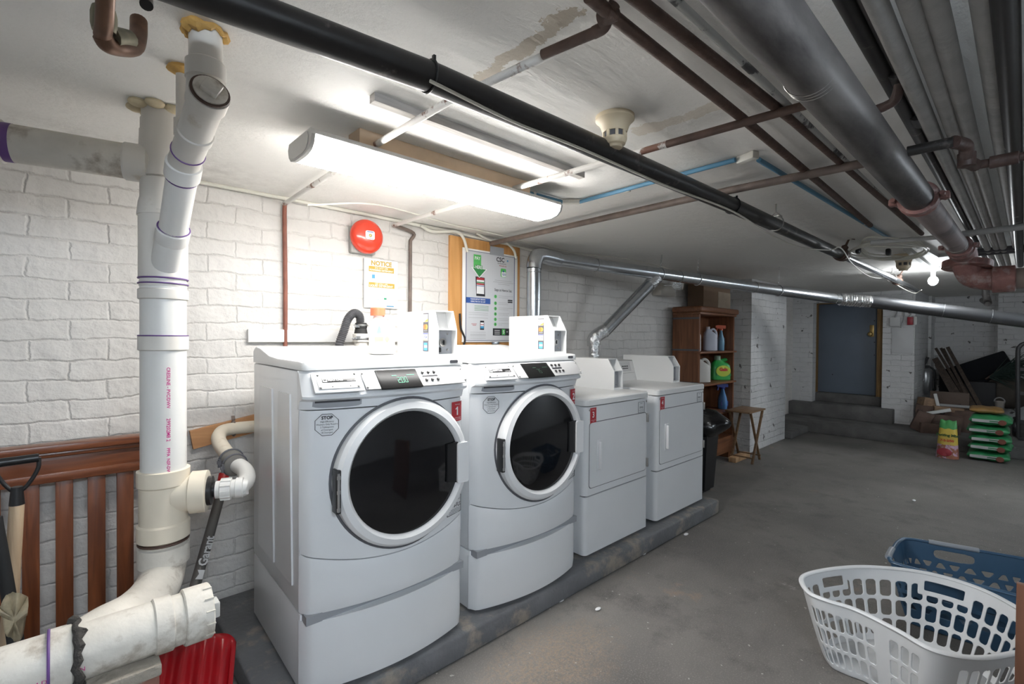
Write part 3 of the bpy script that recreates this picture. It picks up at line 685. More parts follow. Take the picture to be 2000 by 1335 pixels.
# ================================================================ dryers
def dryer(x, y, label, num, w=0.665, dep=0.66, slot=None):
    T = thing('dryer', label, 'dryer', (x, y, PADZ))
    R = 0.028
    def outline(d0, d1, r=R): # plan outline with rounded front corners
        pts = [(w, d1), (0, d1)]
        for cx, a0 in ((r, PI), (w-r, 3*PI/2)):
            for k in range(7): t = a0+PI/2*k/6; pts.append((cx+r*math.cos(t), d0+r+r*math.sin(t)))
        return pts
    b = MB(); b.bx(0.004, w-0.004, 0.045, dep, 0.02, 0.862); b.build('cabinet', M_enamel, T, local=True)
    b = MB(); b.prism(outline(0, 0.044), 'xy', 0.358, 0.860, True); b.build('front_panel', M_enamel, T, local=True)
    b = MB(); b.prism(outline(0, 0.044), 'xy', 0.022, 0.351, True); b.build('lower_panel', M_enamel, T, local=True)
    b = MB(); b.bx(0.01, w-0.01, 0.015, 0.05, 0.35, 0.36); b.build('panel_gap', M_groove, T, local=True)
    b = MB()
    for i in range(5):
        pass
    po = outline(-0.004, dep)
    b.prism(po, 'xy', 0.866, 0.896, True)
    ins = [(w/2+(px-w/2)*0.985, (py-dep/2)*0.985+dep/2) for px, py in po]
    A = [b.bm.verts.new((px, py, 0.896)) for px, py in po]; C = [b.bm.verts.new((px, py, 0.903)) for px, py in ins]
    for i in range(len(A)): b.face([A[i], A[(i+1) % len(A)], C[(i+1) % len(A)], C[i]], True)
    b.face(C); bmesh.ops.remove_doubles(b.bm, verts=b.bm.verts, dist=1e-5)
    b.build('top', M_enamel2, T, local=True, sharp=50)
    # door
    b = MB(); b.prism(rrect(0.032, w-0.028, 0.395, 0.772, 0.022), 'xz', -0.0006, 0.012, False); b.build('door_seam', M_darkgrey, T, local=True)
    b = MB(); b.prism(rrect(0.036, w-0.032, 0.399, 0.768, 0.02), 'xz', -0.0025, 0.012, False); door = b.build('door', M_enamel, T, local=True)
    b = MB(); b.bx(0.100, 0.152, -0.0065, -0.002, 0.485, 0.665, 0.002); b.build('handle_plate', M_enamel, door, local=True)
    b = MB(); b.bx(0.112, 0.126, -0.024, -0.006, 0.495, 0.655, 0.004); b.build('door_handle', M_plastic, door, local=True)
    for z in (0.735, 0.445):
        b = MB(); b.bx(w-0.030, w-0.018, -0.014, 0.002, z-0.028, z+0.028, 0.002); b.build('hinge', M_screw, T, local=True)
    for xx in (0.034, w-0.03):
        b = MB(); b.lathe([(0.0, 0), (0.006, 0), (0.006, 0.003), (0, 0.004)], (xx, 0, 0.842), (0, -1, 0), 10); b.build('screw', M_screw, T, local=True)
    b = MB(); b.bx(0.040, 0.096, -0.0012, 0.0, 0.765, 0.853); b.build('number_sticker', M_red, T, local=True)
    b = MB(); b.text(str(num), 0.046, xzM(0.068, -0.002, 0.812), 'CENTER', bold=0.0006); b.text('MACHINE', 0.007, xzM(0.068, -0.002, 0.843), 'CENTER')
    b.text('USE THIS NUMBER', 0.0055, xzM(0.068, -0.002, 0.782), 'CENTER', sx=0.9); b.text('TO PAY', 0.0055, xzM(0.068, -0.002, 0.775), 'CENTER')
    b.build('sticker_lettering', M_white, T, local=True)
    b = MB()
    for (p, q) in (((w-0.125, 0.775), (w-0.055, 0.775)), ((w-0.055, 0.775), (w-0.055, 0.842)), ((w-0.125, 0.842), (w-0.055, 0.842)), ((w-0.125, 0.775), (w-0.125, 0.842))): b.bar((p[0], -0.001, p[1]), (q[0], -0.001, q[1]), 0.0014, 0.0014)
    b.text('597-FLS' if num == 3 else '599-FLS', 0.018, xzM(w-0.09, -0.0015, 0.806), 'CENTER', sx=0.75, bold=0.0003); b.text('SERVICE', 0.007, xzM(w-0.09, -0.0015, 0.832), 'CENTER')
    for k in range(3): b.bar((w-0.118, -0.001, 0.793-k*0.005), (w-0.062, -0.001, 0.793-k*0.005), 0.0008, 0.0008)
    b.build('service_label', M_ink, T, local=True)
    # sloping console at the back
    c0, c1, ch = dep-0.13, dep-0.02, 0.155
    b = MB(); b.prism([(c0, 0.903), (c0+0.045, 0.903+ch), (c1, 0.903+ch), (c1, 0.903)], 'yz', 0.02, w-0.02); b.build('console', M_enamel2, T, local=True)
    sl = Vector((0, 0.045, ch)).normalized(); nn = Vector((0, -ch, 0.045)).normalized()
    def CM(px, s, out=0.002):
        o = Vector((px, c0, 0.903))+sl*s+nn*out; return Matrix(((1, sl.x, nn.x, o.x), (0, sl.y, nn.y, o.y), (0, sl.z, nn.z, o.z), (0, 0, 0, 1)))
    def cp(px, s, wd, hh, th): t = bmesh.new(); bmesh.ops.create_cube(t, size=1); bmesh.ops.scale(t, vec=(wd, hh, th), verts=t.verts); b.merge(t, CM(px, s))
    b = MB(); cp(0.33, 0.115, 0.42, 0.075, 0.003); b.build('control_plate', M_plate, T, local=True)
    b = MB(); cp(0.35, 0.112, 0.085, 0.05, 0.007)
    b.build('display', M_black, T, local=True)
    b = MB()
    for i in range(3): cp(0.43+0.03*i, 0.118, 0.014, 0.008, 0.012)
    cp(0.46, 0.1, 0.08, 0.006, 0.005); b.text('QUART', 0.024, CM(0.30, 0.035, 0.003), bold=0.0008); b.text('EASY CARE CYCLE', 0.008, CM(0.30, 0.018, 0.003)); b.bar(CM(0.1, 0.062, 0.001).translation, CM(0.58, 0.062, 0.001).translation, 0.001, 0.001)
    b.build('console_print', M_ink, T, local=True)
    return T
dryer(2.140, 1.668, 'white dryer with red number 3 sticker, between the second washer and last dryer', 3, 0.66)
dryer(2.905, 1.668, 'white dryer with red number 4 sticker, farthest in the row', 4, 0.70)
# ================================================================ payment boxes
def paybox(x, y, z, rz, label, w=0.10, L=0.36, H=0.205, hf=0.125, ch=0.05, cards=True, lock=True, notch=False):
    T = thing('payment_box', label, 'payment box', (x, y, z), rz)
    side = [(0, 0), (0, hf), (ch, H), (L, H), (L, 0)] if not notch else [(0, 0), (0, hf), (ch, H), (L, H), (L, 0.163), (0.373, 0.163), (0.326, 0)]   # cut out to clear the console
    b = MB(); t = 0.005
    b.prism(side, 'yz', 0, t); b.prism(side, 'yz', w-t, w)
    b.bx(t, w-t, ch, L, H-t, H); b.bx(t, w-t, L-t, L, 0.163 if notch else 0, H-t); b.bx(t, w-t, 0.002, 0.07, 0, 0.012); b.bx(t, w-t, 0.001, 0.07, hf-0.003, hf+0.001)
    b.build('shell', M_enamel2, T, local=True)
    b = MB(); b.poly([(t, 0.06, hf), (w-t, 0.06, hf), (w-t, ch+0.055, H-t), (t, ch+0.055, H-t)]); b.build('screen_panel', M_plate, T, local=True)
    b = MB(); b.bx(t, w-t, 0.035, 0.045, 0.012, hf-0.003); b.build('coin_panel', M_grey, T, local=True)
    if lock:
        b = MB(); b.lathe([(0.018, 0), (0.018, 0.008), (0.014, 0.012), (0.006, 0.012), (0.006, 0.004), (0, 0.004)], (w*0.45, 0.035, 0.062), (0, -1, 0), 20); b.build('lock_ring', M_screw, T, local=True)
        b = MB(); b.box((w*0.45, 0.0235, 0.062), (0.006, 0.006, 0.02)); b.box((w*0.2, 0.030, 0.03), (0.03, 0.012, 0.022), None, 0.004); b.build('key_slot', M_black, T, local=True)
    b = MB()
    for zz in (0.03, 0.1): b.sph((w*0.72, 0.034, zz), 0.005, seg=10, rings=6)
    b.build_each('rivet', M_screw, T, local=True)
    b = MB(); b.text('PLEASE', 0.007, Matrix.Translation(Vector((0.02, 0.096, H-0.03))) @ Matrix.Rotation(PI/2+0.1, 4, 'X')); b.text('SWIPE', 0.007, Matrix.Translation(Vector((0.02, 0.072, hf+0.03))) @ Matrix.Rotation(PI/2-0.5, 4, 'X'))
    b.build('screen_print', M_ink, T, local=True)
    if cards:
        sxp = -0.0012; y0, y1 = 0.075, 0.120
        Ms = lambda yy, zz, o=0.002: Matrix.Translation(Vector((-o, yy, zz))) @ Matrix(((0, 0, -1, 0), (-1, 0, 0, 0), (0, 1, 0, 0), (0, 0, 0, 1)))
        b = MB(); b.bx(-0.001, 0.0, y0, y1, 0.022, 0.190); b.build('card_strip', M_darkgrey, T, local=True)
        b = MB()
        b.mi = 0
        for zz in (0.168, 0.086): b.bx(-0.0016, -0.001, y0+0.004, y1-0.004, zz-0.017, zz+0.017)
        b.mi = 1; b.poly([(-0.0018, y0+0.004, 0.152), (-0.0018, y0+0.004, 0.166), (-0.0018, y1-0.010, 0.152)])
        b.poly([(-0.0018, y0+0.004, 0.0700), (-0.0018, y0+0.004, 0.073), (-0.0018, y1-0.004, 0.073), (-0.0018, y1-0.004, 0.070)])
        b.lathe([(0.0, 0), (0.0115, 0), (0.0115, 0.0006), (0.0, 0.0006)], (-0.001, y0+0.018, 0.129), (-1, 0, 0), 24)
        b.mi = 2; b.lathe([(0.0, 0), (0.0115, 0), (0.0115, 0.0008), (0.0, 0.0008)], (-0.001, y0+0.028, 0.129), (-1, 0, 0), 24)
        b.mi = 3; b.bx(-0.0018, -0.0015, y0+0.004, y1-0.004, 0.098, 0.102)
        b.text('VISA', 0.015, Ms(y0+(y1-y0)/2, 0.085), 'CENTER', bold=0.0004, sx=1.0)
        b.mi = 4; b.bx(-0.0018, -0.001, y0+0.009, y1-0.009, 0.026, 0.060)
        b.mi = 0; b.bx(-0.0022, -0.0018, y0+0.009, y1-0.012, 0.038, 0.049); b.text('mastercard', 0.006, Ms(y0+(y1-y0)/2, 0.1125), 'CENTER'); 
        b.mi = 5; b.text('DISCOVER', 0.0078, Ms(y0+(y1-y0)/2, 0.173, 0.0022), 'CENTER')
        b.build('card_logos', [M_white, mat('logo orange', (0.85, 0.42, 0.08), 0.5), mat('logo red orange', (0.75, 0.2, 0.05), 0.5), mat('logo blue', (0.03, 0.06, 0.3), 0.5), mat('logo light blue', (0.08, 0.35, 0.7), 0.5), M_inkg], T, local=True)
    return T
LT = PADZ+1.164
pb = at(857, 691, Z=0)  # heading only
paybox(1.168, 1.70, LT, -0.038, 'white payment box with card logos on the first washer, by the white jug', L=0.36, H=0.20, hf=0.118, ch=0.03, w=0.098)
paybox(1.905, 1.70, LT, -0.03, 'white payment box with card logos standing on the second washer', L=0.36, w=0.098)
paybox(2.685, 1.86, PADZ+0.903, 0, 'plain white payment box on the nearer dryer, right behind the second washer', cards=False, lock=False, w=0.105, L=0.46, notch=True)
paybox(3.495, 1.87, PADZ+0.903, 0, 'plain white payment box on the last dryer, beside the bookcase', cards=False, lock=False, w=0.105, L=0.46, notch=True)
# ================================================================ white plastic drain pipes on the left
SX, SY = 0.238, 1.85
def collar(b, p, d, r, L, ext=0.006):
    p = Vector(p); d = Vector(d).normalized(); b.lathe([(r, -L/2), (r+ext, -L/2+0.003), (r+ext, L/2-0.003), (r, L/2)], p, d, 28)
T = thing('drain_stack', 'tall white plastic drain stack from ceiling to the horizontal pipe, left of the washers', 'pipe', (SX, SY, 0.6))
zc = lambda y: at(320, y, Y=SY).z
b = MB(); b.cyl((SX, SY, zc(925)), (SX, SY, zc(470)), 0.0605, seg=32); b.build('lower_pipe', M_pvcw, T)
b = MB(); b.cyl((SX-0.005, SY, zc(420)), (SX-0.010, SY, CEIL), 0.047, seg=28); b.build('upper_pipe', M_pvc, T)
b = MB()
for y0, y1, r in ((415, 545, 0.0645), (548, 562, 0.062), (565, 586, 0.066), (655, 684, 0.066)):
    b.lathe([(r-0.004, zc(y1)), (r, zc(y1)+0.003), (r, zc(y0)-0.003), (r-0.004, zc(y0))], (SX, SY, 0), (0, 0, 1), 32)
b.lathe([(0.047, zc(352)), (0.053, zc(350)), (0.056, zc(330)), (0.053, zc(262)), (0.051, zc(260)), (0.051, zc(240))], (SX-0.008, SY, 0), (0, 0, 1), 28)
b.lathe([(0.0645, zc(425)), (0.060, zc(400)), (0.056, zc(390)), (0.056, zc(355)), (0.047, zc(352))], (SX-0.004, SY, 0), (0, 0, 1), 28)
b.build_each('coupling', M_pvc, T)
b = MB()
for y in (545, 555, 655): b.ring((SX, SY, zc(y)), (0, 0, 1), 0.0645, 0.0022, 32, 6)
b.build_each('primer_ring', M_purple, T)
# printed line on the pipe
M_pink = mat('pink print', (0.55, 0.03, 0.22), 0.6)
def vtext(b, s, size, z, ang=-0.62, rad=0.0612, rr=0):
    b.text(s, size, Matrix.Translation(Vector((SX-0.0+rad*math.sin(ang), SY-rad*math.cos(ang), z))) @ Matrix.Rotation(ang, 4, 'Z') @ Matrix.Rotation(PI/2, 4, 'X') @ Matrix.Rotation(-PI/2, 4, 'Z'), 'LEFT', bold=0.0003)
for s_, z_, h_ in (('CRESLINE - PVC/DWV', 715, 0.013), ('299202M8 2', 812, 0.014), ('PPFA  NSF-DWV', 868, 0.012)):
    b = MB(); vtext(b, s_, h_, zc(z_), 0.06); b.build('pipe_print', M_pink, T)
# cream tee and the branch to the right
b = MB(); zt, zb_ = zc(915), zc(1050)
b.lathe([(0.062, zt+0.002), (0.070, zt), (0.070, zt-0.045), (0.064, zt-0.05), (0.064, zb_+0.055), (0.070, zb_+0.05), (0.070, zb_+0.004), (0.064, zb_)], (SX, SY, 0), (0, 0, 1), 32)
zm = zc(966); bd = Vector((0.93, -0.36, 0.0)).normalized(); c0 = Vector((SX, SY, zm))
b.lathe([(0.058, 0.03), (0.058, 0.072), (0.066, 0.075), (0.066, 0.118), (0.058, 0.120), (0.045, 0.120)], c0, bd, 32)
b.build('tee_fitting', M_pvcc, T)
b = MB(); b.lathe([(0.046, 0.118), (0.046, 0.132), (0.022, 0.134), (0.022, 0.145)], c0, bd, 24); b.build('rubber_bung', M_black, T)
b = MB(); b.cyl((SX, SY, zb_-0.008), (SX, SY, zb_+0.01), 0.062, seg=28); b.ring((SX, SY, zb_-0.006), (0, 0, 1), 0.0655, 0.003, 32, 6); b.build('rust_ring', M_rust, T)
# long sweep down to the horizontal pipe
HX = 1.46; hz = lambda x: at(x, 0, Y=HX)
pz = 0.635
atH = lambda x: at(x, 1240, Y=HX).x
sweep = bez([(SX, SY, zc(1053)), (SX, SY, zc(1098)), at(312, 1135, Y=1.81), at(292, 1168, Y=1.73), at(256, 1202, Y=1.63), at(208, 1230, Y=1.54), (atH(150), HX+0.015, pz), (atH(90), HX, pz)], 6)
b = MB(); b.tube(sweep, 0.0605, 28); b.lathe([(0.062, zc(1100)), (0.0685, zc(1097)), (0.0685, zc(1062)), (0.062, zc(1060))], (SX, SY, 0), (0, 0, 1), 32)
b.build('sweep_bend', M_pvcd, T)
T2 = thing('horizontal_drain_pipe', 'thick white drain pipe low on the left, resting on the brick stub', 'pipe', (0.05, HX, pz-0.07))
b = MB(); b.cyl((-0.6, HX, pz), (atH(372), HX, pz), 0.0605, seg=32); b.build('pipe_run', M_pvcd, T2)
b = MB()
for xa, xb, r in ((95, 143, 0.066), (298, 336, 0.0655), (356, 410, 0.068)):
    b.lathe([(r-0.003, atH(xa)), (r, atH(xa)+0.003), (r, atH(xb)-0.003), (r-0.003, atH(xb))], (0, HX, pz), (1, 0, 0), 32)
b.build_each('coupling', M_pvcd, T2)
b = MB(); b.box((atH(414)+0.004, HX, pz), (0.022, 0.04, 0.04), None, 0.003); b.build('plug', mat('grey pvc plug', (0.5, 0.5, 0.48), 0.5), T2)
b = MB()
for k in range(5):
    a = -0.9+0.45*k-1.2; b.bar((atH(393), HX+0.069*math.sin(a)*1, pz+0.069*math.cos(a)), (atH(410), HX+0.069*math.sin(a), pz+0.069*math.cos(a)), 0.004, 0.003)
b.build_each('socket_rib', M_pvcd, T2)
b = MB(); b.ring((atH(95), HX, pz), (1, 0, 0), 0.065, 0.003, 32, 6); b.build('primer_ring', M_purple, T2)
b = MB(); random.seed(3)
px0 = atH(150); b.tube([(px0+random.uniform(-.006, .006), HX+0.069*math.cos(t), pz+0.069*math.sin(t)) for t in [2*PI*k/30 for k in range(30)]], [0.007+random.uniform(-.003, .006) for k in range(30)], 8, closed=True)
b.build('tar_ring', mat('tar', (0.05, 0.045, 0.04), 0.9, bump=1.0, bscale=80), T2)
b = MB(); ang = 0.35
b.text('PVC - DWV  ASTM D 2665  4 IN', 0.013, Matrix.Translation(Vector((-0.14, HX-0.0612, pz-0.01))) @ Matrix.Rotation(PI/2, 4, 'X')); b.build('pipe_print', M_pink, T2)
# the sloping pipe with the clean-out in front of the stack
T = thing('cleanout_pipe', 'white pipe with round capped clean-out, sloping from the ceiling into the stack', 'pipe', (0.244, 1.28, 1.9))
p1 = at(402, 185, Y=1.30); p0 = Vector((p1.x, 1.30, CEIL)); p2 = at(360, 318, Y=1.50); p3 = at(337, 458, Y=1.73); p4 = Vector((SX, SY, at(320, 540, Y=SY).z))
b = MB(); b.cyl(p0, p1, 0.034, seg=28); b.build('ceiling_pipe', M_pvc, T)
cap0 = at(410, 180, Y=1.235); dA = (p2-cap0).normalized()
b = MB(); b.tube([cap0, p2], 0.0365, 28)
b.lathe([(0.036, 0.0), (0.041, 0.002), (0.041, 0.04), (0.037, 0.045)], cap0, dA, 28); b.lathe([(0.036, 0.14), (0.040, 0.143), (0.040, 0.165), (0.036, 0.17)], cap0, dA, 28)
b.tube([p1-Vector((0, -0.02, 0.03)), p1+Vector((0, 0, 0.06))], 0.037, 28); b.lathe([(0.035, 0.03), (0.041, 0.032), (0.041, 0.07), (0.036, 0.075)], p1, (0, 0, 1), 28)
b.build('wye_fitting', M_pvc, T)
b = MB(); b.lathe([(0.039, 0.0), (0.039, -0.005), (0.0, -0.006)], cap0, dA, 28); b.build('cap_rim', M_rust, T)
b = MB(); b.lathe([(0.034, 0.0), (0.034, -0.009), (0.0, -0.010)], cap0, dA, 28)
u, v = frame_of(dA); R3 = Matrix(((u.x, v.x, dA.x), (u.y, v.y, dA.y), (u.z, v.z, dA.z))).to_4x4()
b.box(cap0-dA*0.016, (0.034, 0.034, 0.014), R3 @ Matrix.Rotation(0.5, 4, 'Z'), 0.002); b.build('cleanout_plug', M_pvcd, T)
b = MB(); b.tube([p2-dA*0.005, p2+(p3-p2)*0.45, p3], 0.036, 28)
d2 = (p3-p2).normalized()
b.lathe([(0.036, 0.0), (0.0415, 0.002), (0.0415, 0.045), (0.036, 0.05)], p2, d2, 28); b.build('slope_pipe', M_pvcw, T)
b = MB(); d3 = (p4-p3).normalized(); b.tube([p3-d2*0.01, p4], 0.040, 28); b.lathe([(0.038, 0), (0.043, 0.002), (0.043, 0.04), (0.040, 0.045)], p3-d3*0.02, d3, 28); b.build('slope_pipe', M_pvcw, T)
b = MB(); b.ring(p2-dA*0.05, dA, 0.037, 0.002, 28, 6); b.ring(p2+d2*0.052, d2, 0.0365, 0.002, 28, 6); b.ring(p3-d3*0.025, d3, 0.040, 0.002, 28, 6); b.build_each('primer_ring', M_purple, T)
b = MB(); random.seed(5)
b.tube([(p0.x+0.038*math.cos(t), 1.30+0.038*math.sin(t), CEIL-0.006+random.uniform(-.006, .004)) for t in [2*PI*k/24 for k in range(24)]], [0.009+random.uniform(-.004, .007) for k in range(24)], 8, closed=True)
b.build('sealing_foam', M_foam, T)
T = thing('thin_vent_pipe', 'thin white pipe to the ceiling behind the clean-out pipe', 'pipe', (0.236, 1.53, 1.7))
b = MB(); b.cyl((0.236, 1.53, 1.82), (0.236, 1.53, CEIL), 0.013, seg=16); b.lathe([(0.013, 1.88), (0.018, 1.882), (0.018, 1.925), (0.013, 1.927)], (0.236, 1.53, 0), (0, 0, 1), 16); b.build('pipe_run', M_pvc, T)
b = MB(); b.lathe([(0.016, CEIL-0.018), (0.034, CEIL-0.008), (0.03, CEIL)], (0.236, 1.53, 0), (0, 0, 1), 14); b.build('sealing_foam', M_foam, T)
# overhead horizontal branch
T = thing('branch_pipe', 'grey-white horizontal pipe under the ceiling running left from the stack', 'pipe', (0, 1.9, 1.8))
pa = at(0, 276, Y=1.93); pb_ = Vector((SX-0.008, SY, at(312, 325, Y=SY).z)); dd = (pa-pb_).normalized()
b = MB(); b.tube([pb_, pa+dd*0.5], 0.0515, 28); b.build('pipe_run', M_pvcd, T)
b = MB(); b.lathe([(0.052, 0.03), (0.056, 0.032), (0.056, 0.085), (0.052, 0.09)], pb_, dd, 28)
q = (pa-pb_).length; b.lathe([(0.052, q-0.008), (0.058, q-0.006), (0.058, q+0.2), (0.052, q+0.2)], pb_, dd, 28); b.build_each('coupling', M_pvc, T)
b = MB(); b.lathe([(0.0522, q-0.028), (0.0524, q-0.008)], pb_, dd, 28, cap=False); b.build('primer_ring', M_purple, T)
# trap assembly from the tee to the washer
T = thing('trap_pipe', 'cream trap pipe with rubber coupling bending from the wall board to the stack tee', 'pipe', (0.5, 2.1, 0.85))
s0 = c0+bd*0.142; e1 = s0+bd*0.078; e2 = at(481, 938, Y=1.88); e3 = at(455, 902, Y=2.08); e4 = at(430, 866, Y=2.30); e5 = at(428, 850, Y=2.42); e6 = at(446, 838, Y=2.50); e7 = at(520, 830, Y=2.50)
rp = 0.028
b = MB(); b.tube([s0]+bez([s0+bd*0.04, e1, at(463, 955, Y=1.79), e2, at(478, 918, Y=1.98), e3], 6), rp, 22); b.build('lower_elbow', M_pvcw, T)
b = MB()
dd = bd; b.lathe([(rp, 0), (rp+0.006, 0.002), (rp+0.006, 0.032), (rp, 0.034)], s0+dd*0.012, dd, 20); b.lathe([(rp, 0), (rp+0.005, 0.002), (rp+0.005, 0.022), (rp, 0.024)], s0+dd*0.056, dd, 20)
for k in range(12):
    u, v = frame_of(dd); a = 2*PI*k/12; o = (u*math.cos(a)+v*math.sin(a))*(rp+0.006); b.bar(s0+dd*0.015+o, s0+dd*0.044+o, 0.004, 0.004)
b.build_each('ribbed_nut', M_pvcw, T)
b = MB(); b.tube(bez([e3+(e4-e3)*0.3, e4, e5, e6, e7], 8), rp, 22); b.build('upper_elbow', M_pvcc, T)
b = MB(); dd = (e4-e3).normalized(); b.lathe([(rp+0.003, -0.045), (rp+0.012, -0.04), (rp+0.012, -0.015), (rp+0.008, -0.01), (rp+0.008, 0.01), (rp+0.012, 0.015), (rp+0.012, 0.04), (rp+0.003, 0.045)], e3, dd, 24); b.build('rubber_coupling', mat('grey rubber', (0.16, 0.15, 0.135), 0.7), T)
b = MB()
for h in (-0.028, 0.028):
    b.ring(e3+dd*h, dd, rp+0.0135, 0.004, 24, 6); o = e3+dd*h+Vector((-0.045, -0.02, 0)); b.cyl(o+Vector((0, 0, 0.012)), o-Vector((0, 0, 0.018)), 0.005, seg=8); b.box(o, (0.014, 0.008, 0.012))
b.build_each('hose_clamp', M_darkgrey, T)
b = MB(); b.ring(at(456, 836, Y=2.52), Vector((1, 0, 0)), rp+0.004, 0.006, 20, 6); b.bar(at(456, 820, Y=2.52), at(455, 812, Y=2.55), 0.015, 0.004); b.build('pipe_strap', M_brownpipe, T)
b = MB(); q1, q2, q3, q4 = at(371, 842, Y=2.575), at(505, 808, Y=2.575), at(505, 842, Y=2.575), at(378, 877, Y=2.575)
b.prism([(q4.x, q4.z), (q3.x, q3.z), (q2.x, q2.z), (q1.x, q1.z)], 'xz', 2.575, 2.6)
o = b.build('backing_board', wood_mat('orange board', (0.45, 0.22, 0.09), (0.62, 0.33, 0.15), 0.5, 0)); tag(o, 'short orange wooden board on the wall behind the trap pipe', 'board')
# brick stub carrying the pipe
M_rawbrick = brick_mat('bare brick', (0.36, 0.33, 0.29), (0.2, 0.18, 0.16), raw=True, face=(0.22, 0.10, 0.075), rough=0.9, dirt_amt=0.3)
T = thing('brick_pier', 'low rough brick stub under the horizontal drain pipe', 'brickwork', (0.08, 1.50, 0))
b = MB(); b.bx(atH(150), 0.170, 1.385, 1.60, 0, 0.555, 0.004); b.build('brickwork', M_rawbrick, T)
b = MB(); b.bx(atH(146), 0.174, 1.38, 1.61, 0.555, 0.582, 0.004, 2); b.build('mortar_cap', mat('mortar', (0.30, 0.265, 0.22), 0.95, var=0.25, vscale=12, bump=1.0, bscale=60), T)

# slatted wooden bed end leaning on the wall
T = thing('slatted_headboard', 'dark red wooden slatted headboard leaning on the brick wall, left', 'headboard', (0.05, 2.5, 0))
b = MB(); b.bx(-0.75, 0.40, 2.455, 2.525, 0.915, 0.945, 0.006); b.bx(-0.75, 0.40, 2.468, 2.52, 0.895, 0.917, 0.008); b.build('top_moulding', M_cherryx, T)
b = MB(); b.bx(-0.75, 0.40, 2.485, 2.515, 0.80, 0.90, 0.003); b.bx(-0.75, 0.40, 2.478, 2.52, 0.80, 0.835, 0.003); b.build('top_rail', M_cherryx, T)
for xa, xb in ((42, 77), (108, 143), (171, 206), (228, 261), (315, 343)):
    y_ = 960 if xa < 300 else 1100
    a_, c_ = at(xa, y_, Y=2.495).x, at(xb, y_, Y=2.495).x
    b = MB(); b.bx(a_, c_, 2.492, 2.508, 0.06, 0.82, 0.002); b.build('slat', M_cherry, T)
for xa in (-0.205, -0.33, -0.46, -0.58):
    b = MB(); b.bx(xa, xa+0.05, 2.492, 2.508, 0.06, 0.82, 0.002); b.build('slat', M_cherry, T)
b = MB(); b.bx(-0.75, 0.40, 2.485, 2.515, 0.0, 0.09, 0.003); b.build('bottom_rail', M_cherryx, T)
# shovel with wooden shaft and D grip
T = thing('garden_shovel', 'shovel with black D grip and wooden shaft in front of the headboard', 'shovel', (-0.10, 2.2, 0))
g = at(32, 905, Y=2.2); gl, gr = at(-14, 905, Y=2.2), at(76, 893, Y=2.2); nk = at(33, 965, Y=2.2)
b = MB(); b.tube([gl, gr], 0.014, 16); b.tube(bez([gr, at(74, 915, Y=2.2), at(55, 945, Y=2.2), nk], 6), 0.006, 10); b.tube(bez([gl, at(-14, 915, Y=2.2), at(8, 945, Y=2.2), nk], 6), 0.006, 10)
b.tube([at(33, 950, Y=2.2), at(33, 985, Y=2.2)], [0.014, 0.019], 16); b.build('d_grip', M_black, T)
b = MB(); b.tube([at(33, 982, Y=2.2), at(22, 1160, Y=2.2), Vector((-0.13, 2.2, 0.30))], [0.018, 0.019, 0.019], 16); b.build('shaft', wood_mat('ash wood', (0.42, 0.30, 0.19), (0.58, 0.44, 0.30), 0.6), T)
b = MB(); b.grid(lambda u, v: Vector((-0.23+0.2*u, 2.2-0.03*math.cos((u-.5)*PI), 0.02+0.30*v)), 10, 8, None); b.build('blade', mat('rusty blade', (0.10, 0.09, 0.085), 0.5, 0.7), T, solid=0.003)
o = MB().tube([at(-6, 1010, Y=2.05), at(12, 1130, Y=2.05), at(32, 1262, Y=2.02)], [0.012, 0.016, 0.019], 14).build('broom_handle', M_blackmatte); tag(o, 'dark round handle leaning beside the wooden shovel shaft, far left', 'broom handle')
# torn bag hanging on the shaft
random.seed(11)
b = MB(); P = [at(0, 1185, Y=2.0), at(25, 1150, Y=2.02), at(52, 1163, Y=2.0), at(56, 1178, Y=1.99), at(50, 1215, Y=2.0), at(42, 1245, Y=2.0), at(28, 1262, Y=1.99), at(10, 1225, Y=1.98), at(-2, 1200, Y=2.0)]
cen = sum(P, Vector())/len(P)
b.grid(lambda u, v: cen+(P[int(u*8.999)]+(P[(int(u*8.999)+1) % 9]-P[int(u*8.999)])*((u*8.999) % 1)-cen)*v+Vector((0, 0.02*math.sin(u*31)*v-0.03*(1-v), 0.006*math.sin(u*47))), 45, 5)
o = b.build('torn_paper', mat('torn yellowish bag', (0.5, 0.42, 0.28), 0.6, var=0.4, vscale=25, col2=(0.6, 0.58, 0.55), c2scale=12), solid=0.0015); tag(o, 'crumpled torn yellowish bag hanging on the shovel shaft', 'bag')
# red snow shovel
T = thing('snow_shovel', 'red snow shovel with dark lettered shaft leaning between stack and first washer', 'shovel', (0.35, 2.0, 0))
ga, gb = at(438, 925, Y=2.42), at(428, 975, Y=2.36); sb = at(380, 1148, Y=2.12); se = Vector((0.30, 1.97, 0.34))
b = MB(); b.tube([ga, gb], 0.0215, 18); b.build('red_grip', mat('red plastic', (0.42, 0.02, 0.02), 0.35), T)
b = MB(); b.tube([gb, sb, se], 0.019, 18); b.build('shaft', mat('dark grey shaft', (0.09, 0.085, 0.08), 0.45), T)
b = MB(); du = (gb-sb).normalized(); nv = (CAM-sb).normalized(); nv = (nv-du*nv.dot(du)).normalized(); wv = nv.cross(du)
m0 = at(384, 1146, Y=2.12)+nv*0.021+du*0.02
MT = Matrix(((du.x, -wv.x*-1, nv.x, m0.x), (du.y, -wv.y*-1, nv.y, m0.y), (du.z, -wv.z*-1, nv.z, m0.z), (0, 0, 0, 1)))
wv2 = nv.cross(du); MT = Matrix(((du.x, wv2.x, nv.x, m0.x), (du.y, wv2.y, nv.y, m0.y), (du.z, wv2.z, nv.z, m0.z), (0, 0, 0, 1)))
b.text('Garant', 0.042, MT @ Matrix.Translation(Vector((0.05, 0, 0))), bold=0.0012)
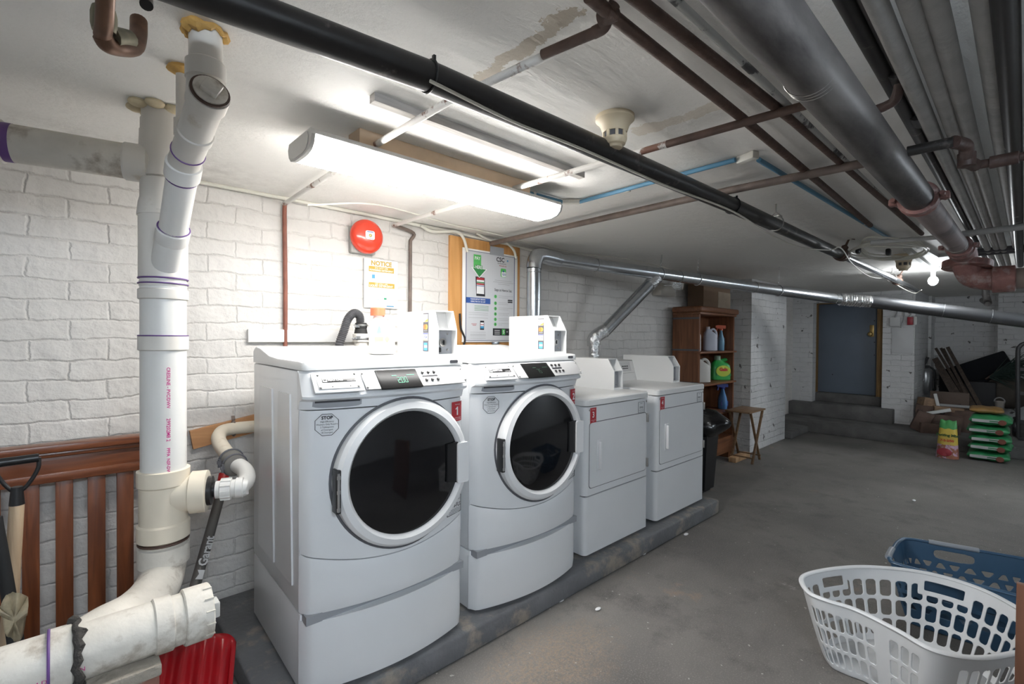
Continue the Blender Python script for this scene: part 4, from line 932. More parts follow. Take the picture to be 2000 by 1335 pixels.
b.poly([MT @ Vector(p) for p in ((0.0, -0.012, 0), (0.035, -0.012, 0), (0.035, 0.012, 0), (0.02, 0.004, 0), (0.0, 0.012, 0))])
b.build('shaft_lettering', mat('grey lettering', (0.5, 0.5, 0.5), 0.5), T)
M_redsh = mat('glossy red plastic', (0.33, 0.008, 0.012), 0.25)
B0 = Vector((0.30, 1.94, 0.335)); ux = Vector((0.93, -0.37, 0)).normalized(); dnv = Vector((-0.22, -0.40, -0.50)).normalized()
tl_ = at(300, 1245, Y=1.92); tr_ = at(463, 1234, Y=1.86); ux = (tr_-tl_); WW = ux.length; ux.normalize(); dnv = Vector((-0.15, -0.30, -0.62)).normalized(); nb_ = ux.cross(dnv).normalized()
def bl(u, v):
    e = 0.012*(abs(u-.5)*2)**6
    return tl_+ux*(WW*u)+dnv*(0.38*v+ (0.03*(abs(u-.5)*2)**8)*(1-v)) + nb_*(0.010*math.sin(u*PI*9)*min(1, v*8)*(1 if 0.06 < u < 0.94 else 0)-0.06*math.sin(v*PI*0.7))
b = MB(); b.grid(bl, 60, 20); b.build('blade', M_redsh, T, solid=0.004)
b = MB(); b.grid(lambda u, v: bl(0.0+0.55*u, 0.66+0.3*v*(1-(2*u-1)**2)**0.5+0.1*(2*u-1)**2)+(CAM-tl_).normalized()*0.016, 20, 6); b.build('blade_label', mat('label white', (0.6, 0.6, 0.62), 0.5), T)
# copper pipes in the ceiling, upper left
T = thing('copper_pipe_loop', 'short copper pipe loop hanging from the ceiling, upper left corner', 'pipe', (0.03, 1.1, 1.95))
Yc = 1.12
M_cop = mat('tarnished copper', (0.20, 0.11, 0.07), 0.45, 0.5, var=0.35, vscale=25)
b = MB(); b.tube(bez([at(207, -30, Y=1.02), at(204, 40, Y=1.08), at(200, 70, Y=1.12)], 5), 0.013, 16); b.tube(bez([at(200, 70, Y=1.12), at(210, 86, Y=1.13), at(235, 93, Y=1.15), at(262, 92, Y=1.2), at(270, 70, Y=1.24), at(271, 40, Y=1.26)], 6), [0.015]*31, 16); b.build('bent_pipe', M_cop, T)
b = MB(); b.lathe([(0.017, 0), (0.019, 0.01), (0.019, 0.03), (0.017, 0.04)], at(203, 62, Y=1.12), (0, 0, 1), 16); b.tube([at(213, 72, Y=1.13), at(252, 76, Y=1.17)], [0.02, 0.016], 12); b.build('elbow', mat('verdigris brass', (0.26, 0.24, 0.17), 0.5, 0.5, var=0.3, vscale=30), T)
o = MB().tube([at(284, -40, Z=CEIL), at(286, 10, Y=1.15)], 0.011, 14).build('pipe_stub', M_black); tag(o, 'black pipe stub in the ceiling at the upper left edge', 'pipe')
# ================================================================ pipes under the ceiling
def zrel(v): return CH+v
def run(name, label, pts, r, m, seg=18, cat='pipe', smoothn=0):
    T = thing(name, label, cat, pts[0]); 
    b = MB(); b.tube(bez(pts, smoothn) if smoothn else pts, r, seg); b.build('pipe_run', m, T); return T
# black pipe across the room
ZB = zrel(0.60)
bp = [at(x, y, Z=ZB) for x, y in ((840, 150), (1140, 277), (1430, 401), (1640, 496))]
dirn = (bp[0]-bp[1]).normalized()
P0 = at(430, 0, Z=ZB); ext = P0+(P0-bp[0]).normalized()*1.2
end = at(1790, 566, Z=ZB-0.03)
T = thing('black_steel_pipe', 'long black steel pipe with strapped cable crossing the whole ceiling', 'pipe', bp[1])
b = MB(); b.tube([ext, P0]+bp, 0.034, 24); b.build('pipe_run', M_blackpipe, T)
b = MB(); b.tube([bp[-1], at(1748, 546, Z=ZB-0.01), end], 0.025, 20); b.build('thin_end', M_galv, T)
for (x, y) in ((838, 149), (1430, 401)):
    b = MB(); p = at(x, y, Z=ZB); b.ring(p, dirn, 0.0365, 0.0025, 24, 6); b.box(p+Vector((0, -0.02, 0.034)), (0.006, 0.008, 0.012)); b.build('cable_tie', M_black, T)
for (x, y) in ((1643, 497), (1752, 548)):
    b = MB(); p = at(x, y, Z=ZB); b.lathe([(0.034, -0.07), (0.042, -0.06), (0.036, -0.03), (0.046, -0.02), (0.046, 0.02), (0.036, 0.03), (0.042, 0.06), (0.03, 0.07)], p, dirn, 20)
    b.lathe([(0.022, 0.0), (0.022, 0.06), (0.008, 0.07), (0.006, 0.115), (0.035, 0.118), (0.035, 0.126), (0.0, 0.128)], p+Vector((0, 0, 0.0)), (0.0, -0.35, 0.8), 14); b.build('gate_valve', M_rust, T)
b = MB()
for (x, y) in ((1515, 436), (1742, 543)):
    p = at(x, y, Z=ZB); b.ring(p, dirn, 0.038, 0.003, 24, 6); b.tube([p+Vector((0, 0.03, 0.03)), p+Vector((0, 0, 0.06)), p+Vector((0, -0.03, 0.03))], 0.003, 8); b.cyl(p+Vector((0, 0, 0.055)), (p.x, p.y, CEIL), 0.004, seg=8)
b.build_each('pipe_hanger', M_screw, T)
# white cable strapped under it
cp = [bp[0]+Vector((0, 0.03, -0.025))]; 
cab = [at(840, 158, Z=ZB-0.03), at(1000, 236, Z=ZB-0.032), at(1140, 292, Z=ZB-0.034), at(1300, 362, Z=ZB-0.035), at(1430, 412, Z=ZB-0.036), at(1500, 455, Z=ZB-0.045), at(1560, 482, Z=ZB-0.06), at(1620, 488, Z=ZB-0.03), at(1642, 484, Z=ZB), at(1665, 515, Z=ZB-0.04), at(1700, 540, Z=ZB-0.06), at(1740, 545, Z=ZB), at(1755, 558, Z=ZB-0.05), at(1785, 572, Z=ZB-0.1), at(1800, 566, Z=ZB-0.08)]
o = MB().tube(bez(cab, 8), 0.004, 8).build('white_cable', M_cable); tag(o, 'thin white cable tied along the black steel pipe and sagging at its end', 'cable')
run('rusty_pipe', 'rusty brown pipe running beside the big pipe, nearer the lamp', [at(1150, -8, Z=2.03), at(1195, 30, Z=2.03), at(1450, 231, Z=2.03), at(1700, 440, Z=2.03)], 0.0135, M_rust)
run('rusty_pipe', 'rusty brown pipe running close beside the big pipe, the farther of two', [at(1200, -35, Z=2.03), at(1245, 0, Z=2.03), at(1550, 236, Z=2.03), at(1800, 456, Z=2.03)], 0.0135, M_rust)
run('flat_conduit', 'flaking black and white conduit tight against the big pipe', [at(1260, -55, Z=2.035), at(1500, 168, Z=2.035), at(1690, 352, Z=2.035), at(1790, 447, Z=2.035)], 0.009, mat('flaking conduit', (0.06, 0.06, 0.06), 0.6, col2=(0.42, 0.42, 0.40), c2scale=5, c2lo=0.44, c2hi=0.47))
# big pipe
ZG = zrel(0.515)
T = thing('big_steel_pipe', 'thick steel main pipe with red couplings along the upper right', 'pipe', (2.4, 0.27, ZG))
g0, g1 = Vector((-0.6, 0.305, ZG)), Vector((2.95, 0.262, ZG)); gd = (g1-g0).normalized()
M_big = mat('bare steel main', (0.21, 0.195, 0.185), 0.45, 0.5, var=0.35, vscale=6, col2=(0.05, 0.045, 0.045), c2scale=2.5, c2lo=0.42, c2hi=0.6, stretch=(0.5, 2, 2), bump=0.03, bscale=60)
b = MB(); b.tube([g0, Vector((2.30, g0.y+(g1.y-g0.y)*(2.9/3.55), ZG))], 0.0475, 36); b.build('pipe_run', M_big, T)
b = MB(); b.tube([Vector((2.30, 0.27, ZG)), Vector((3.75, 0.250, ZG))], 0.046, 36); b.build('far_length', mat('greyish pipe', (0.26, 0.21, 0.20), 0.6, var=0.3, vscale=4, col2=(0.12, 0.10, 0.10), c2scale=3), T)
def coupling(b, x, y, z, d, r):
    b.lathe([(r, -0.035), (r+0.012, -0.032), (r+0.015, -0.012), (r+0.010, 0.0), (r+0.015, 0.012), (r+0.012, 0.032), (r, 0.035)], (x, y, z), d, 32)
    u, v = frame_of(Vector(d))
    for s in (-1, 1):
        c = Vector((x, y, z))+u*s*(r+0.022); b.box(c, (0.035, 0.035, 0.026), None, 0.006); b.cyl(c-Vector(d).normalized()*0.05, c+Vector(d).normalized()*0.05, 0.008, seg=8)
b = MB(); coupling(b, 2.30, 0.27, ZG, (1, 0, 0), 0.0475); b.build('coupling', M_cast, T)
b = MB(); coupling(b, 3.62, 0.250, ZG, (1, 0, 0), 0.046); b.build('coupling', M_cast, T)
b = MB(); el = bez([(3.70, 0.25, ZG), (3.86, 0.248, ZG-0.01), (3.93, 0.24, ZG-0.07), (3.95, 0.21, ZG-0.14), (3.95, 0.12, ZG-0.165), (3.95, 0.05, ZG-0.165)], 6); b.tube(el, 0.062, 28)
b.lathe([(0.06, -0.02), (0.115, -0.018), (0.115, 0.018), (0.06, 0.02)], (3.94, 0.235, ZG-0.07), (0.15, -0.05, 1), 28); b.build('elbow', M_cast, T)
b = MB(); b.lathe([(0.06, -0.05), (0.076, -0.045), (0.076, 0.045), (0.06, 0.05)], (3.95, 0.08, ZG-0.165), (0, 1, 0), 28); b.build('coupling', M_cast, T)
b = MB(); b.tube([(3.95, 0.06, ZG-0.165), (3.95, -1.4, ZG-0.165)], 0.058, 28); b.build('cross_run', mat('brown grey pipe', (0.30, 0.24, 0.21), 0.6, var=0.25, vscale=6), T)
b = MB(); b.ring((3.5, 0.255, ZG), (1, 0, 0), 0.0465, 0.002, 28, 6); 
for k in range(3): b.ring((1.05+0.012*k, 0.287, ZG), (1, 0.02*k, 0.02), 0.048, 0.0012, 28, 5)
b.build_each('wire_band', M_screw, T)
# two dark pipes then the bank of pale pipes to the right of it
for i, (y, z, r, m, lab) in enumerate((
    (0.246, 2.02, 0.018, 'light', 'dark glossy pipe just right of the big steel pipe'),
    (0.215, 2.02, 0.018, 'dark', 'second dark jointed pipe right of the big steel pipe'),)):
    T = thing('dark_pipe', lab, 'pipe', (1.5, y, z))
    b = MB(); b.tube([(-0.5, y+0.01, z), (5.6, y-0.03, z)], r, 20); b.build('pipe_run', M_blackpipe, T)
    if i:
        b = MB()
        for xx in (1.52, 1.85): b.lathe([(r, -0.04), (r+0.008, -0.038), (r+0.008, 0.038), (r, 0.04)], (xx, y+0.002, z), (1, 0, 0), 20)
        b.build_each('joint', M_blackpipe, T); b = MB(); b.tube(bez([(1.52, y, z), (1.54, y+0.01, z-0.04), (1.56, y+0.03, z-0.055), (1.58, y+0.1, z-0.055)], 5), 0.012, 14); b.build('side_elbow', M_castd, T)
M_pale = mat('pale painted pipe', (0.42, 0.415, 0.40), 0.6, var=0.15, vscale=14, bump=0.3, bscale=50)
px_ = [(1724, 40, 0.0175, 'first pale pipe from the big steel pipe'), (1786, 40, 0.0175, 'second pale pipe from the big steel pipe'), (1836, 50, 0.0185, 'third pale pipe from the big steel pipe'), (1928, 60, 0.0215, 'rightmost pale pipe, beside the black spattered pipe')]
for i, (x, y, r, lab) in enumerate(px_):
    p = at(x, y, Z=zrel(0.62)); yy = p.y
    T = thing('pale_pipe', lab, 'pipe', (p.x, yy, p.z), group=None)
    b = MB(); b.tube([(-0.5, yy, p.z), (2.0, yy-0.003, p.z), (5.7, yy-0.03, p.z)], r, 22); b.build('pipe_run', M_pale, T)
p = at(1978, 100, Z=zrel(0.60))
M_spat = mat('black pipe with plaster', (0.03, 0.028, 0.027), 0.4, col2=(0.6, 0.59, 0.56), c2scale=7, c2lo=0.62, c2hi=0.635)
run('spattered_pipe', 'black pipe with white plaster spatters at the right edge', [(-0.5, p.y+0.01, p.z), (5.6, p.y, p.z)], 0.02, M_spat)
run('spattered_pipe', 'grey metal pipe outermost at the upper right corner', [(-0.5, p.y-0.045, p.z), (5.6, p.y-0.045, p.z)], 0.02, M_pale)
# rusty branch under the bank of pipes
T = thing('rusty_branch_pipe', 'dark rusty branch with elbow crossing under the pale pipes', 'pipe', at(1880, 285, Z=zrel(0.53)))
Zq = zrel(0.53)
q0, q1 = at(1772, 296, Z=Zq), at(1862, 277, Z=Zq); q2 = at(1886, 285, Z=Zq); q3 = at(1888, 312, Z=Zq-0.03); q4 = at(1905, 323, Z=Zq-0.035); q5 = at(2010, 303, Z=Zq-0.035)
b = MB(); b.tube([q0, q1], 0.014, 16); b.build('pipe_run', M_blackpipe, T)
b = MB(); b.tube(bez([q1, q2, q3, q4], 6), 0.0165, 18); b.tube([q4, q5], 0.012, 16); b.lathe([(0.015, -.02), (0.020, -.018), (0.020, .018), (0.015, .02)], q3, (0, 0, 1), 16)
pm = q4+(q5-q4)*0.55; b.lathe([(0.012, -.03), (0.017, -.028), (0.017, .028), (0.012, .03)], pm, (q5-q4), 16); b.build('elbow', M_castd, T)
# strut under the far end of the bank
p = at(1885, 456, Z=zrel(0.56)); q = at(2010, 441, Z=zrel(0.56))
o = MB().tube([p+(p-q)*0.05, q+(q-p)*0.5], 0.016, 16).build('cross_strut', M_pale); tag(o, 'pale cross pipe carrying the far ends of the pale pipes', 'pipe')
b = MB(); 
for x, z in ((4.6, 1.97), (4.75, 1.97)): b.bar((x, 0.3, z), (x, -0.6, z), 0.03, 0.03)
[tag(o, ['nearer dark metal bar under the far ends of the pipe bank', 'farther dark metal bar under the far ends of the pipe bank'][i], 'bar') for i, o in enumerate(b.build_each('dark_bar', M_darkgrey))]
# thin pipes crossing from the wall
T = run('crossing_pipe', 'white thin pipe crossing over the strip light, dropping down left of the bell', [(0.83, YW-0.03, 2.02), (0.80, 1.59, 2.02), (0.80, 1.12, 2.02), at(1165, 62, Z=2.02)], 0.011, M_rustw)
b = MB(); x = at(556, 415, Y=YW-0.02).x; b.tube(bez([(0.83, YW-0.04, 2.02), (x, YW-0.02, 2.005), (x, YW-0.018, 1.96)], 5)+[Vector((x+0.005, YW-0.018, 1.6)), Vector((x+0.005, YW-0.018, 1.29))], 0.0105, 14); b.build('drop', mat('red brown pipe', (0.25, 0.09, 0.06), 0.6, var=0.3, vscale=12), T)
b = MB(); b.tube(bez([at(1160, 64, Z=2.02), at(1180, 52, Z=2.02), at(1188, 30, Z=2.03), at(1200, 8, Z=2.04)], 5), [0.013]*16, 14); b.lathe([(0.014, -.02), (0.018, -.018), (0.018, .018), (0.014, .02)], at(1188, 30, Z=2.03), (0, 1, 0), 14); b.tube([at(1060, 107, Z=2.0199), at(1160, 64, Z=2.0199)], 0.0118, 14); b.build('rusty_end', M_rust, T)
T = run('crossing_pipe', 'part painted rusty pipe crossing below the smoke detector to the big pipe', [(1.44, YW-0.04, 2.01), (1.46, 1.5, 2.01), (1.49, 0.83, 2.01), (1.52, 0.36, 2.01)], 0.0115, M_rustw)
b = MB(); b.tube([(1.49, 0.83, 2.0099), (1.52, 0.36, 2.0099)], 0.0125, 14); b.build('rusty_end', M_rust, T)
b = MB(); x = at(802, 445, Y=YW-0.02).x; b.tube(bez([(1.44, YW-0.05, 2.01), (x+0.02, YW-0.02, 1.99), (x, YW-0.018, 1.94)], 5)+[Vector((x, YW-0.018, 1.5)), Vector((x-0.003, YW-0.018, 1.30))], 0.0105, 14); b.build('drop', M_brownpipe, T)
T = run('crossing_pipe', 'brown grey pipe from the plywood board to the big steel pipe', [(2.21, YW-0.03, 2.01), (2.15, 0.99, 2.01), (2.17, 0.36, 2.01)], 0.0165, M_brownpipe)
# wooden strips and board on the ceiling
M_gwood = wood_mat('painted grey wood', (0.36, 0.33, 0.30), (0.55, 0.52, 0.48), 0.7, 0)
def slab(name, pts, z0, z1, m, label, cat):
    b = MB(); b.prism([(p.x, p.y) for p in pts], 'xy', z0, z1); o = b.build(name, m); return tag(o, label, cat)
a, c = at(722, 203, Z=2.035), at(1131, 350, Z=2.035)
slab('wooden_strip', [Vector((a.x, a.y+0.0, 0)), Vector((c.x, c.y, 0)), Vector((c.x, c.y-0.03, 0)), Vector((a.x, a.y-0.03, 0))], 2.035, CEIL, M_gwood, 'grey painted wooden strip on the ceiling beyond the strip light', 'wooden strip')
a, c = at(725, 293, Z=2.0), at(1000, 355, Z=2.0)
slab('mounting_board', [Vector((0.74, 1.63, 0)), Vector((1.56, 1.63, 0)), Vector((1.56, 1.545, 0)), Vector((0.74, 1.545, 0))], 1.995, CEIL, mat('bare pine board', (0.60, 0.45, 0.31), 0.6, var=0.15, vscale=8), 'pine board on the ceiling that carries the strip light', 'board')
# blue flexible conduit with white junction boxes
M_blue = mat('blue conduit', (0.10, 0.26, 0.40), 0.45)
T = thing('blue_conduit', 'blue plastic conduit with white boxes zigzagging over the ceiling', 'conduit', at(1480, 310, Z=2.04))
K = [at(x, y, Z=2.045) for x, y in ((1020, 373), (1098, 394), (1132, 394), (1436, 312), (1482, 312), (1745, 470))]
b = MB(); b.tube([K[0], K[1]], 0.0095, 14); b.tube([K[2], K[3]], 0.0095, 14); b.tube([K[4], K[5]], 0.0095, 14); b.build('tube', M_blue, T)
b = MB(); b.bar(K[1], K[2], 0.026, 0.02, 0.004); p = at(1460, 308, Z=2.045); b.box(p, (0.075, 0.035, 0.028), 1.25, 0.004)
for x, y in ((1042, 379), (1226, 370), (1690, 435)): b.box(at(x, y, Z=2.046), (0.02, 0.026, 0.024), None, 0.004)
b.build_each('white_box', mat('off white plastic', (0.68, 0.66, 0.6), 0.5), T)
# smoke detectors
M_crm = mat('aged cream plastic', (0.66, 0.55, 0.38), 0.45)
def smoke(p, s, lab, m=M_crm):
    T = thing('smoke_detector', lab, 'smoke detector', (p.x, p.y, CEIL-0.09*s))
    z = CEIL
    b = MB(); b.lathe([(0.066*s, z), (0.066*s, z-0.014*s), (0.058*s, z-0.020*s), (0.050*s, z-0.032*s), (0.044*s, z-0.05*s), (0.041*s, z-0.056*s)], (p.x, p.y, 0), (0, 0, 1), 32); b.build('base', m, T)
    b = MB(); b.lathe([(0.036*s, z-0.05*s), (0.036*s, z-0.078*s)], (p.x, p.y, 0), (0, 0, 1), 24); b.build('dark_chamber', M_darkgrey, T)
    b = MB()
    for k in range(8): a_ = 2*PI*k/8; b.box((p.x+0.0385*s*math.cos(a_), p.y+0.0385*s*math.sin(a_), z-0.065*s), (0.006*s, 0.010*s, 0.03*s), a_)
    b.lathe([(0.041*s, z-0.076*s), (0.041*s, z-0.083*s), (0.036*s, z-0.096*s), (0.028*s, z-0.100*s), (0.026*s, z-0.108*s), (0.0, z-0.110*s)], (p.x, p.y, 0), (0, 0, 1), 28); b.build('sensor_head', m, T)
smoke(at(1201, 228, Z=CEIL), 0.92, 'cream smoke detector on the ceiling between black pipe and rusty crossing pipe')
smoke(at(1765, 497, Z=CEIL), 1.2, 'cream detector on the ceiling beside the far bulb and cable coil')
# coil of cable on the ceiling near the bulb
T = thing('cable_coil', 'flat coil of white cables under the ceiling at the end of the blue conduit', 'cable', at(1740, 480, Z=2.03))
random.seed(4); c0_ = at(1745, 484, Z=2.02)
for k in range(7):
    rx = 0.55-0.03*k; ry = 0.16+0.012*k
    b = MB(); b.tube([c0_+Vector((rx*math.cos(t)+0.05*math.sin(k), ry*math.sin(t)+0.02*k*0.3, 0.012*math.sin(3*t+k)-0.006*k)) for t in [2*PI*q/40 for q in range(40)]], 0.006, 6, closed=True); b.build('loop', M_cable, T)
b = MB(); 
for x, y in ((1676, 488), (1735, 492)): b.box(at(x, y, Z=2.0), (0.05, 0.03, 0.05), None, 0.01)
b.build_each('black_clip', M_black, T)
# light boards round the far bulb
M_lw = mat('white batten', (0.6, 0.6, 0.58), 0.6)
for (a_, c_, w_, lab) in (((1770, 485), (1820, 523), 0.035, 'white batten on the ceiling leading to the bulb'), ((1788, 476), (1830, 500), 0.03, 'white batten on the ceiling left of the panel near the bulb'), ((1830, 500), (1856, 496), 0.03, 'short white batten on the ceiling right of the bulb')):
    b = MB(); b.bar(at(*a_, Z=2.045), at(*c_, Z=2.045), w_, 0.03); tag(b.build('ceiling_batten', M_lw), lab, 'batten')
run('cross_conduit', 'thin horizontal conduit with rusty section near the far end', [at(1700, 473, Z=2.0), at(1900, 458, Z=2.0)], 0.014, M_lw)
# ================================================================ silver vent ducts
T = thing('dryer_vent_duct', 'silver dryer duct rising behind the payment box and running along the wall past the door', 'duct', (2.5, 2.4, 1.2))
yv = 2.42; xv = at(1042, 600, Y=yv).x
RD = 0.052
t0 = Vector((xv, yv, 1.02)); t1 = Vector((xv, yv, at(1045, 525, Y=yv).z)); k2 = at(1090, 507, Y=yv)
b = MB(); b.cyl(t0, t1, RD, seg=28)
for y in (532,): b.ring((xv, yv, at(1045, y, Y=yv).z), (0, 0, 1), RD, 0.003, 28, 6)
b.build('riser', M_galv, T)
b = MB(); b.tube(bez([t1, t1+Vector((0.012, 0, 0.06)), t1+Vector((0.06, 0, 0.10)), k2], 5), RD+0.004, 24)
b.build('elbow', M_galv, T)
L1 = [k2, at(1300, 538, Y=2.36), at(1530, 571, Y=1.95), at(1640, 582, Y=1.7)]
def zmod(p, q, n): return [p+(q-p)*i/n for i in range(n+1)]
# keep the run straight in space: fix both ends, sample between
A0 = k2; A1 = None
dz = 5.1; r_ = _F+_R*((1640-1000)/FPX)-_U*((584-667.5)/FPX); A1 = CAM+r_*dz
b = MB(); b.tube([A0, A1], [RD-0.004, RD], 28); b.build('long_run', M_galv, T)
b = MB()
for f in (0.10, 0.35, 0.62, 0.97):
    p = A0.lerp(A1, f); b.ring(p, (A1-A0), RD, 0.002, 28, 6)
b.build_each('joint_band', M_screw, T)
r_ = _F+_R*((1702-1000)/FPX)-_U*((589-667.5)/FPX); A2 = CAM+r_*5.05
b = MB(); random.seed(9); n = 40; b.tube([A1.lerp(A2, i/n) for i in range(n+1)], [RD+0.010+0.005*math.sin(i*1.9)+random.uniform(-.002, .002) for i in range(n+1)], 28); b.build('foil_sleeve', M_foil, T)
r_ = _F+_R*((2040-1000)/FPX)-_U*((631-667.5)/FPX); A3 = CAM+r_*4.35
b = MB(); b.tube([A2, A3], RD+0.012, 28); b.build('cross_run', mat('dull duct', (0.16, 0.165, 0.175), 0.38, 0.9), T)
b = MB()
for f in (0.45, 0.72): b.ring(A2.lerp(A3, f), (A3-A2), RD+0.013, 0.003, 28, 6)
b.build_each('joint_band', M_galv, T)
b = MB(); 
for (x, y, yy, Yp) in ((1290, 538, 500, 2.3), (1362, 547, 505, 2.2), (1520, 562, 528, 2.0)):
    f = (x-1090)/(1640-1090); 
    # find the point of the run that shows at pixel x
    lo, hi = 0.0, 1.0
    for _ in range(30):
        mid = (lo+hi)/2; p = A0.lerp(A1, mid)-CAM; xx = 1000+FPX*p.dot(_R)/p.dot(_F)
        if xx < x: lo = mid
        else: hi = mid
    p = A0.lerp(A1, lo); b.bar(p+Vector((0, 0, RD)), (p.x+0.02, p.y, CEIL), 0.012, 0.002); b.ring(p, A1-A0, RD+0.002, 0.003, 24, 6)
b.build_each('hanger_strap', M_foil, T)
T = thing('slanting_vent_duct', 'silver duct slanting up from the fourth dryer to the long duct', 'duct', (3.2, 2.42, 1.0))
xq = at(1160, 690, Y=yv).x; s1 = Vector((xq, yv, at(1160, 668, Y=yv).z)); 
lo, hi = 0.0, 1.0
for _ in range(30):
    mid = (lo+hi)/2; p = A0.lerp(A1, mid)-CAM; xx = 1000+FPX*p.dot(_R)/p.dot(_F)
    if xx < 1283: lo = mid
    else: hi = mid
s2 = A0.lerp(A1, lo)-Vector((0, 0, 0.03))
b = MB(); b.cyl((xq, yv, 1.02), s1, 0.042, seg=24); b.build('riser', M_foil, T)
sm = s1+(s2-s1)*0.10; b = MB(); b.tube(bez([s1-Vector((0, 0, 0.03)), s1+Vector((0, 0, 0.03)), sm+Vector((0.0, 0, 0.02)), s1+(s2-s1)*0.18], 6), 0.055, 20); b.build('elbow', M_foil, T)
b = MB(); b.tube([s1+(s2-s1)*0.14, s2], 0.050, 28); b.build('slope', M_galv, T)
b = MB(); b.tube([s1+(s2-s1)*0.88, s2], 0.056, 20); b.build('foil_joint', M_foil, T)
# ================================================================ things on the long wall
YF = YW
def WX(x, y, Y=YF-0.03): p = at(x, y, Y=Y); return p.x, p.z
# fire bell
T = thing('fire_bell', 'round red alarm bell high on the white brick wall', 'bell', (1.30, YF-0.03, 1.93))
bx_, bz_ = WX(716, 462, YF-0.05)
M_bell = mat('alarm red', (0.72, 0.055, 0.025), 0.25, coat=0.4)
b = MB(); b.lathe([(0.088, 0.0), (0.096, 0.010), (0.096, 0.020), (0.090, 0.036), (0.070, 0.050), (0.040, 0.057), (0.0, 0.060)], (bx_, YF-0.035, bz_), (0, -1, 0), 48); b.build('gong', M_bell, T)
b = MB(); b.prism(rrect(bx_-0.028, bx_+0.026, bz_-0.022, bz_+0.026, 0.01), 'xz', YF-0.0965, YF-0.090); b.build('centre_label', M_white, T)
b = MB(); b.bx(bx_-0.02, bx_+0.018, YF-0.0972, YF-0.0965, bz_+0.018, bz_+0.022); b.bx(bx_-0.02, bx_+0.018, YF-0.0972, YF-0.0965, bz_-0.018, bz_-0.016); b.build('label_print', mat('label blue', (0.05, 0.08, 0.35), 0.5), T)
b = MB(); b.lathe([(0.009, 0), (0.008, 0.004), (0, 0.006)], (bx_, YF-0.0965, bz_), (0, -1, 0), 16); b.build('centre_bolt', M_brass, T)
b = MB(); b.box((bx_-0.01, YF-0.018, bz_-0.02), (0.15, 0.036, 0.15), None, 0.008); b.build('back_box', mat('grey box', (0.35, 0.34, 0.32), 0.6), T)
# notice
def WP(x, y): return WX(x, y, YF-0.014)
T = thing('notice_sign', 'white notice sheet with yellow bars below the red bell', 'sign', (1.38, YF-0.02, 1.5))
x0, z1 = WP(711, 503); x1, z0 = WP(776, 603)
b = MB(); b.bx(x0, x1, YF-0.016, YF-0.012, z0, z1, 0.001); b.build('sheet', mat('white sheet', (0.80, 0.80, 0.80), 0.35), T)
w_, h_ = x1-x0, z1-z0; yq = YF-0.0172
U = lambda u, v, o=0: (x0+w_*u, yq-o, z0+h_*(1-v))
b = MB()
def rect(u0, v0, u1, v1, o=0, mi=None):
    if mi is not None: b.mi = mi
    (xa, ya, za), (xb, yb, zb) = U(u0, v0, o), U(u1, v1, o); b.bx(xa, xb, ya-0.0004, ya, zb, za)
def txt(s, u, v, size, mi, al='CENTER', sx=1.0, bold=0, o=0.001):
    b.mi = mi; b.text(s, size, xzM(*U(u, v, o)), al, bold=bold, sx=sx)
txt('NOTICE', 0.5, 0.088, 0.037, 0, bold=0.0014, sx=0.98)
rect(0.13, 0.15, 0.88, 0.26, 0, 0); rect(0.13, 0.48, 0.90, 0.58, 0, 0)
txt('DO NOT USE', 0.5, 0.18, 0.014, 1); txt('POWDERED DETERGENT', 0.5, 0.228, 0.0132, 1, bold=0.0003)
txt('USE ONLY (HE)', 0.5, 0.505, 0.012, 1); txt('LIQUID DETERGENT', 0.5, 0.547, 0.0165, 1, bold=0.0003)
for (u, v, r) in ((0.27, 0.36, 0.0235), (0.41, 0.80, 0.017), (0.62, 0.80, 0.017)):
    b.mi = 2; q = U(u, v, 0.0006); b.ring(q, (0, 1, 0), r, 0.0009, 28, 5)
b.mi = 4; rect(0.22, 0.32, 0.31, 0.40); b.mi = 3; rect(0.58, 0.785, 0.655, 0.82); rect(0.385, 0.825, 0.44, 0.833, 0, 4)
txt('PERCEPTIONS', 0.72, 0.945, 0.008, 4, bold=0.0002) if False else None
for k in range(3): rect(0.46, 0.33+0.035*k, 0.86, 0.334+0.035*k, 0, 5)
for k in range(4):
    rect(0.22, 0.63+0.025*k, 0.46, 0.634+0.025*k, 0, 5); rect(0.58, 0.63+0.03*k, 0.84, 0.634+0.03*k, 0, 5)
rect(0.66, 0.945, 0.88, 0.965, 0, 4)
b.build('printing', [mat('notice yellow', (0.50, 0.33, 0.045), 0.5), M_white, mat('pale gold', (0.72, 0.68, 0.4), 0.5), mat('notice green', (0.02, 0.3, 0.14), 0.5), mat('notice blue', (0.08, 0.3, 0.5), 0.5), M_inkg], T)
# plywood board
M_ply = wood_mat('orange plywood', (0.50, 0.24, 0.07), (0.68, 0.36, 0.13), 0.45, 2, 5)
xa, _ = WX(879, 500, YF-0.02); xb, _ = WX(1015, 500, YF-0.02)
b = MB(); b.bx(xa, xb, YF-0.022, YF, 1.20, 2.02, 0.001); o = tag(b.build('plywood_board', M_ply), 'tall orange plywood board on the wall behind the payment poster', 'board')
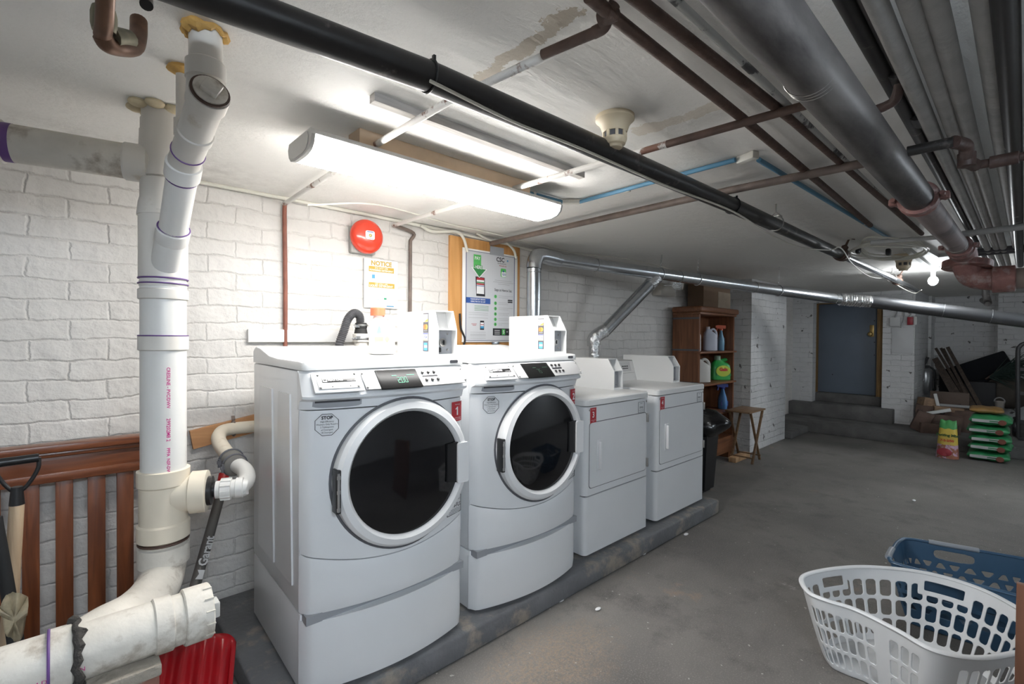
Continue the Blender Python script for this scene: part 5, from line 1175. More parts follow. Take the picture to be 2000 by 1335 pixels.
# poster
T = thing('payment_poster', 'grey and white how-to-pay poster with green arrow on the plywood', 'poster', (2.2, YF-0.03, 1.4))
YPst = YF-0.035
pA, pB, pC = at(904, 486, Y=YPst), at(1011, 497, Y=YPst), at(912, 668, Y=YPst)
x0, x1 = pA.x, pB.x; z1 = (pA.z+pB.z)/2; z0 = pC.z; w_, h_ = x1-x0, z1-z0
b = MB(); b.bx(x0, x1, YPst, YPst+0.008, z0, z1, 0.002); b.build('backing_sheet', mat('white backing', (0.85, 0.84, 0.82), 0.4), T)
yq = YPst-0.0006; U = lambda u, v, o=0: (x0+w_*u, yq-o, z0+h_*(1-v))
b = MB(); rect(0.05, 0.02, 0.94, 0.985); b.build('sheet', mat('silver sheet', (0.60, 0.61, 0.63), 0.35), T)
yq -= 0.0006
b = MB()
B0 = 0
for (q, r_) in (((0.05, 0.02), (0.94, 0.025)), ((0.05, 0.02), (0.06, 0.985)), ((0.93, 0.02), (0.94, 0.985)), ((0.05, 0.98), (0.94, 0.985))): rect(q[0], q[1], r_[0], r_[1], 0, 0)
# arrow
rect(0.18, 0.055, 0.31, 0.20, 0, 1)
b.mi = 3; b.poly([U(0.14, 0.195, 0.0006), U(0.42, 0.20, 0.0006), U(0.28, 0.305, 0.0006)])
b.mi = 2; b.poly([U(0.165, 0.20, 0.0009), U(0.395, 0.205, 0.0009), U(0.28, 0.295, 0.0009)])
rect(0.20, 0.165, 0.33, 0.205, 0.0009, 2)
txt('PAY', 0.245, 0.095, 0.032, 3, sx=0.85, bold=0.0006, o=0.0015); txt('HERE', 0.265, 0.190, 0.032, 3, sx=0.8, bold=0.0006, o=0.0018)
# phone
b.mi = 4; b.prism([(U(u, v)[0], U(u, v)[2]) for u, v in ((0.215, 0.29), (0.375, 0.295), (0.385, 0.50), (0.23, 0.50))], 'xz', yq-0.0004, yq)
rect(0.235, 0.325, 0.365, 0.475, 0.0005, 3); rect(0.235, 0.300, 0.365, 0.325, 0.0005, 6); rect(0.235, 0.345, 0.365, 0.358, 0.0008, 2); rect(0.235, 0.36, 0.365, 0.378, 0.0008, 6); rect(0.235, 0.385, 0.365, 0.392, 0.0008, 5)
rect(0.05, 0.52, 0.48, 0.58, 0, 5); txt('PLEASE REPORT SERVICE', 0.26, 0.537, 0.0125, 3, sx=0.95, bold=0.0003); txt('USING THE CSC GO APP', 0.26, 0.562, 0.0125, 3, sx=0.95, bold=0.0003)
for k in range(4): rect(0.2, 0.605+0.016*k, 0.45, 0.609+0.016*k, 0, 2 if k < 4 else 7)
for v in (0.68, 0.70, 0.735): rect(0.1, v, 0.44, v+0.003, 0, 7)
rect(0.30, 0.765, 0.37, 0.865, 0, 4); rect(0.307, 0.785, 0.363, 0.85, 0.0005, 3); rect(0.307, 0.825, 0.363, 0.85, 0.0008, 8); rect(0.307, 0.805, 0.363, 0.812, 0.0008, 6)
rect(0.15, 0.80, 0.24, 0.805, 0, 6); rect(0.17, 0.815, 0.23, 0.82, 0, 6)
for v in (0.89, 0.91, 0.92, 0.93, 0.955): rect(0.13, v, 0.40, v+0.003, 0, 7)
# right half
txt('CSC', 0.66, 0.075, 0.044, 4, sx=0.95, bold=0.0011); b.mi = 8; b.lathe([(0.0, 0), (0.007, 0), (0.007, 0.0005), (0, 0.0005)], U(0.80, 0.075), (0, -1, 0), 14)
txt('ServiceWorks', 0.69, 0.115, 0.016, 4, sx=0.9); txt('Making life easy', 0.71, 0.14, 0.011, 6, bold=0.0002)
b.mi = 1; q = U(0.72, 0.215); b.prism(rrect(q[0]-0.026, q[0]+0.026, q[2]-0.030, q[2]+0.030, 0.008), 'xz', yq-0.0004, yq)
b.mi = 3; b.prism(rrect(q[0]-0.018, q[0]+0.024, q[2]-0.028, q[2]+0.006, 0.006), 'xz', yq-0.0008, yq-0.0004); b.mi = 5; b.lathe([(0, 0), (0.007, 0), (0.007, .0004), (0, .0004)], (q[0], yq-0.0008, q[2]+0.010), (0, -1, 0), 14); b.text('GO', 0.022, xzM(q[0]+0.006, yq-0.0012, q[2]-0.012), 'CENTER', bold=0.0006)
for v, a_, c_ in ((0.305, 0.56, 0.88), (0.325, 0.53, 0.92), (0.345, 0.62, 0.84)): rect(a_, v, c_, v+0.0035, 0, 7)
txt('Steps on How to Use:', 0.72, 0.415, 0.0275, 4, sx=0.68, bold=0.0004)
for k, v in enumerate((0.49, 0.565, 0.625, 0.685, 0.745, 0.80)):
    b.mi = 1; b.lathe([(0, 0), (0.0125, 0), (0.0125, .0004), (0, .0004)], U(0.575, v), (0, -1, 0), 20)
    txt(str(k+1), 0.575, v, 0.019, 4, bold=0.0004); 
    rect(0.63, v-0.012, 0.91 if k in (0, 2) else 0.84, v-0.009, 0, 7); rect(0.63, v+0.006, 0.82 if k != 5 else 0.70, v+0.009, 0, 7)
rect(0.81, 0.515, 0.90, 0.53, 0, 4); rect(0.81, 0.535, 0.90, 0.55, 0, 4)
rect(0.53, 0.845, 0.92, 0.925, 0, 4); rect(0.70, 0.852, 0.76, 0.918, 0.0005, 1); txt('$', 0.73, 0.885, 0.035, 3, o=0.0015); txt('+', 0.80, 0.885, 0.03, 3, o=0.001)
for v in (0.865, 0.885, 0.905): rect(0.56, v, 0.66, v+0.006, 0.0005, 3)
b.build('printing', [mat('navy line', (0.03, 0.05, 0.15), 0.5), mat('leaf green', (0.10, 0.50, 0.12), 0.45), mat('dark green', (0.04, 0.25, 0.07), 0.45), M_white, M_ink, mat('poster blue', (0.03, 0.09, 0.33), 0.45), mat('poster red', (0.42, 0.03, 0.04), 0.45), M_inkg, mat('sky blue', (0.05, 0.30, 0.55), 0.45)], T)
b = MB(); p = at(975, 477, Y=YPst-0.003); b.box((p.x-0.02, YPst-0.003, z1+0.01), (0.13, 0.002, 0.06)); b.build('tape', mat('grey tape', (0.33, 0.34, 0.36), 0.5), T)
b = MB(); b.box((x0+0.72*w_*0.8, YPst-0.004, z0-0.006), (0.07, 0.01, 0.02), None, 0.002); b.build('bottom_clip', M_galv, T)
# cables along the top of the wall
o = MB().tube(bez([at(300, 336, Y=2.585), at(380, 353, Y=2.585), at(560, 388, Y=2.585), at(800, 436, Y=2.585), at(960, 470, Y=2.585), at(1130, 510, Y=2.585)], 5), 0.010, 10).build('wall_conduit', M_cable); tag(o, 'cream conduit running along the top edge of the long brick wall', 'conduit')
o = MB().tube(bez([at(600, 400, Y=2.2), at(740, 400, Z=2.05), at(880, 438, Z=2.052), at(960, 455, Z=2.052), at(1110, 492, Z=2.05), at(1200, 502, Z=2.05), at(1270, 515, Z=2.04), at(1345, 537, Y=2.3)], 6), 0.0045, 8).build('thin_cable', M_cable); tag(o, 'thin white cable stapled to the ceiling beside the wall above the poster', 'cable')
o = MB().tube(bez([at(822, 440, Y=2.57), at(845, 452, Y=2.56), at(890, 452, Y=2.56), at(905, 465, Y=2.555), at(913, 492, Y=2.55)], 6), 0.010, 10).build('armoured_cable', M_cable); tag(o, 'cream armoured cable looping from the ceiling pipe to the poster corner', 'cable')
o = MB().tube(bez([at(930, 455, Y=2.56), at(955, 468, Y=2.56), at(985, 472, Y=2.56), at(1003, 488, Y=2.56), at(1008, 505, Y=2.55)], 6), 0.009, 10).build('armoured_cable', M_cable); tag(o, 'short cream cable behind the right top corner of the poster', 'cable')
o = MB().tube(bez([at(898, 612, Y=2.57), at(900, 640, Y=2.565), at(908, 662, Y=2.56), at(903, 680, Y=2.56)], 6), 0.007, 8).build('electric_cable', M_black); tag(o, 'black cable hanging down beside the poster behind the first payment box', 'cable')
# ledge board on wall
a, c = at(485, 645, Y=2.575), at(740, 668, Y=2.575)
b = MB(); b.bx(a.x, 1.62, 2.575, YW, at(600, 668, Y=2.575).z, at(600, 644, Y=2.575).z, 0.003); tag(b.build('white_wall_board', mat('white board', (0.78, 0.77, 0.75), 0.5)), 'long white painted board on the wall behind the first washer', 'board')
# corrugated hose into stand pipe
T = thing('drain_hose', 'dark corrugated hose hooking into the standpipe behind the first washer', 'hose', (1.0, 2.45, 1.2))
hp = bez([at(652, 720, Y=2.43), at(663, 672, Y=2.43), at(672, 645, Y=2.43), at(680, 622, Y=2.43), at(692, 611, Y=2.43), at(702, 617, Y=2.43), at(704, 630, Y=2.43)], 22)
b = MB(); b.tube(hp, [0.021+0.0025*math.sin(i*2.1) for i in range(len(hp))], 16); b.build('corrugated_hose', mat('hose grey', (0.08, 0.08, 0.085), 0.45), T)
sp_ = at(705, 640, Y=2.43); zz = lambda y: at(705, y, Y=2.43).z
b = MB(); b.lathe([(0.029, zz(641)), (0.032, zz(640)), (0.032, zz(632)), (0.027, zz(630))], (sp_.x, 2.43, 0), (0, 0, 1), 20); b.lathe([(0.036, zz(652)), (0.030, zz(641))], (sp_.x, 2.43, 0), (0, 0, 1), 20); b.build('rubber_sleeve', M_blackmatte, T)
b = MB(); b.ring((sp_.x, 2.43, zz(635)), (0, 0, 1), 0.033, 0.006, 20, 6); b.box((sp_.x-0.03, 2.41, zz(637)), (0.02, 0.014, 0.014)); b.ring((sp_.x, 2.43, zz(661)), (0, 0, 1), 0.040, 0.007, 20, 6); b.box((sp_.x-0.03, 2.40, zz(659)), (0.022, 0.014, 0.016)); b.build_each('hose_clamp', M_galv, T)
b = MB(); b.lathe([(0.034, PADZ+0.002), (0.034, zz(668)), (0.042, zz(667)), (0.042, zz(652)), (0.036, zz(651))], (sp_.x, 2.43, 0), (0, 0, 1), 22); b.build('standpipe', M_pvc, T)
# white detergent jug on first washer
def jug(loc, rz, H, W, D, body, capm, label, name='detergent_jug', cap=(0.022, 0.03), hole=True, lab=None, cat='jug', group=None):
    T = thing(name, label, cat, loc, rz, group)
    b = MB(); n = 28
    prof = [(0.0, 0.90), (0.02, 1.0), (0.45, 1.0), (0.62, 0.93), (0.72, 0.72), (0.80, 0.42), (0.86, 0.26)]
    rings = []
    for (h, s) in prof:
        cx = -W*0.18*(max(0, h-0.6)/0.26) ; rings.append([b.bm.verts.new((cx+W/2*s*abs(math.cos(t))**0.6*math.copysign(1, math.cos(t)), D/2*max(s, 0.5)*abs(math.sin(t))**0.6*math.copysign(1, math.sin(t)), H*h)) for t in [2*PI*k/n for k in range(n)]])
    for A, B in zip(rings, rings[1:]):
        for k in range(n): b.face([A[k], A[(k+1) % n], B[(k+1) % n], B[k]], True)
    b.face(rings[0][::-1]); b.face(rings[-1]); b.build('bottle', body, T, local=True)
    if hole:
        b = MB(); b.tube(bez([(-W*0.02, 0, H*0.80), (W*0.22, 0, H*0.86), (W*0.42, 0, H*0.74), (W*0.46, 0, H*0.55), (W*0.42, 0, H*0.45)], 6), W*0.085, 12); b.build('handle', body, T, local=True)
    b = MB(); b.lathe([(cap[0], H*0.85), (cap[0], H*0.85+cap[1]*0.9), (cap[0]*0.9, H*0.85+cap[1])], (-W*0.18, 0, 0), (0, 0, 1), 22); b.build('cap', capm, T, local=True)
    return T
jp = Vector((1.085, 2.10, LT+0.001))
M_jw = mat('frosted white', (0.82, 0.82, 0.80), 0.3)
p = at(742, 690, Y=2.02)
T = jug((p.x+0.01, 2.02, LT+0.006), -0.05, 0.205, 0.115, 0.07, M_jw, mat('orange red cap', (0.72, 0.16, 0.08), 0.3), 'white detergent jug with orange-red cap on the first washer lid', cap=(0.033, 0.036), hole=False)
b = MB(); b.tube(bez([(0.0, 0, 0.165), (0.035, 0, 0.17), (0.05, 0, 0.14), (0.055, 0, 0.10)], 5), 0.01, 10); b.build('handle', M_jw, T, local=True)
b = MB(); b.mi = 0; b.bx(-0.052, -0.010, -0.0366, -0.0356, 0.058, 0.078); b.text('free', 0.016, Matrix.Translation(Vector((-0.05, -0.037, 0.05))) @ Matrix.Rotation(PI/2, 4, 'X')); b.prism([(-0.005, 0.068), (0.008, 0.084), (0.021, 0.068), (0.008, 0.05)], 'xz', -0.0368, -0.0356)
b.mi = 1; b.prism([(-0.042, 0.095), (-0.02, 0.095), (-0.024, 0.118), (-0.03, 0.13), (-0.036, 0.118)], 'xz', -0.0368, -0.0356)
b.mi = 2; b.bx(-0.05, 0.02, -0.0366, -0.0356, 0.014, 0.018)
b.build('printed_label', [mat('faded red', (0.75, 0.3, 0.22), 0.5), mat('drop blue', (0.2, 0.55, 0.75), 0.5), mat('faded pink', (0.75, 0.45, 0.4), 0.5)], T, local=True)
# emergency light heads on the wall
T = thing('emergency_light', 'cream emergency light box with two round lamp heads high on the wall by the shelf', 'light', (4.6, 2.55, 1.8))
a, c = at(1292, 552, Y=2.50), at(1319, 579, Y=2.50)
b = MB(); b.bx(a.x, c.x, 2.50, YW, c.z, a.z, 0.006); b.build('housing', mat('cream metal', (0.5, 0.47, 0.42), 0.5), T)
b = MB(); p = at(1323, 556, Y=2.38); b.lathe([(0.02, -0.05), (0.05, -0.02), (0.06, 0.0), (0.052, 0.006), (0.03, 0.0), (0, 0.004)], p, (-0.55, -0.8, -0.1), 24); b.cyl(p+Vector((0, 0.03, 0.0)), Vector((p.x-0.05, 2.5, p.z)), 0.01, seg=8); b.build('lamp_head', M_foil, T)
b = MB(); p = at(1334, 556, Y=2.46); b.lathe([(0.02, -0.04), (0.045, -0.01), (0.05, 0.0), (0, 0.004)], p, (0.3, -0.9, -0.1), 20); b.build('lamp_head', mat('cream metal', (0.5, 0.47, 0.42), 0.5), T)
# ================================================================ book case with cleaners
SX0, SX1, SYf, SYb = 4.76, 5.64, 2.25, 2.56
M_shelf = wood_mat('brown shelf wood', (0.13, 0.048, 0.02), (0.24, 0.095, 0.04), 0.45, 2, 6)
M_shelfx = wood_mat('brown shelf board', (0.13, 0.048, 0.02), (0.24, 0.095, 0.04), 0.45, 0, 6)
T = thing('bookcase', 'tall brown wooden bookcase holding cleaning bottles beside the dryers', 'shelf', (5.2, 2.4, 0))
zt = 1.655
b = MB(); b.bx(SX0, SX0+0.03, SYf+0.02, SYb, 0.08, zt-0.03); b.build('side_panel', M_shelf, T)
b = MB(); b.bx(SX1-0.03, SX1, SYf+0.02, SYb, 0.08, zt-0.03); b.build('side_panel', M_shelf, T)
b = MB(); b.bx(SX0+0.03, SX1-0.03, SYb-0.012, SYb, 0.08, zt-0.03); b.build('back_panel', M_shelf, T)
b = MB(); b.bx(SX0-0.03, SX1+0.03, SYf-0.02, SYb, zt-0.03, zt+0.03, 0.018, 3); b.bx(SX0-0.012, SX1+0.012, SYf, SYb, zt-0.055, zt-0.03, 0.008); b.build('top', M_shelfx, T)
shz = [1.215, 0.875, 0.545]
for z in shz:
    b = MB(); b.bx(SX0+0.0, SX1+0.012, SYf-0.005, SYb, z-0.02, z, 0.004); b.build('shelf', M_shelfx, T)
b = MB(); b.bx(SX0, SX1+0.01, SYf+0.0, SYb, 0.08, 0.26, 0.004); b.build('base_drawer', M_shelfx, T)
b = MB()
for z in (1.235, 0.895, zt-0.09): b.bx(SX0-0.003, SX0, SYf+0.02, SYb, z-0.012, z+0.006)
b.build_each('metal_band', M_darkgrey, T)
o = MB().bx(5.35, 5.75, 2.12, 2.20, 0.0, 0.055, 0.004).build('wood_block', M_wood); tag(o, 'pale wooden block on the floor in front of the bookcase', 'block')
b = MB(); b.bx(SX0+0.02, SX0+0.1, 2.28, 2.54, 0, 0.08); b.bx(SX1-0.1, SX1-0.02, 2.28, 2.54, 0, 0.08); b.build_each('foot', M_shelf, T)
# carton on top
T = thing('cardboard_box', 'brown cardboard box with a pale label on top of the bookcase', 'box', (5.3, 2.4, zt+0.03))
a = at(1374, 590, Y=2.36).x; c = at(1426, 590, Y=2.36).x; m_ = at(1402, 590, Y=2.36).x
b = MB(); b.bx(a, c, 2.36, 2.54, zt+0.031, CEIL-0.06, 0.003); b.build('carton', mat('dark cardboard', (0.16, 0.10, 0.06), 0.8), T)
b = MB(); b.bx(m_, c+0.001, 2.357, 2.36, zt+0.035, 1.88); b.build('paper_label', mat('tan paper', (0.30, 0.24, 0.18), 0.8, var=0.15, vscale=12), T)
b = MB(); b.bx(at(1364, 590, Y=2.45).x, at(1372, 590, Y=2.45).x, 2.42, 2.5, zt+0.031, 1.86); tag(b.build('paper_sheet', mat('grey paper', (0.4, 0.4, 0.4), 0.7)), 'pale grey upright sheet beside the cardboard box on the bookcase', 'paper')
# cleaners
def spray(loc, H, W, body, trig, label, rz=0.0):
    T = thing('spray_bottle', label, 'spray bottle', loc, rz)
    b = MB(); b.lathe([(W*0.46, 0), (W*0.5, 0.006), (W*0.52, H*0.28), (W*0.46, H*0.45), (W*0.26, H*0.66), (W*0.18, H*0.76), (W*0.16, H*0.8)], (0, 0, 0), (0, 0, 1), 24, ell=0.62); b.build('bottle', body, T, local=True)
    b = MB(); b.lathe([(W*0.2, H*0.79), (W*0.2, H*0.85), (W*0.15, H*0.86)], (0, 0, 0), (0, 0, 1), 18)
    b.prism([(-W*0.62, H*0.90), (-W*0.62, H*0.97), (-W*0.3, H*1.0), (W*0.45, H*0.98), (W*0.45, H*0.86), (-W*0.1, H*0.86), (-W*0.35, H*0.86)], 'xz', -W*0.13, W*0.13)
    b.bar((-W*0.42, 0, H*0.88), (-W*0.5, 0, H*0.74), W*0.12, W*0.1); b.build('trigger_head', trig, T, local=True)
    return T
zs1, zs2, zs3 = [z+0.001 for z in shz]
p = at(1408, 670, Y=2.36)
T = spray((p.x, 2.36, zs1), 0.29, 0.105, mat('sky blue bottle', (0.18, 0.36, 0.50), 0.3), mat('orange trigger', (0.45, 0.08, 0.03), 0.4), 'light blue spray bottle with orange trigger on the top shelf', -0.8)
b = MB(); b.prism(rrect(-0.03, 0.03, 0.06, 0.15, 0.012), 'xz', -0.034, -0.030); b.build('front_label', mat('label dark', (0.10, 0.14, 0.18), 0.5), T, local=True)
p = at(1411, 795, Y=2.36)
T = spray((p.x, 2.36, zs3), 0.29, 0.13, mat('blue cleaner bottle', (0.09, 0.24, 0.50), 0.3), mat('blue trigger', (0.02, 0.04, 0.25), 0.4), 'blue spray bottle with dark blue trigger on the lowest shelf', -0.6)
b = MB(); b.prism(rrect(-0.045, 0.045, 0.03, 0.10, 0.02), 'xz', -0.043, -0.038); b.build('front_label', mat('navy label', (0.02, 0.03, 0.16), 0.5), T, local=True)
b = MB(); b.text('OXI', 0.028, xzM(0, -0.0445, 0.08), 'CENTER', bold=0.001); b.text('CLEANER', 0.016, xzM(0, -0.0445, 0.055), 'CENTER'); b.build('label_lettering', M_white, T, local=True)
p = at(1372, 670, Y=2.34); M_lab = mat('blue white label', (0.35, 0.40, 0.55), 0.5)
jug((p.x-0.02, 2.42, zs1), -0.7, 0.24, 0.13, 0.08, M_plastic, mat('white cap', (0.7, 0.7, 0.7), 0.4), 'white bleach bottle at the left end of the top shelf')
T = jug((at(1387, 670, Y=2.40).x, 2.40, zs1), -0.75, 0.28, 0.15, 0.09, mat('greyish bottle', (0.46, 0.48, 0.55), 0.4), mat('pale cap', (0.6, 0.55, 0.55), 0.4), 'grey-white flat bottle next to the bleach on the top shelf', hole=True)
p = at(1372, 735, Y=2.38)
jug((p.x, 2.40, zs2), -0.7, 0.29, 0.20, 0.11, mat('milky jug', (0.62, 0.60, 0.55), 0.4), mat('white cap', (0.7, 0.7, 0.7), 0.4), 'milky white jug partly hidden on the middle shelf')
p = at(1412, 735, Y=2.38)
M_gain = mat('bright green plastic', (0.03, 0.36, 0.07), 0.3)
T = jug((p.x-0.03, 2.39, zs2), -0.72, 0.27, 0.25, 0.11, M_gain, mat('clear grey cap', (0.25, 0.35, 0.25), 0.3), 'large bright green detergent jug on the middle shelf', cap=(0.036, 0.05))
b = MB(); b.mi = 0; b.lathe([(0, 0), (0.085, 0), (0.085, 0.003), (0, 0.003)], (0, -0.0555, 0.105), (0, -1, 0), 30, ell=0.75); b.mi = 1; b.text('Gain', 0.050, xzM(0.0, -0.0600, 0.122), 'CENTER', bold=0.003); b.mi = 2; b.bx(-0.08, 0.09, -0.0575, -0.055, 0.05, 0.072)
b.build('front_label', [mat('yellow green', (0.45, 0.55, 0.05), 0.4), mat('logo red', (0.55, 0.03, 0.03), 0.4), mat('dark green', (0.04, 0.25, 0.07), 0.45)], T, local=True)
# folding tray table
T = thing('folding_table', 'small wooden folding tray table between the bookcase and the brick pier', 'table', (5.75, 2.1, 0))
ztb = 0.545; A_, B_, C_, D_ = at(1440, 787, Z=ztb+0.02), at(1497, 795, Z=ztb+0.02), at(1478, 804, Z=ztb+0.02), at(1440, 797, Z=ztb+0.02)
x0t, x1t = 5.62, 6.10; y0t, y1t = 1.90, 2.18
M_tt = wood_mat('tan table wood', (0.17, 0.10, 0.05), (0.27, 0.165, 0.09), 0.5, 0, 8)
sc_ = 0.0
b = MB(); b.bx(5.32, 5.78, 1.97, 2.235, ztb+0.01, ztb+0.028, 0.004); b.build('tabletop', M_tt, T)
for (ya) in (1.99, 2.215):
    for s, y2 in ((0, 0.01), (1, -0.012)):
        xa_, xb_ = (5.42, 5.70) if s == 0 else (5.70, 5.42)
        b = MB(); b.bar((xa_, ya+y2, ztb+0.01), (xb_, ya+y2, 0.005), 0.012, 0.026, 0.002, (0, 1, 0)); b.build('leg', M_tt, T)
b = MB(); b.cyl((5.67, 1.98, 0.06), (5.67, 2.22, 0.06), 0.008); b.cyl((5.45, 1.98, 0.06), (5.45, 2.22, 0.06), 0.008); b.build_each('cross_bar', M_tt, T)
# waste bin with black bag
T = thing('waste_bin', 'tall black bin lined with a shiny black bag beside the last dryer', 'bin', (4.16, 2.02, 0))
bxc, byc = 4.16, 2.02; fz = 0.0
M_bag = mat('shiny black bag', (0.008, 0.008, 0.009), 0.18, bump=0.8, bscale=14)
b = MB(); b.prism([(bxc-0.15, byc-0.18), (bxc+0.15, byc-0.18), (bxc+0.15, byc+0.18), (bxc-0.15, byc+0.18)], 'xy', 0.0, 0.62)
for v in b.bm.verts:
    if v.co.z < 0.1: v.co.x = bxc+(v.co.x-bxc)*0.8; v.co.y = byc+(v.co.y-byc)*0.8
bmesh.ops.bevel(b.bm, geom=list(b.bm.edges), offset=0.03, segments=3, affect='EDGES'); b.build('bin_body', M_black, T)
random.seed(6); b = MB()
def bagf(u, v):
    t = 2*PI*u; r = 0.165+0.075*math.sin(v*PI)*(1+0.3*math.sin(t*5+v*4)) - 0.06*max(0, v-0.6); z = 0.50+0.22*v+0.02*math.sin(t*4)*v
    if v > 0.97: r = 0.07
    return Vector((bxc+r*math.cos(t)*(1.0), byc+r*1.2*math.sin(t), z))
b.grid(bagf, 48, 14); b.sph((bxc, byc, 0.68), 0.12, (1, 1.2, 0.4)); b.build('bin_bag', M_bag, T)
# ================================================================ laundry baskets
def spl(pts, n):
    P = [Vector(p) for p in pts]; m = len(P); out = []
    for i in range(n):
        f = i/n*m; k = int(f); t = f-k; a, b_, c, d = P[(k-1) % m], P[k % m], P[(k+1) % m], P[(k+2) % m]
        out.append(0.5*((2*b_)+(c-a)*t+(2*a-5*b_+4*c-d)*t*t+(3*b_-a-3*c+d)*t**3))
    return out
def basket(name, label, top, bot, ztop, m, mrim, keep, rimr, handles=(), n=200, nv=40, zfun=None):
    top = spl(top, n); bot = spl(bot, n); zf = zfun or (lambda u: ztop)
    c = sum(bot, Vector((0, 0, 0)))/n
    T = thing(name, label, 'laundry basket', (c.x, c.y, 0))
    def P(u, v):
        i = int(round(u*n)) % n; q = bot[i].lerp(top[i], v**0.85); return Vector((q.x, q.y, 0.004+(zf(u)-0.004)*v))
    b = MB(); b.grid(P, n, nv, keep); bmesh.ops.remove_doubles(b.bm, verts=b.bm.verts, dist=1e-5)
    nb = {}                                        # round the edges of the moulded slots
    for e in b.bm.edges:
        if len(e.link_faces) == 1:
            for v in e.verts: nb.setdefault(v, []).append(e.other_vert(v))
    zl = [v for v in nb if len(nb[v]) == 2 and 0.01 < v.co.z < ztop-0.008]
    for _ in range(5):
        new = {v: v.co*0.4+(nb[v][0].co+nb[v][1].co)*0.3 for v in zl}
        for v, c_ in new.items(): v.co = c_
    b.build('side_wall', m, T, solid=0.0035, sharp=60)
    b = MB(); k = [b.bm.verts.new((p.x, p.y, 0.004)) for p in bot]; b.face(k); b.build('bottom', m, T, solid=0.004)
    b = MB(); pts = [P(i/n, 1.0) for i in range(0, n, 4)]; cc = sum(pts, Vector())/n
    inn = [p+(p-cc).normalized()*0.0 for p in pts]
    b.tube([p+Vector((p.x-cc.x, p.y-cc.y, 0)).normalized()*rimr*0.5 for p in pts], rimr, 10, closed=True, flat=0.75); b.build('rim', mrim, T)
    return T, P
topw = [(2.275, 0.60), (2.40, 0.655), (2.572, 0.594), (2.735, 0.476), (2.85, 0.303), (2.856, 0.133), (2.76, 0.005), (2.62, -0.06), (2.46, -0.05), (2.33, 0.015), (2.215, 0.095), (2.165, 0.195), (2.215, 0.30), (2.262, 0.43), (2.255, 0.53)]
cw = Vector((2.50, 0.31, 0))
botw = []
for p in topw:
    q = cw+(Vector((*p, 0))-cw)*0.76; botw.append((q.x, q.y, 0))
topw = [(*p, 0) for p in topw]
M_bw = mat('white basket plastic', (0.80, 0.81, 0.82), 0.35)
NC = 48
def keepw(u, v):
    cu = (u*NC) % 1; k = int(u*NC) % NC
    if v > 0.93 or v < 0.05: return True
    for ua, ub in ((0.115, 0.155), (0.272, 0.325)):          # hand holes
        if ua-0.008 < u < ub+0.008 and v > 0.70: return not (ua < u < ub and 0.76 < v < 0.90)
    if k in (0, 1, 33, 34, 35, 39): return True
    return keepslot(cu, v)
def keepslot(cu, v):
    if cu < 0.27: return True
    for a_, b_ in ((0.08, 0.30), (0.345, 0.565), (0.61, 0.84)):
        if a_ < v < b_: 
            e = min(v-a_, b_-v); f = min(cu-0.27, 1-cu)
            return e < 0.018 and f < 0.10
    return True
basket('laundry_basket', 'white kidney-shaped plastic laundry basket in the right foreground', topw, botw, 0.30, M_bw, M_bw, keepw, 0.0105, n=960, nv=110)
topb = [(2.95, 0.43), (3.10, 0.44), (3.26, 0.435), (3.33, 0.40), (3.38, 0.23), (3.44, 0.02), (3.46, -0.09), (3.40, -0.14), (3.20, -0.16), (3.04, -0.16), (2.95, -0.12), (2.92, 0.14), (2.91, 0.38)]
cb = Vector((3.13, 0.14, 0)); botb = [((cb+(Vector((*p, 0))-cb)*0.78).x, (cb+(Vector((*p, 0))-cb)*0.78).y, 0) for p in topb]; topb = [(*p, 0) for p in topb]
M_bb = mat('blue basket plastic', (0.045, 0.105, 0.185), 0.32)
def keepb(u, v):
    if v > 0.93 or v < 0.06: return True
    if 0.275 < u < 0.335 and 0.74 < v < 0.90: return ((u-0.305)/0.03)**4+((v-0.82)/0.08)**4 > 1
    if 0.02 < u < 0.07 and 0.74 < v < 0.90: return ((u-0.045)/0.025)**4+((v-0.82)/0.08)**4 > 1
    if 0.25 < v < 0.70:
        r_ = int((v-0.25)/0.15); cu = ((u*44)+(r_ % 2)*0.5) % 1; cv = ((v-0.25)/0.15) % 1
        k = int(u*44+(r_ % 2)*0.5); up = (k % 2 == 0); h_ = cv if up else 1-cv
        return not (0.2 < cv < 0.8 and abs(cu-0.5) < 0.12+0.28*(1-(h_-0.2)/0.6))
    return True
T, P = basket('laundry_basket', 'blue rectangular plastic laundry basket behind the white one', topb, botb, 0.285, M_bb, M_bb, keepb, 0.010, n=1056, nv=110)
pts = [P(u/1056, 1.0) for u in range(int(0.268*1056), int(0.342*1056), 2)]
b = MB(); b.tube([p+Vector((0.004, 0, 0.002)) for p in pts], 0.0145, 12, flat=0.8); b.build('grey_grip', mat('grey grip', (0.33, 0.36, 0.40), 0.35), T)
pts = [P(u/1056, 1.0) for u in range(int(0.012*1056), int(0.082*1056), 2)]
b = MB(); b.tube([p+Vector((0, 0.004, 0.002)) for p in pts], 0.0145, 12, flat=0.8); b.build('grey_grip', mat('grey grip', (0.33, 0.36, 0.40), 0.35), T)
# brown board end in the right foreground
p = at(1984, 1200, X=1.75)
b = MB(); b.bx(1.73, 1.75, -0.5, p.y, 0.0, at(1990, 1135, X=1.75).z, 0.002); tag(b.build('brown_board', wood_mat('brown board', (0.10, 0.04, 0.02), (0.16, 0.065, 0.035), 0.5)), 'reddish brown wooden board standing at the right border beside the white basket', 'board')
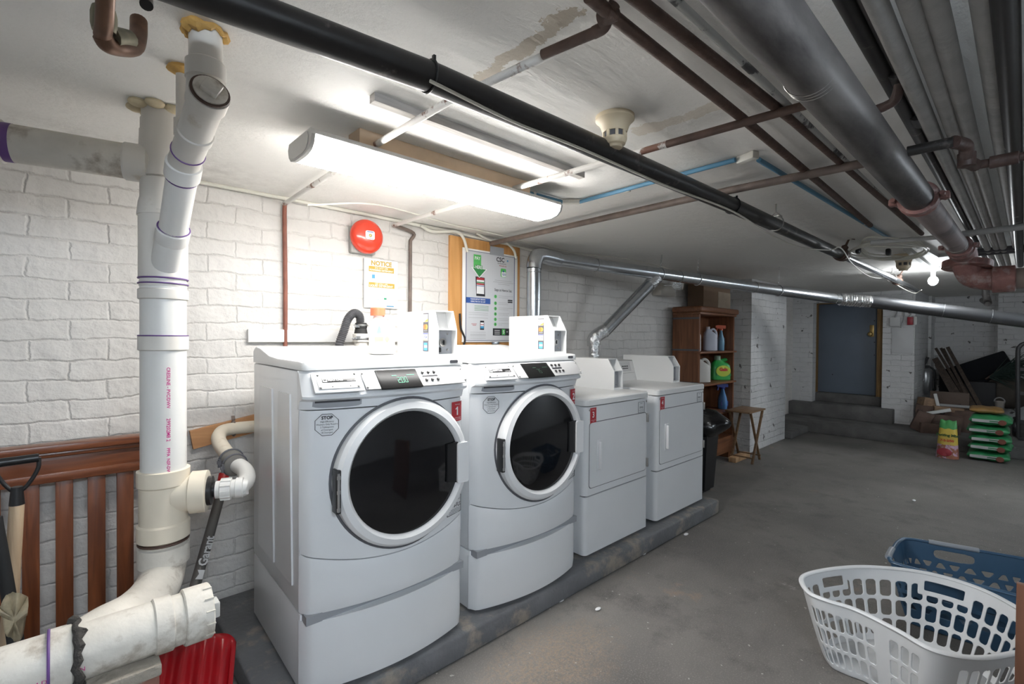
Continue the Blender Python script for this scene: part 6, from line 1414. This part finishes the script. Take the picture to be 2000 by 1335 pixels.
# ================================================================ far corner
M_ext = mat('extinguisher steel', (0.45, 0.46, 0.48), 0.3, 0.8)
XE = 9.9; p = at(1808, 748, X=XE); ztop = at(1808, 718, X=XE).z; zbot = at(1808, 768, X=XE).z
T = thing('fire_extinguisher', 'silver fire extinguisher hanging in the recess beside the door wall', 'fire extinguisher', (XE, p.y, zbot))
b = MB(); b.lathe([(0.07, zbot), (0.085, zbot+0.02), (0.085, ztop-0.07), (0.05, ztop-0.01), (0.03, ztop)], (XE, p.y, 0), (0, 0, 1), 24); b.build('cylinder', M_ext, T)
b = MB(); b.box((XE, p.y, ztop+0.02), (0.05, 0.09, 0.04)); b.bar((XE, p.y+0.03, ztop+0.03), (XE, p.y+0.01-0.03, ztop+0.17), 0.03, 0.04); b.tube(bez([(XE, p.y-0.04, ztop+0.02), (XE, p.y-0.10, ztop-0.05), (XE, p.y-0.11, ztop-0.3), (XE, p.y-0.09, zbot+0.05)], 5), 0.015, 8); b.build('valve_and_hose', M_black, T)
# boxes on the door pier
XP = XD
def onp(x, y): p = at(x, y, X=XP); return p.y, p.z
def pbox(name, x0, y0, x1, y1, th, m, lab, cat, X=None):
    a, c = at(x0, y0, X=XP), at(x1, y1, X=XP); b = MB(); b.bx(XP-th, XP, c.y, a.y, c.z, a.z, 0.004); return tag(b.build(name, m), lab, cat)
pbox('wall_panel', 1742, 640, 1792 if False else 1784, 690, 0.012, mat('pale panel', (0.55, 0.55, 0.55), 0.6), 'pale square panel on the brick pier right of the door', 'panel')
o = pbox('junction_box', 1739, 620, 1759, 637, 0.05, mat('white box', (0.55, 0.55, 0.54), 0.5), 'white junction box above the pale panel right of the door', 'box')
o = pbox('alarm_pull_station', 1773, 619, 1784, 634, 0.05, mat('pull station red', (0.30, 0.02, 0.03), 0.4), 'small red fire alarm pull station right of the door', 'alarm')
o = pbox('alarm_plate', 1785, 618, 1791, 634, 0.02, M_lw, 'small white plate beside the red alarm pull station', 'plate')
for k, (c0__, c1__) in enumerate((((1750, 598), (1748, 620)), ((1765, 598), (1760, 640)), ((1779, 600), (1775, 620)))):
    a, c = at(*c0__, X=XP-0.02), at(*c1__, X=XP-0.02); o = MB().tube(bez([a, a.lerp(c, .5)+Vector((0, -0.02, 0)), c], 4), 0.008, 8).build('alarm_cable', mat('grey cable', (0.35, 0.35, 0.35), 0.6)); tag(o, ['grey cable into the top of the white junction box', 'grey cable looping between junction box and red pull station', 'grey cable above the red pull station'][k], 'cable')
# bags of soil
random.seed(12)
M_gbag = mat('green bag plastic', (0.03, 0.22, 0.08), 0.28, bump=0.5, bscale=12)
def sack(c, L, D, H, m, label, name, rz=0, group=None):
    T = thing(name, label, 'soil bag', c, rz, group); b = MB(); ph = random.uniform(0, 6)
    def f(u, v):
        x = (u-.5)*2; t = 2*PI*v; e = (1-abs(x)**5)**0.5 if abs(x) < 1 else 0
        hz_ = H/2*max(0.07, e)*(1+0.06*math.sin(x*9+ph)); dy = D/2*(0.93+0.07*e)*(1+0.02*math.sin(x*7+ph))
        return Vector((dy*0+D/2*math.copysign(abs(math.cos(t))**0.7, math.cos(t))*(0.95+0.05*math.sin(6*x+ph)), L/2*x, H/2+hz_*math.copysign(abs(math.sin(t))**0.8, math.sin(t))))
    b.grid(f, 34, 28); bmesh.ops.remove_doubles(b.bm, verts=b.bm.verts, dist=1e-5); b.build('sack', m, T, local=True)
    return T
XS = 7.72; a = at(1888, 880, X=XS-0.2); c = at(1974, 888, X=XS-0.2); Ls = a.y-c.y; yc = (a.y+c.y)/2
hs = [0.0, 0.105, 0.195, 0.285, 0.385]; Hs = [0.10, 0.095, 0.09, 0.10, 0.115]
labs = ['green soil bag lying on the floor, bottom of the stack', 'green soil bag second from the bottom of the stack', 'green soil bag in the middle of the stack of five', 'green soil bag second from the top of the stack', 'green soil bag at the top of the green stack, under the brown one']
zsc = (at(1930, 812, X=XS-0.2).z)/0.50
for i in range(5):
    T = sack((XS, yc+random.uniform(-.02, .03), hs[i]*zsc), Ls, 0.42, Hs[i]*zsc*1.04, M_gbag, labs[i], 'soil_bag', random.uniform(-.04, .04))
    b = MB(); fx = -0.212; zc_ = Hs[i]*zsc*0.52
    b.mi = 0; b.box((fx, Ls*0.22, zc_), (0.006, 0.14, 0.03)); b.box((fx, Ls*0.02, zc_+0.012), (0.006, 0.16, 0.008)); b.box((fx, Ls*0.0, zc_-0.008), (0.006, 0.18, 0.007))
    b.mi = 1; b.lathe([(0, 0), (0.034, 0), (0.03, 0.005), (0, 0.006)], (fx, -Ls*0.27, zc_-0.005), (-1, 0, 0), 20, ell=0.9)
    b.build('bag_print', [mat('dull white', (0.5, 0.5, 0.5), 0.5), mat('tomato brown', (0.16, 0.05, 0.03), 0.4)], T, local=True)
ztp = (hs[4]+Hs[4])*zsc
sack((XS+0.06, yc+0.03, ztp+0.005), Ls*0.82, 0.36, 0.075, mat('brown yellow bag', (0.30, 0.17, 0.05), 0.35, var=0.4, vscale=9, bump=0.4, bscale=14), 'brown and yellow soil bag lying on top of the green stack', 'soil_bag', 0.05)
# standing potting mix bag
a = at(1829, 876, Z=0.005); c = at(1873, 882, Z=0.005); XM = 7.45
a = at(1828, 878, X=XM); c = at(1874, 882, X=XM); tl_ = at(1836, 820, X=XM); tr_ = at(1868, 820, X=XM); zt_ = tl_.z
T = thing('potting_mix_bag', 'standing green and yellow potting mix bag in front of the concrete platform', 'soil bag', (XM, (a.y+c.y)/2, 0))
def pf_(u, v, s):
    y = (a.y+(c.y-a.y)*u)*(1-v)+(tl_.y+(tr_.y-tl_.y)*u)*v; d_ = 0.085*(1-v)**0.6*(1-(2*u-1)**4*0.7)+0.004; return Vector((XM-s*d_+0.03*v, y, 0.004+zt_*v+0.006*math.sin(u*14)*v))
def zone(v0, v1, nm, m): 
    b = MB()
    for s in (1, -1): b.grid(lambda u, v: pf_(u, v0+(v1-v0)*v, s), 20, 10)
    return b.build(nm, m, T)
zone(0.0, 0.36, 'flower_band', mat('flower band', (0.28, 0.10, 0.05), 0.4, col2=(0.45, 0.3, 0.4), c2scale=14, c2lo=0.5, c2hi=0.56)); zone(0.36, 0.78, 'yellow_band', mat('bag yellow', (0.58, 0.42, 0.06), 0.35)); zone(0.78, 1.0, 'green_band', mat('bag green', (0.05, 0.28, 0.07), 0.35))
b = MB(); ym_ = (a.y+c.y)/2; MX = lambda z, o: Matrix.Translation(Vector((XM-o, ym_+0.0, z))) @ Matrix(((0, 0, -1, 0), (-1, 0, 0, 0), (0, 1, 0, 0), (0, 0, 0, 1)))
b.mi = 0; b.text('Potting Mix', 0.040, MX(zt_*0.63, 0.068), 'CENTER', bold=0.002); LB = [mat('dark green ink', (0.02, 0.08, 0.02), 0.5), mat('ink red', (0.5, 0.05, 0.02), 0.5), mat('dahlia red', (0.28, 0.02, 0.03), 0.5)]; b.build('bag_name', LB, T)
b = MB(); b.mi = 1; b.text('7-2-2/50', 0.034, MX(zt_*0.49, 0.078), 'CENTER', bold=0.002)
b.build('bag_numbers', LB, T)
b = MB(); b.mi = 2; b.lathe([(0, 0), (0.065, 0), (0.06, 0.003), (0, 0.004)], (XM-0.088, ym_+0.02, 0.075), (-1, 0, 0.15), 20, ell=0.7)
b.build('flower_print', LB, T)
# planks leaning
M_old = wood_mat('old dark plank', (0.045, 0.032, 0.025), (0.085, 0.062, 0.048), 0.8, 2, 6)
specs = [((1828, 680), (1905, 808), 9.9, 9.0, 0.035), ((1838, 680), (1912, 806), 9.9, 9.02, 0.035), ((1851, 678), (1922, 806), 9.8, 9.0, 0.045), ((1826, 700), (1893, 806), 9.7, 8.9, 0.075), ((1829, 712), (1880, 803), 9.6, 8.85, 0.045), ((1843, 681), (1902, 800), 9.85, 8.98, 0.03)]
names_ = ['longest dark plank, topmost of the leaning planks at the back', 'thin dark plank leaning second from the right', 'dark plank with the highest top among the leaning planks', 'wide brown plank leaning lowest at the left', 'short brown plank leaning leftmost', 'thin dark batten leaning between the planks']
for i, (t_, f_, Xt, Xf, w_) in enumerate(specs):
    p, q = at(*t_, X=Xt), at(*f_, X=Xf); b = MB(); b.bar(p, (q.x, q.y, max(q.z, 0.16)), w_, 0.022, 0.0, (-1, 0, 0.2)); tag(b.build('plank', M_old), names_[i], 'plank')
# black crate, upturned black box
XC = 10.0
a, c = at(1826, 728, X=XC), at(1940, 805, X=XC)
b = MB(); b.bx(XC, XC+0.18, c.y+0.25, a.y-0.05, at(1880, 770, X=XC).z, at(1880, 727, X=XC).z, 0.01); tag(b.build('black_box', mat('black box', (0.008, 0.008, 0.010), 0.6)), 'wide black box behind the leaning planks', 'box')
p = at(1912, 730, X=9.9); b = MB(); b.box((10.0, p.y, p.z), (0.35, 0.75, 0.42), Matrix.Rotation(-0.45, 4, 'X'), 0.02); tag(b.build('black_bin', mat('black bin', (0.008, 0.009, 0.011), 0.75, spec=0.15)), 'tipped black plastic bin above the other things in the recess', 'bin')
a, c = at(1902, 745, X=9.6), at(1944, 805, X=9.6)
b = MB(); b.bx(9.62, 9.92, c.y, a.y+0.1, 0.146, a.z, 0.01); tag(b.build('black_cabinet', mat('black box', (0.008, 0.008, 0.010), 0.6)), 'black upright cabinet right of the leaning planks', 'cabinet')
# wood and brick scraps
random.seed(21)
M_bk = mat('old brick', (0.11, 0.07, 0.055), 0.9, var=0.35, vscale=9); M_sw = wood_mat('scrap wood', (0.16, 0.10, 0.06), (0.28, 0.18, 0.11), 0.8, 1, 6)
XB = 8.55
def scrap(nm, x, y, X, s, m, lab, rot=(0, 0, 0), cat='scrap'):
    p = at(x, y, X=X); M = Matrix.Rotation(rot[2], 4, 'Z') @ Matrix.Rotation(rot[0], 4, 'X') @ Matrix.Rotation(rot[1], 4, 'Y'); b = MB(); b.box(p, s, M, 0.004); tag(b.build(nm, m), lab, cat)
scrap('brick', 1800, 822, 8.3, (0.12, 0.17, 0.26), M_bk, 'old brick standing tilted at the left foot of the scrap pile', (0.35, 0, 0.2), 'brick')
scrap('brick', 1822, 838, 8.3, (0.16, 0.30, 0.15), M_bk, 'dark brick lying at the front of the scrap pile', (0.1, 0, 0.4), 'brick')
scrap('brick', 1846, 838, 8.35, (0.16, 0.26, 0.14), M_bk, 'dark brick right of the front brick behind the potting mix bag', (0, 0, -0.3), 'brick')
scrap('brick', 1838, 820, 8.6, (0.25, 0.40, 0.16), M_bk, 'dark brick in the middle of the scrap pile under the wood pieces', (0.05, 0, 0.2), 'brick')
scrap('brick', 1878, 822, 8.75, (0.25, 0.35, 0.30), M_bk, 'dark brick block at the right of the scrap pile', (0, 0, 0.1), 'brick')
scrap('wood_block', 1810, 791, 8.75, (0.20, 0.16, 0.20), M_sw, 'brown cut timber block near the top left of the scrap pile', (0.2, 0.1, 0.5), 'wood block')
scrap('wood_block', 1806, 806, 8.7, (0.20, 0.20, 0.22), M_bk, 'dark timber block below the brown cut one at the left', (0.1, 0, 0.1), 'wood block')
scrap('wood_board', 1854, 782, 8.95, (0.04, 0.40, 0.24), mat('dim brown panel', (0.09, 0.06, 0.045), 0.7), 'brown flat board standing at the back of the scrap pile', (0.0, 0, 0.1), 'board')
scrap('white_batten', 1823, 805, 8.5, (0.05, 0.36, 0.04), M_lw, 'white batten lying tilted across the scrap pile', (-0.3, 0, 0.1), 'batten')
scrap('white_batten', 1831, 787, 8.7, (0.04, 0.035, 0.26), M_lw, 'white batten standing upright in the scrap pile', (-0.2, 0, 0), 'batten')
scrap('white_batten', 1862, 792, 8.8, (0.05, 0.40, 0.03), mat('greyish batten', (0.35, 0.35, 0.35), 0.7), 'greyish batten lying level at the right of the scrap pile', (0.0, 0, 0), 'batten')
scrap('wood_piece', 1852, 799, 8.65, (0.10, 0.30, 0.06), M_sw, 'short brown wood piece on the bricks in the pile', (0.05, 0, 0.3), 'wood piece')
# bucket
pb2 = at(1952, 800, X=9.3); a = at(1942, 786, X=9.3); c = at(1962, 786, X=9.3); r_ = (a.y-c.y)/2
T = thing('white_bucket', 'dirty white bucket behind the stack of soil bags', 'bucket', (9.3, pb2.y, 0.145))
b = MB(); zb1 = at(1952, 783, X=9.3).z; b.lathe([(r_*0.85, 0.147), (r_, zb1-0.02), (r_*1.06, zb1-0.015), (r_*1.06, zb1), (r_*0.98, zb1), (r_*0.9, zb1-0.03)], (9.3, pb2.y, 0), (0, 0, 1), 28); b.build('pail', mat('dirty white', (0.36, 0.33, 0.30), 0.6, var=0.2, vscale=9), T)
b = MB(); b.ring((9.3, pb2.y, zb1), (1, 0.0, 0.15), r_, 0.008, 24, 6, a0=0, a1=2*PI); b.build('wire_handle', mat('dull wire', (0.3, 0.3, 0.3), 0.5), T)
b = MB(); pq = at(1968, 765, X=9.9); b.sph(pq, 0.30, (0.8, 0.9, 0.8)); tag(b.build('brown_sack', mat('dim brown cloth', (0.07, 0.06, 0.05), 0.9, bump=0.8, bscale=9)), 'dim brown sack behind the white bucket', 'sack')
# artificial fir branch
T = thing('artificial_branch', 'dark green artificial fir branch sticking out to the right in the recess', 'branch', at(1930, 735, X=9.7))
p, q = at(1925, 740, X=9.7), at(1975, 712, X=9.7); b = MB(); b.tube([p, p.lerp(q, .5)+Vector((0, 0, 0.02)), q], 0.01, 8); b.build('stem', M_bk, T)
b = MB()
for i in range(260):
    f = random.uniform(0.1, 1); o = p.lerp(q, f)+Vector((0, 0, 0.02*math.sin(f*PI))); d_ = Vector((random.uniform(-.6, .6), -random.uniform(0.4, 1.2), random.uniform(-.55, .75))).normalized(); b.tube([o, o+d_*random.uniform(0.12, 0.36)], [0.006, 0.002], 4)
b.build('needles', mat('fir green', (0.035, 0.06, 0.05), 0.8), T)
# hand truck at right border
T = thing('hand_truck', 'dark metal hand truck standing at the right border behind the soil bags', 'hand truck', (8.6, -0.05, 0.15))
XH = 8.7; pts = [at(1988, 868, X=XH), at(1988, 760, X=XH), at(1988, 690, X=XH), at(1992, 676, X=XH), at(2003, 670, X=XH), at(2030, 670, X=XH)]
M_ht = mat('dark tube', (0.06, 0.06, 0.062), 0.35, 0.6)
b = MB(); b.tube([(XH, pts[0].y, 0.15)]+bez(pts[1:], 5), 0.022, 12); b.tube([(XH, pts[0].y-0.42, 0.15), (XH, pts[0].y-0.42, 1.2)], 0.022, 12); b.build('frame', M_ht, T)
b = MB()
for z in (0.35, 0.7, 1.0): b.bar((XH, pts[0].y, z), (XH, pts[0].y-0.42, z), 0.02, 0.04)
for dy in (0.12, 0.24): b.bar((XH+0.01, pts[0].y-dy, 0.16), (XH+0.01, pts[0].y-dy, 1.1), 0.02, 0.03)
b.build_each('cross_bar', M_ht, T)
b = MB(); b.bx(XH-0.22, XH, pts[0].y-0.42, pts[0].y, 0.147, 0.156); b.build('toe_plate', M_ht, T)
b = MB(); 
for dy in (0.03, -0.45): b.ring((XH+0.1, pts[0].y+dy, 0.27), (0, 1, 0), 0.10, 0.025, 24, 8)
b.build_each('wheel', M_black, T)
# black pipe end far right under ceiling and dark wall details
o = MB().tube([(7.0, at(1925, 575, X=7.0).y, CEIL), at(1925, 575, X=7.0), at(1930, 592, X=6.9), at(1720+200, 586, X=7.2)], 0.03, 12).build('angled_pipe', M_blackpipe); tag(o, 'dark angled pipe end under the ceiling right of the bulb', 'pipe')
# bits of litter on the floor
random.seed(31)
spots = [(1257, 1081, 'pale scrap of paper on the floor in front of the third machine'), (1262, 1073, None), (1168, 1189, 'curl of white lint on the floor below the second washer'), (1095, 1172, 'white crumpled scrap on the kerb of the pad by the second washer'), (1340, 1043, 'pale chip of plaster on the floor below the last dryer'), (1420, 1108, None), (1485, 1105, None), (1785, 977, 'pale chip on the bare floor before the baskets')]
for i, (x, y, lab) in enumerate(spots):
    if not lab: continue
    p = at(x, y, Z=0.004); b = MB(); b.poly([p+Vector((random.uniform(-.02, .02), random.uniform(-.02, .02), random.uniform(0, .006))) for _ in range(3)]); s = random.uniform(0.012, 0.02)
    b = MB(); b.sph((p.x, p.y, 0.006), s, (1.3, 0.7, 0.35), 8, 5); tag(b.build('floor_litter', M_white), lab, 'litter')
# brackets of foam at ceiling / torn plaster over the stack
T = thing('sealing_foam', 'yellowish foam and torn plaster round the stack at the ceiling', 'foam', (0.22, 1.9, 2.0))
random.seed(8); b = MB()
for i in range(7):
    a_ = i*0.9; b.sph((0.222+0.055*math.cos(a_), SY+0.055*math.sin(a_), CEIL-0.008), 0.022, (1.2, 1, 0.6), 10, 6)
b.build('foam', mat('pale foam', (0.62, 0.52, 0.34), 0.7, bump=0.6), T)
# ================================================================ groups of like things
for pre, g in (('ceiling_light', 'strip lights on the ceiling'), ('washing_machine', 'front-loading washers in the row'), ('dryer', 'dryers in the row'), ('payment_box', 'payment boxes on the machines'),
               ('pale_pipe', 'pale pipes side by side under the ceiling'), ('rusty_pipe', 'rusty pipes beside the big pipe'), ('crossing_pipe', 'thin pipes crossing the ceiling'), ('dark_pipe', 'dark pipes beside the big pipe'),
               ('spattered_pipe', 'pipes at the right edge of the ceiling'), ('smoke_detector', 'detectors on the ceiling'), ('laundry_basket', 'laundry baskets in the foreground'), ('soil_bag', 'soil bags in the stack'),
               ('plank', 'planks leaning in the recess'), ('brick', 'bricks in the scrap pile'), ('wood_block', 'timber blocks'), ('white_batten', 'white battens in the scrap pile'), ('detergent_jug', 'detergent jugs'),
               ('spray_bottle', 'spray bottles in the bookcase'), ('ceiling_batten', 'battens near the bulb'), ('armoured_cable', 'cream cables by the poster'), ('alarm_cable', 'cables by the door'), ('floor_litter', 'litter on the floor')):
    M_ = [o for o in COL.objects if o.parent is None and o.name.split('.')[0] == pre]
    if len(M_) > 1:
        for o in M_: o['group'] = g
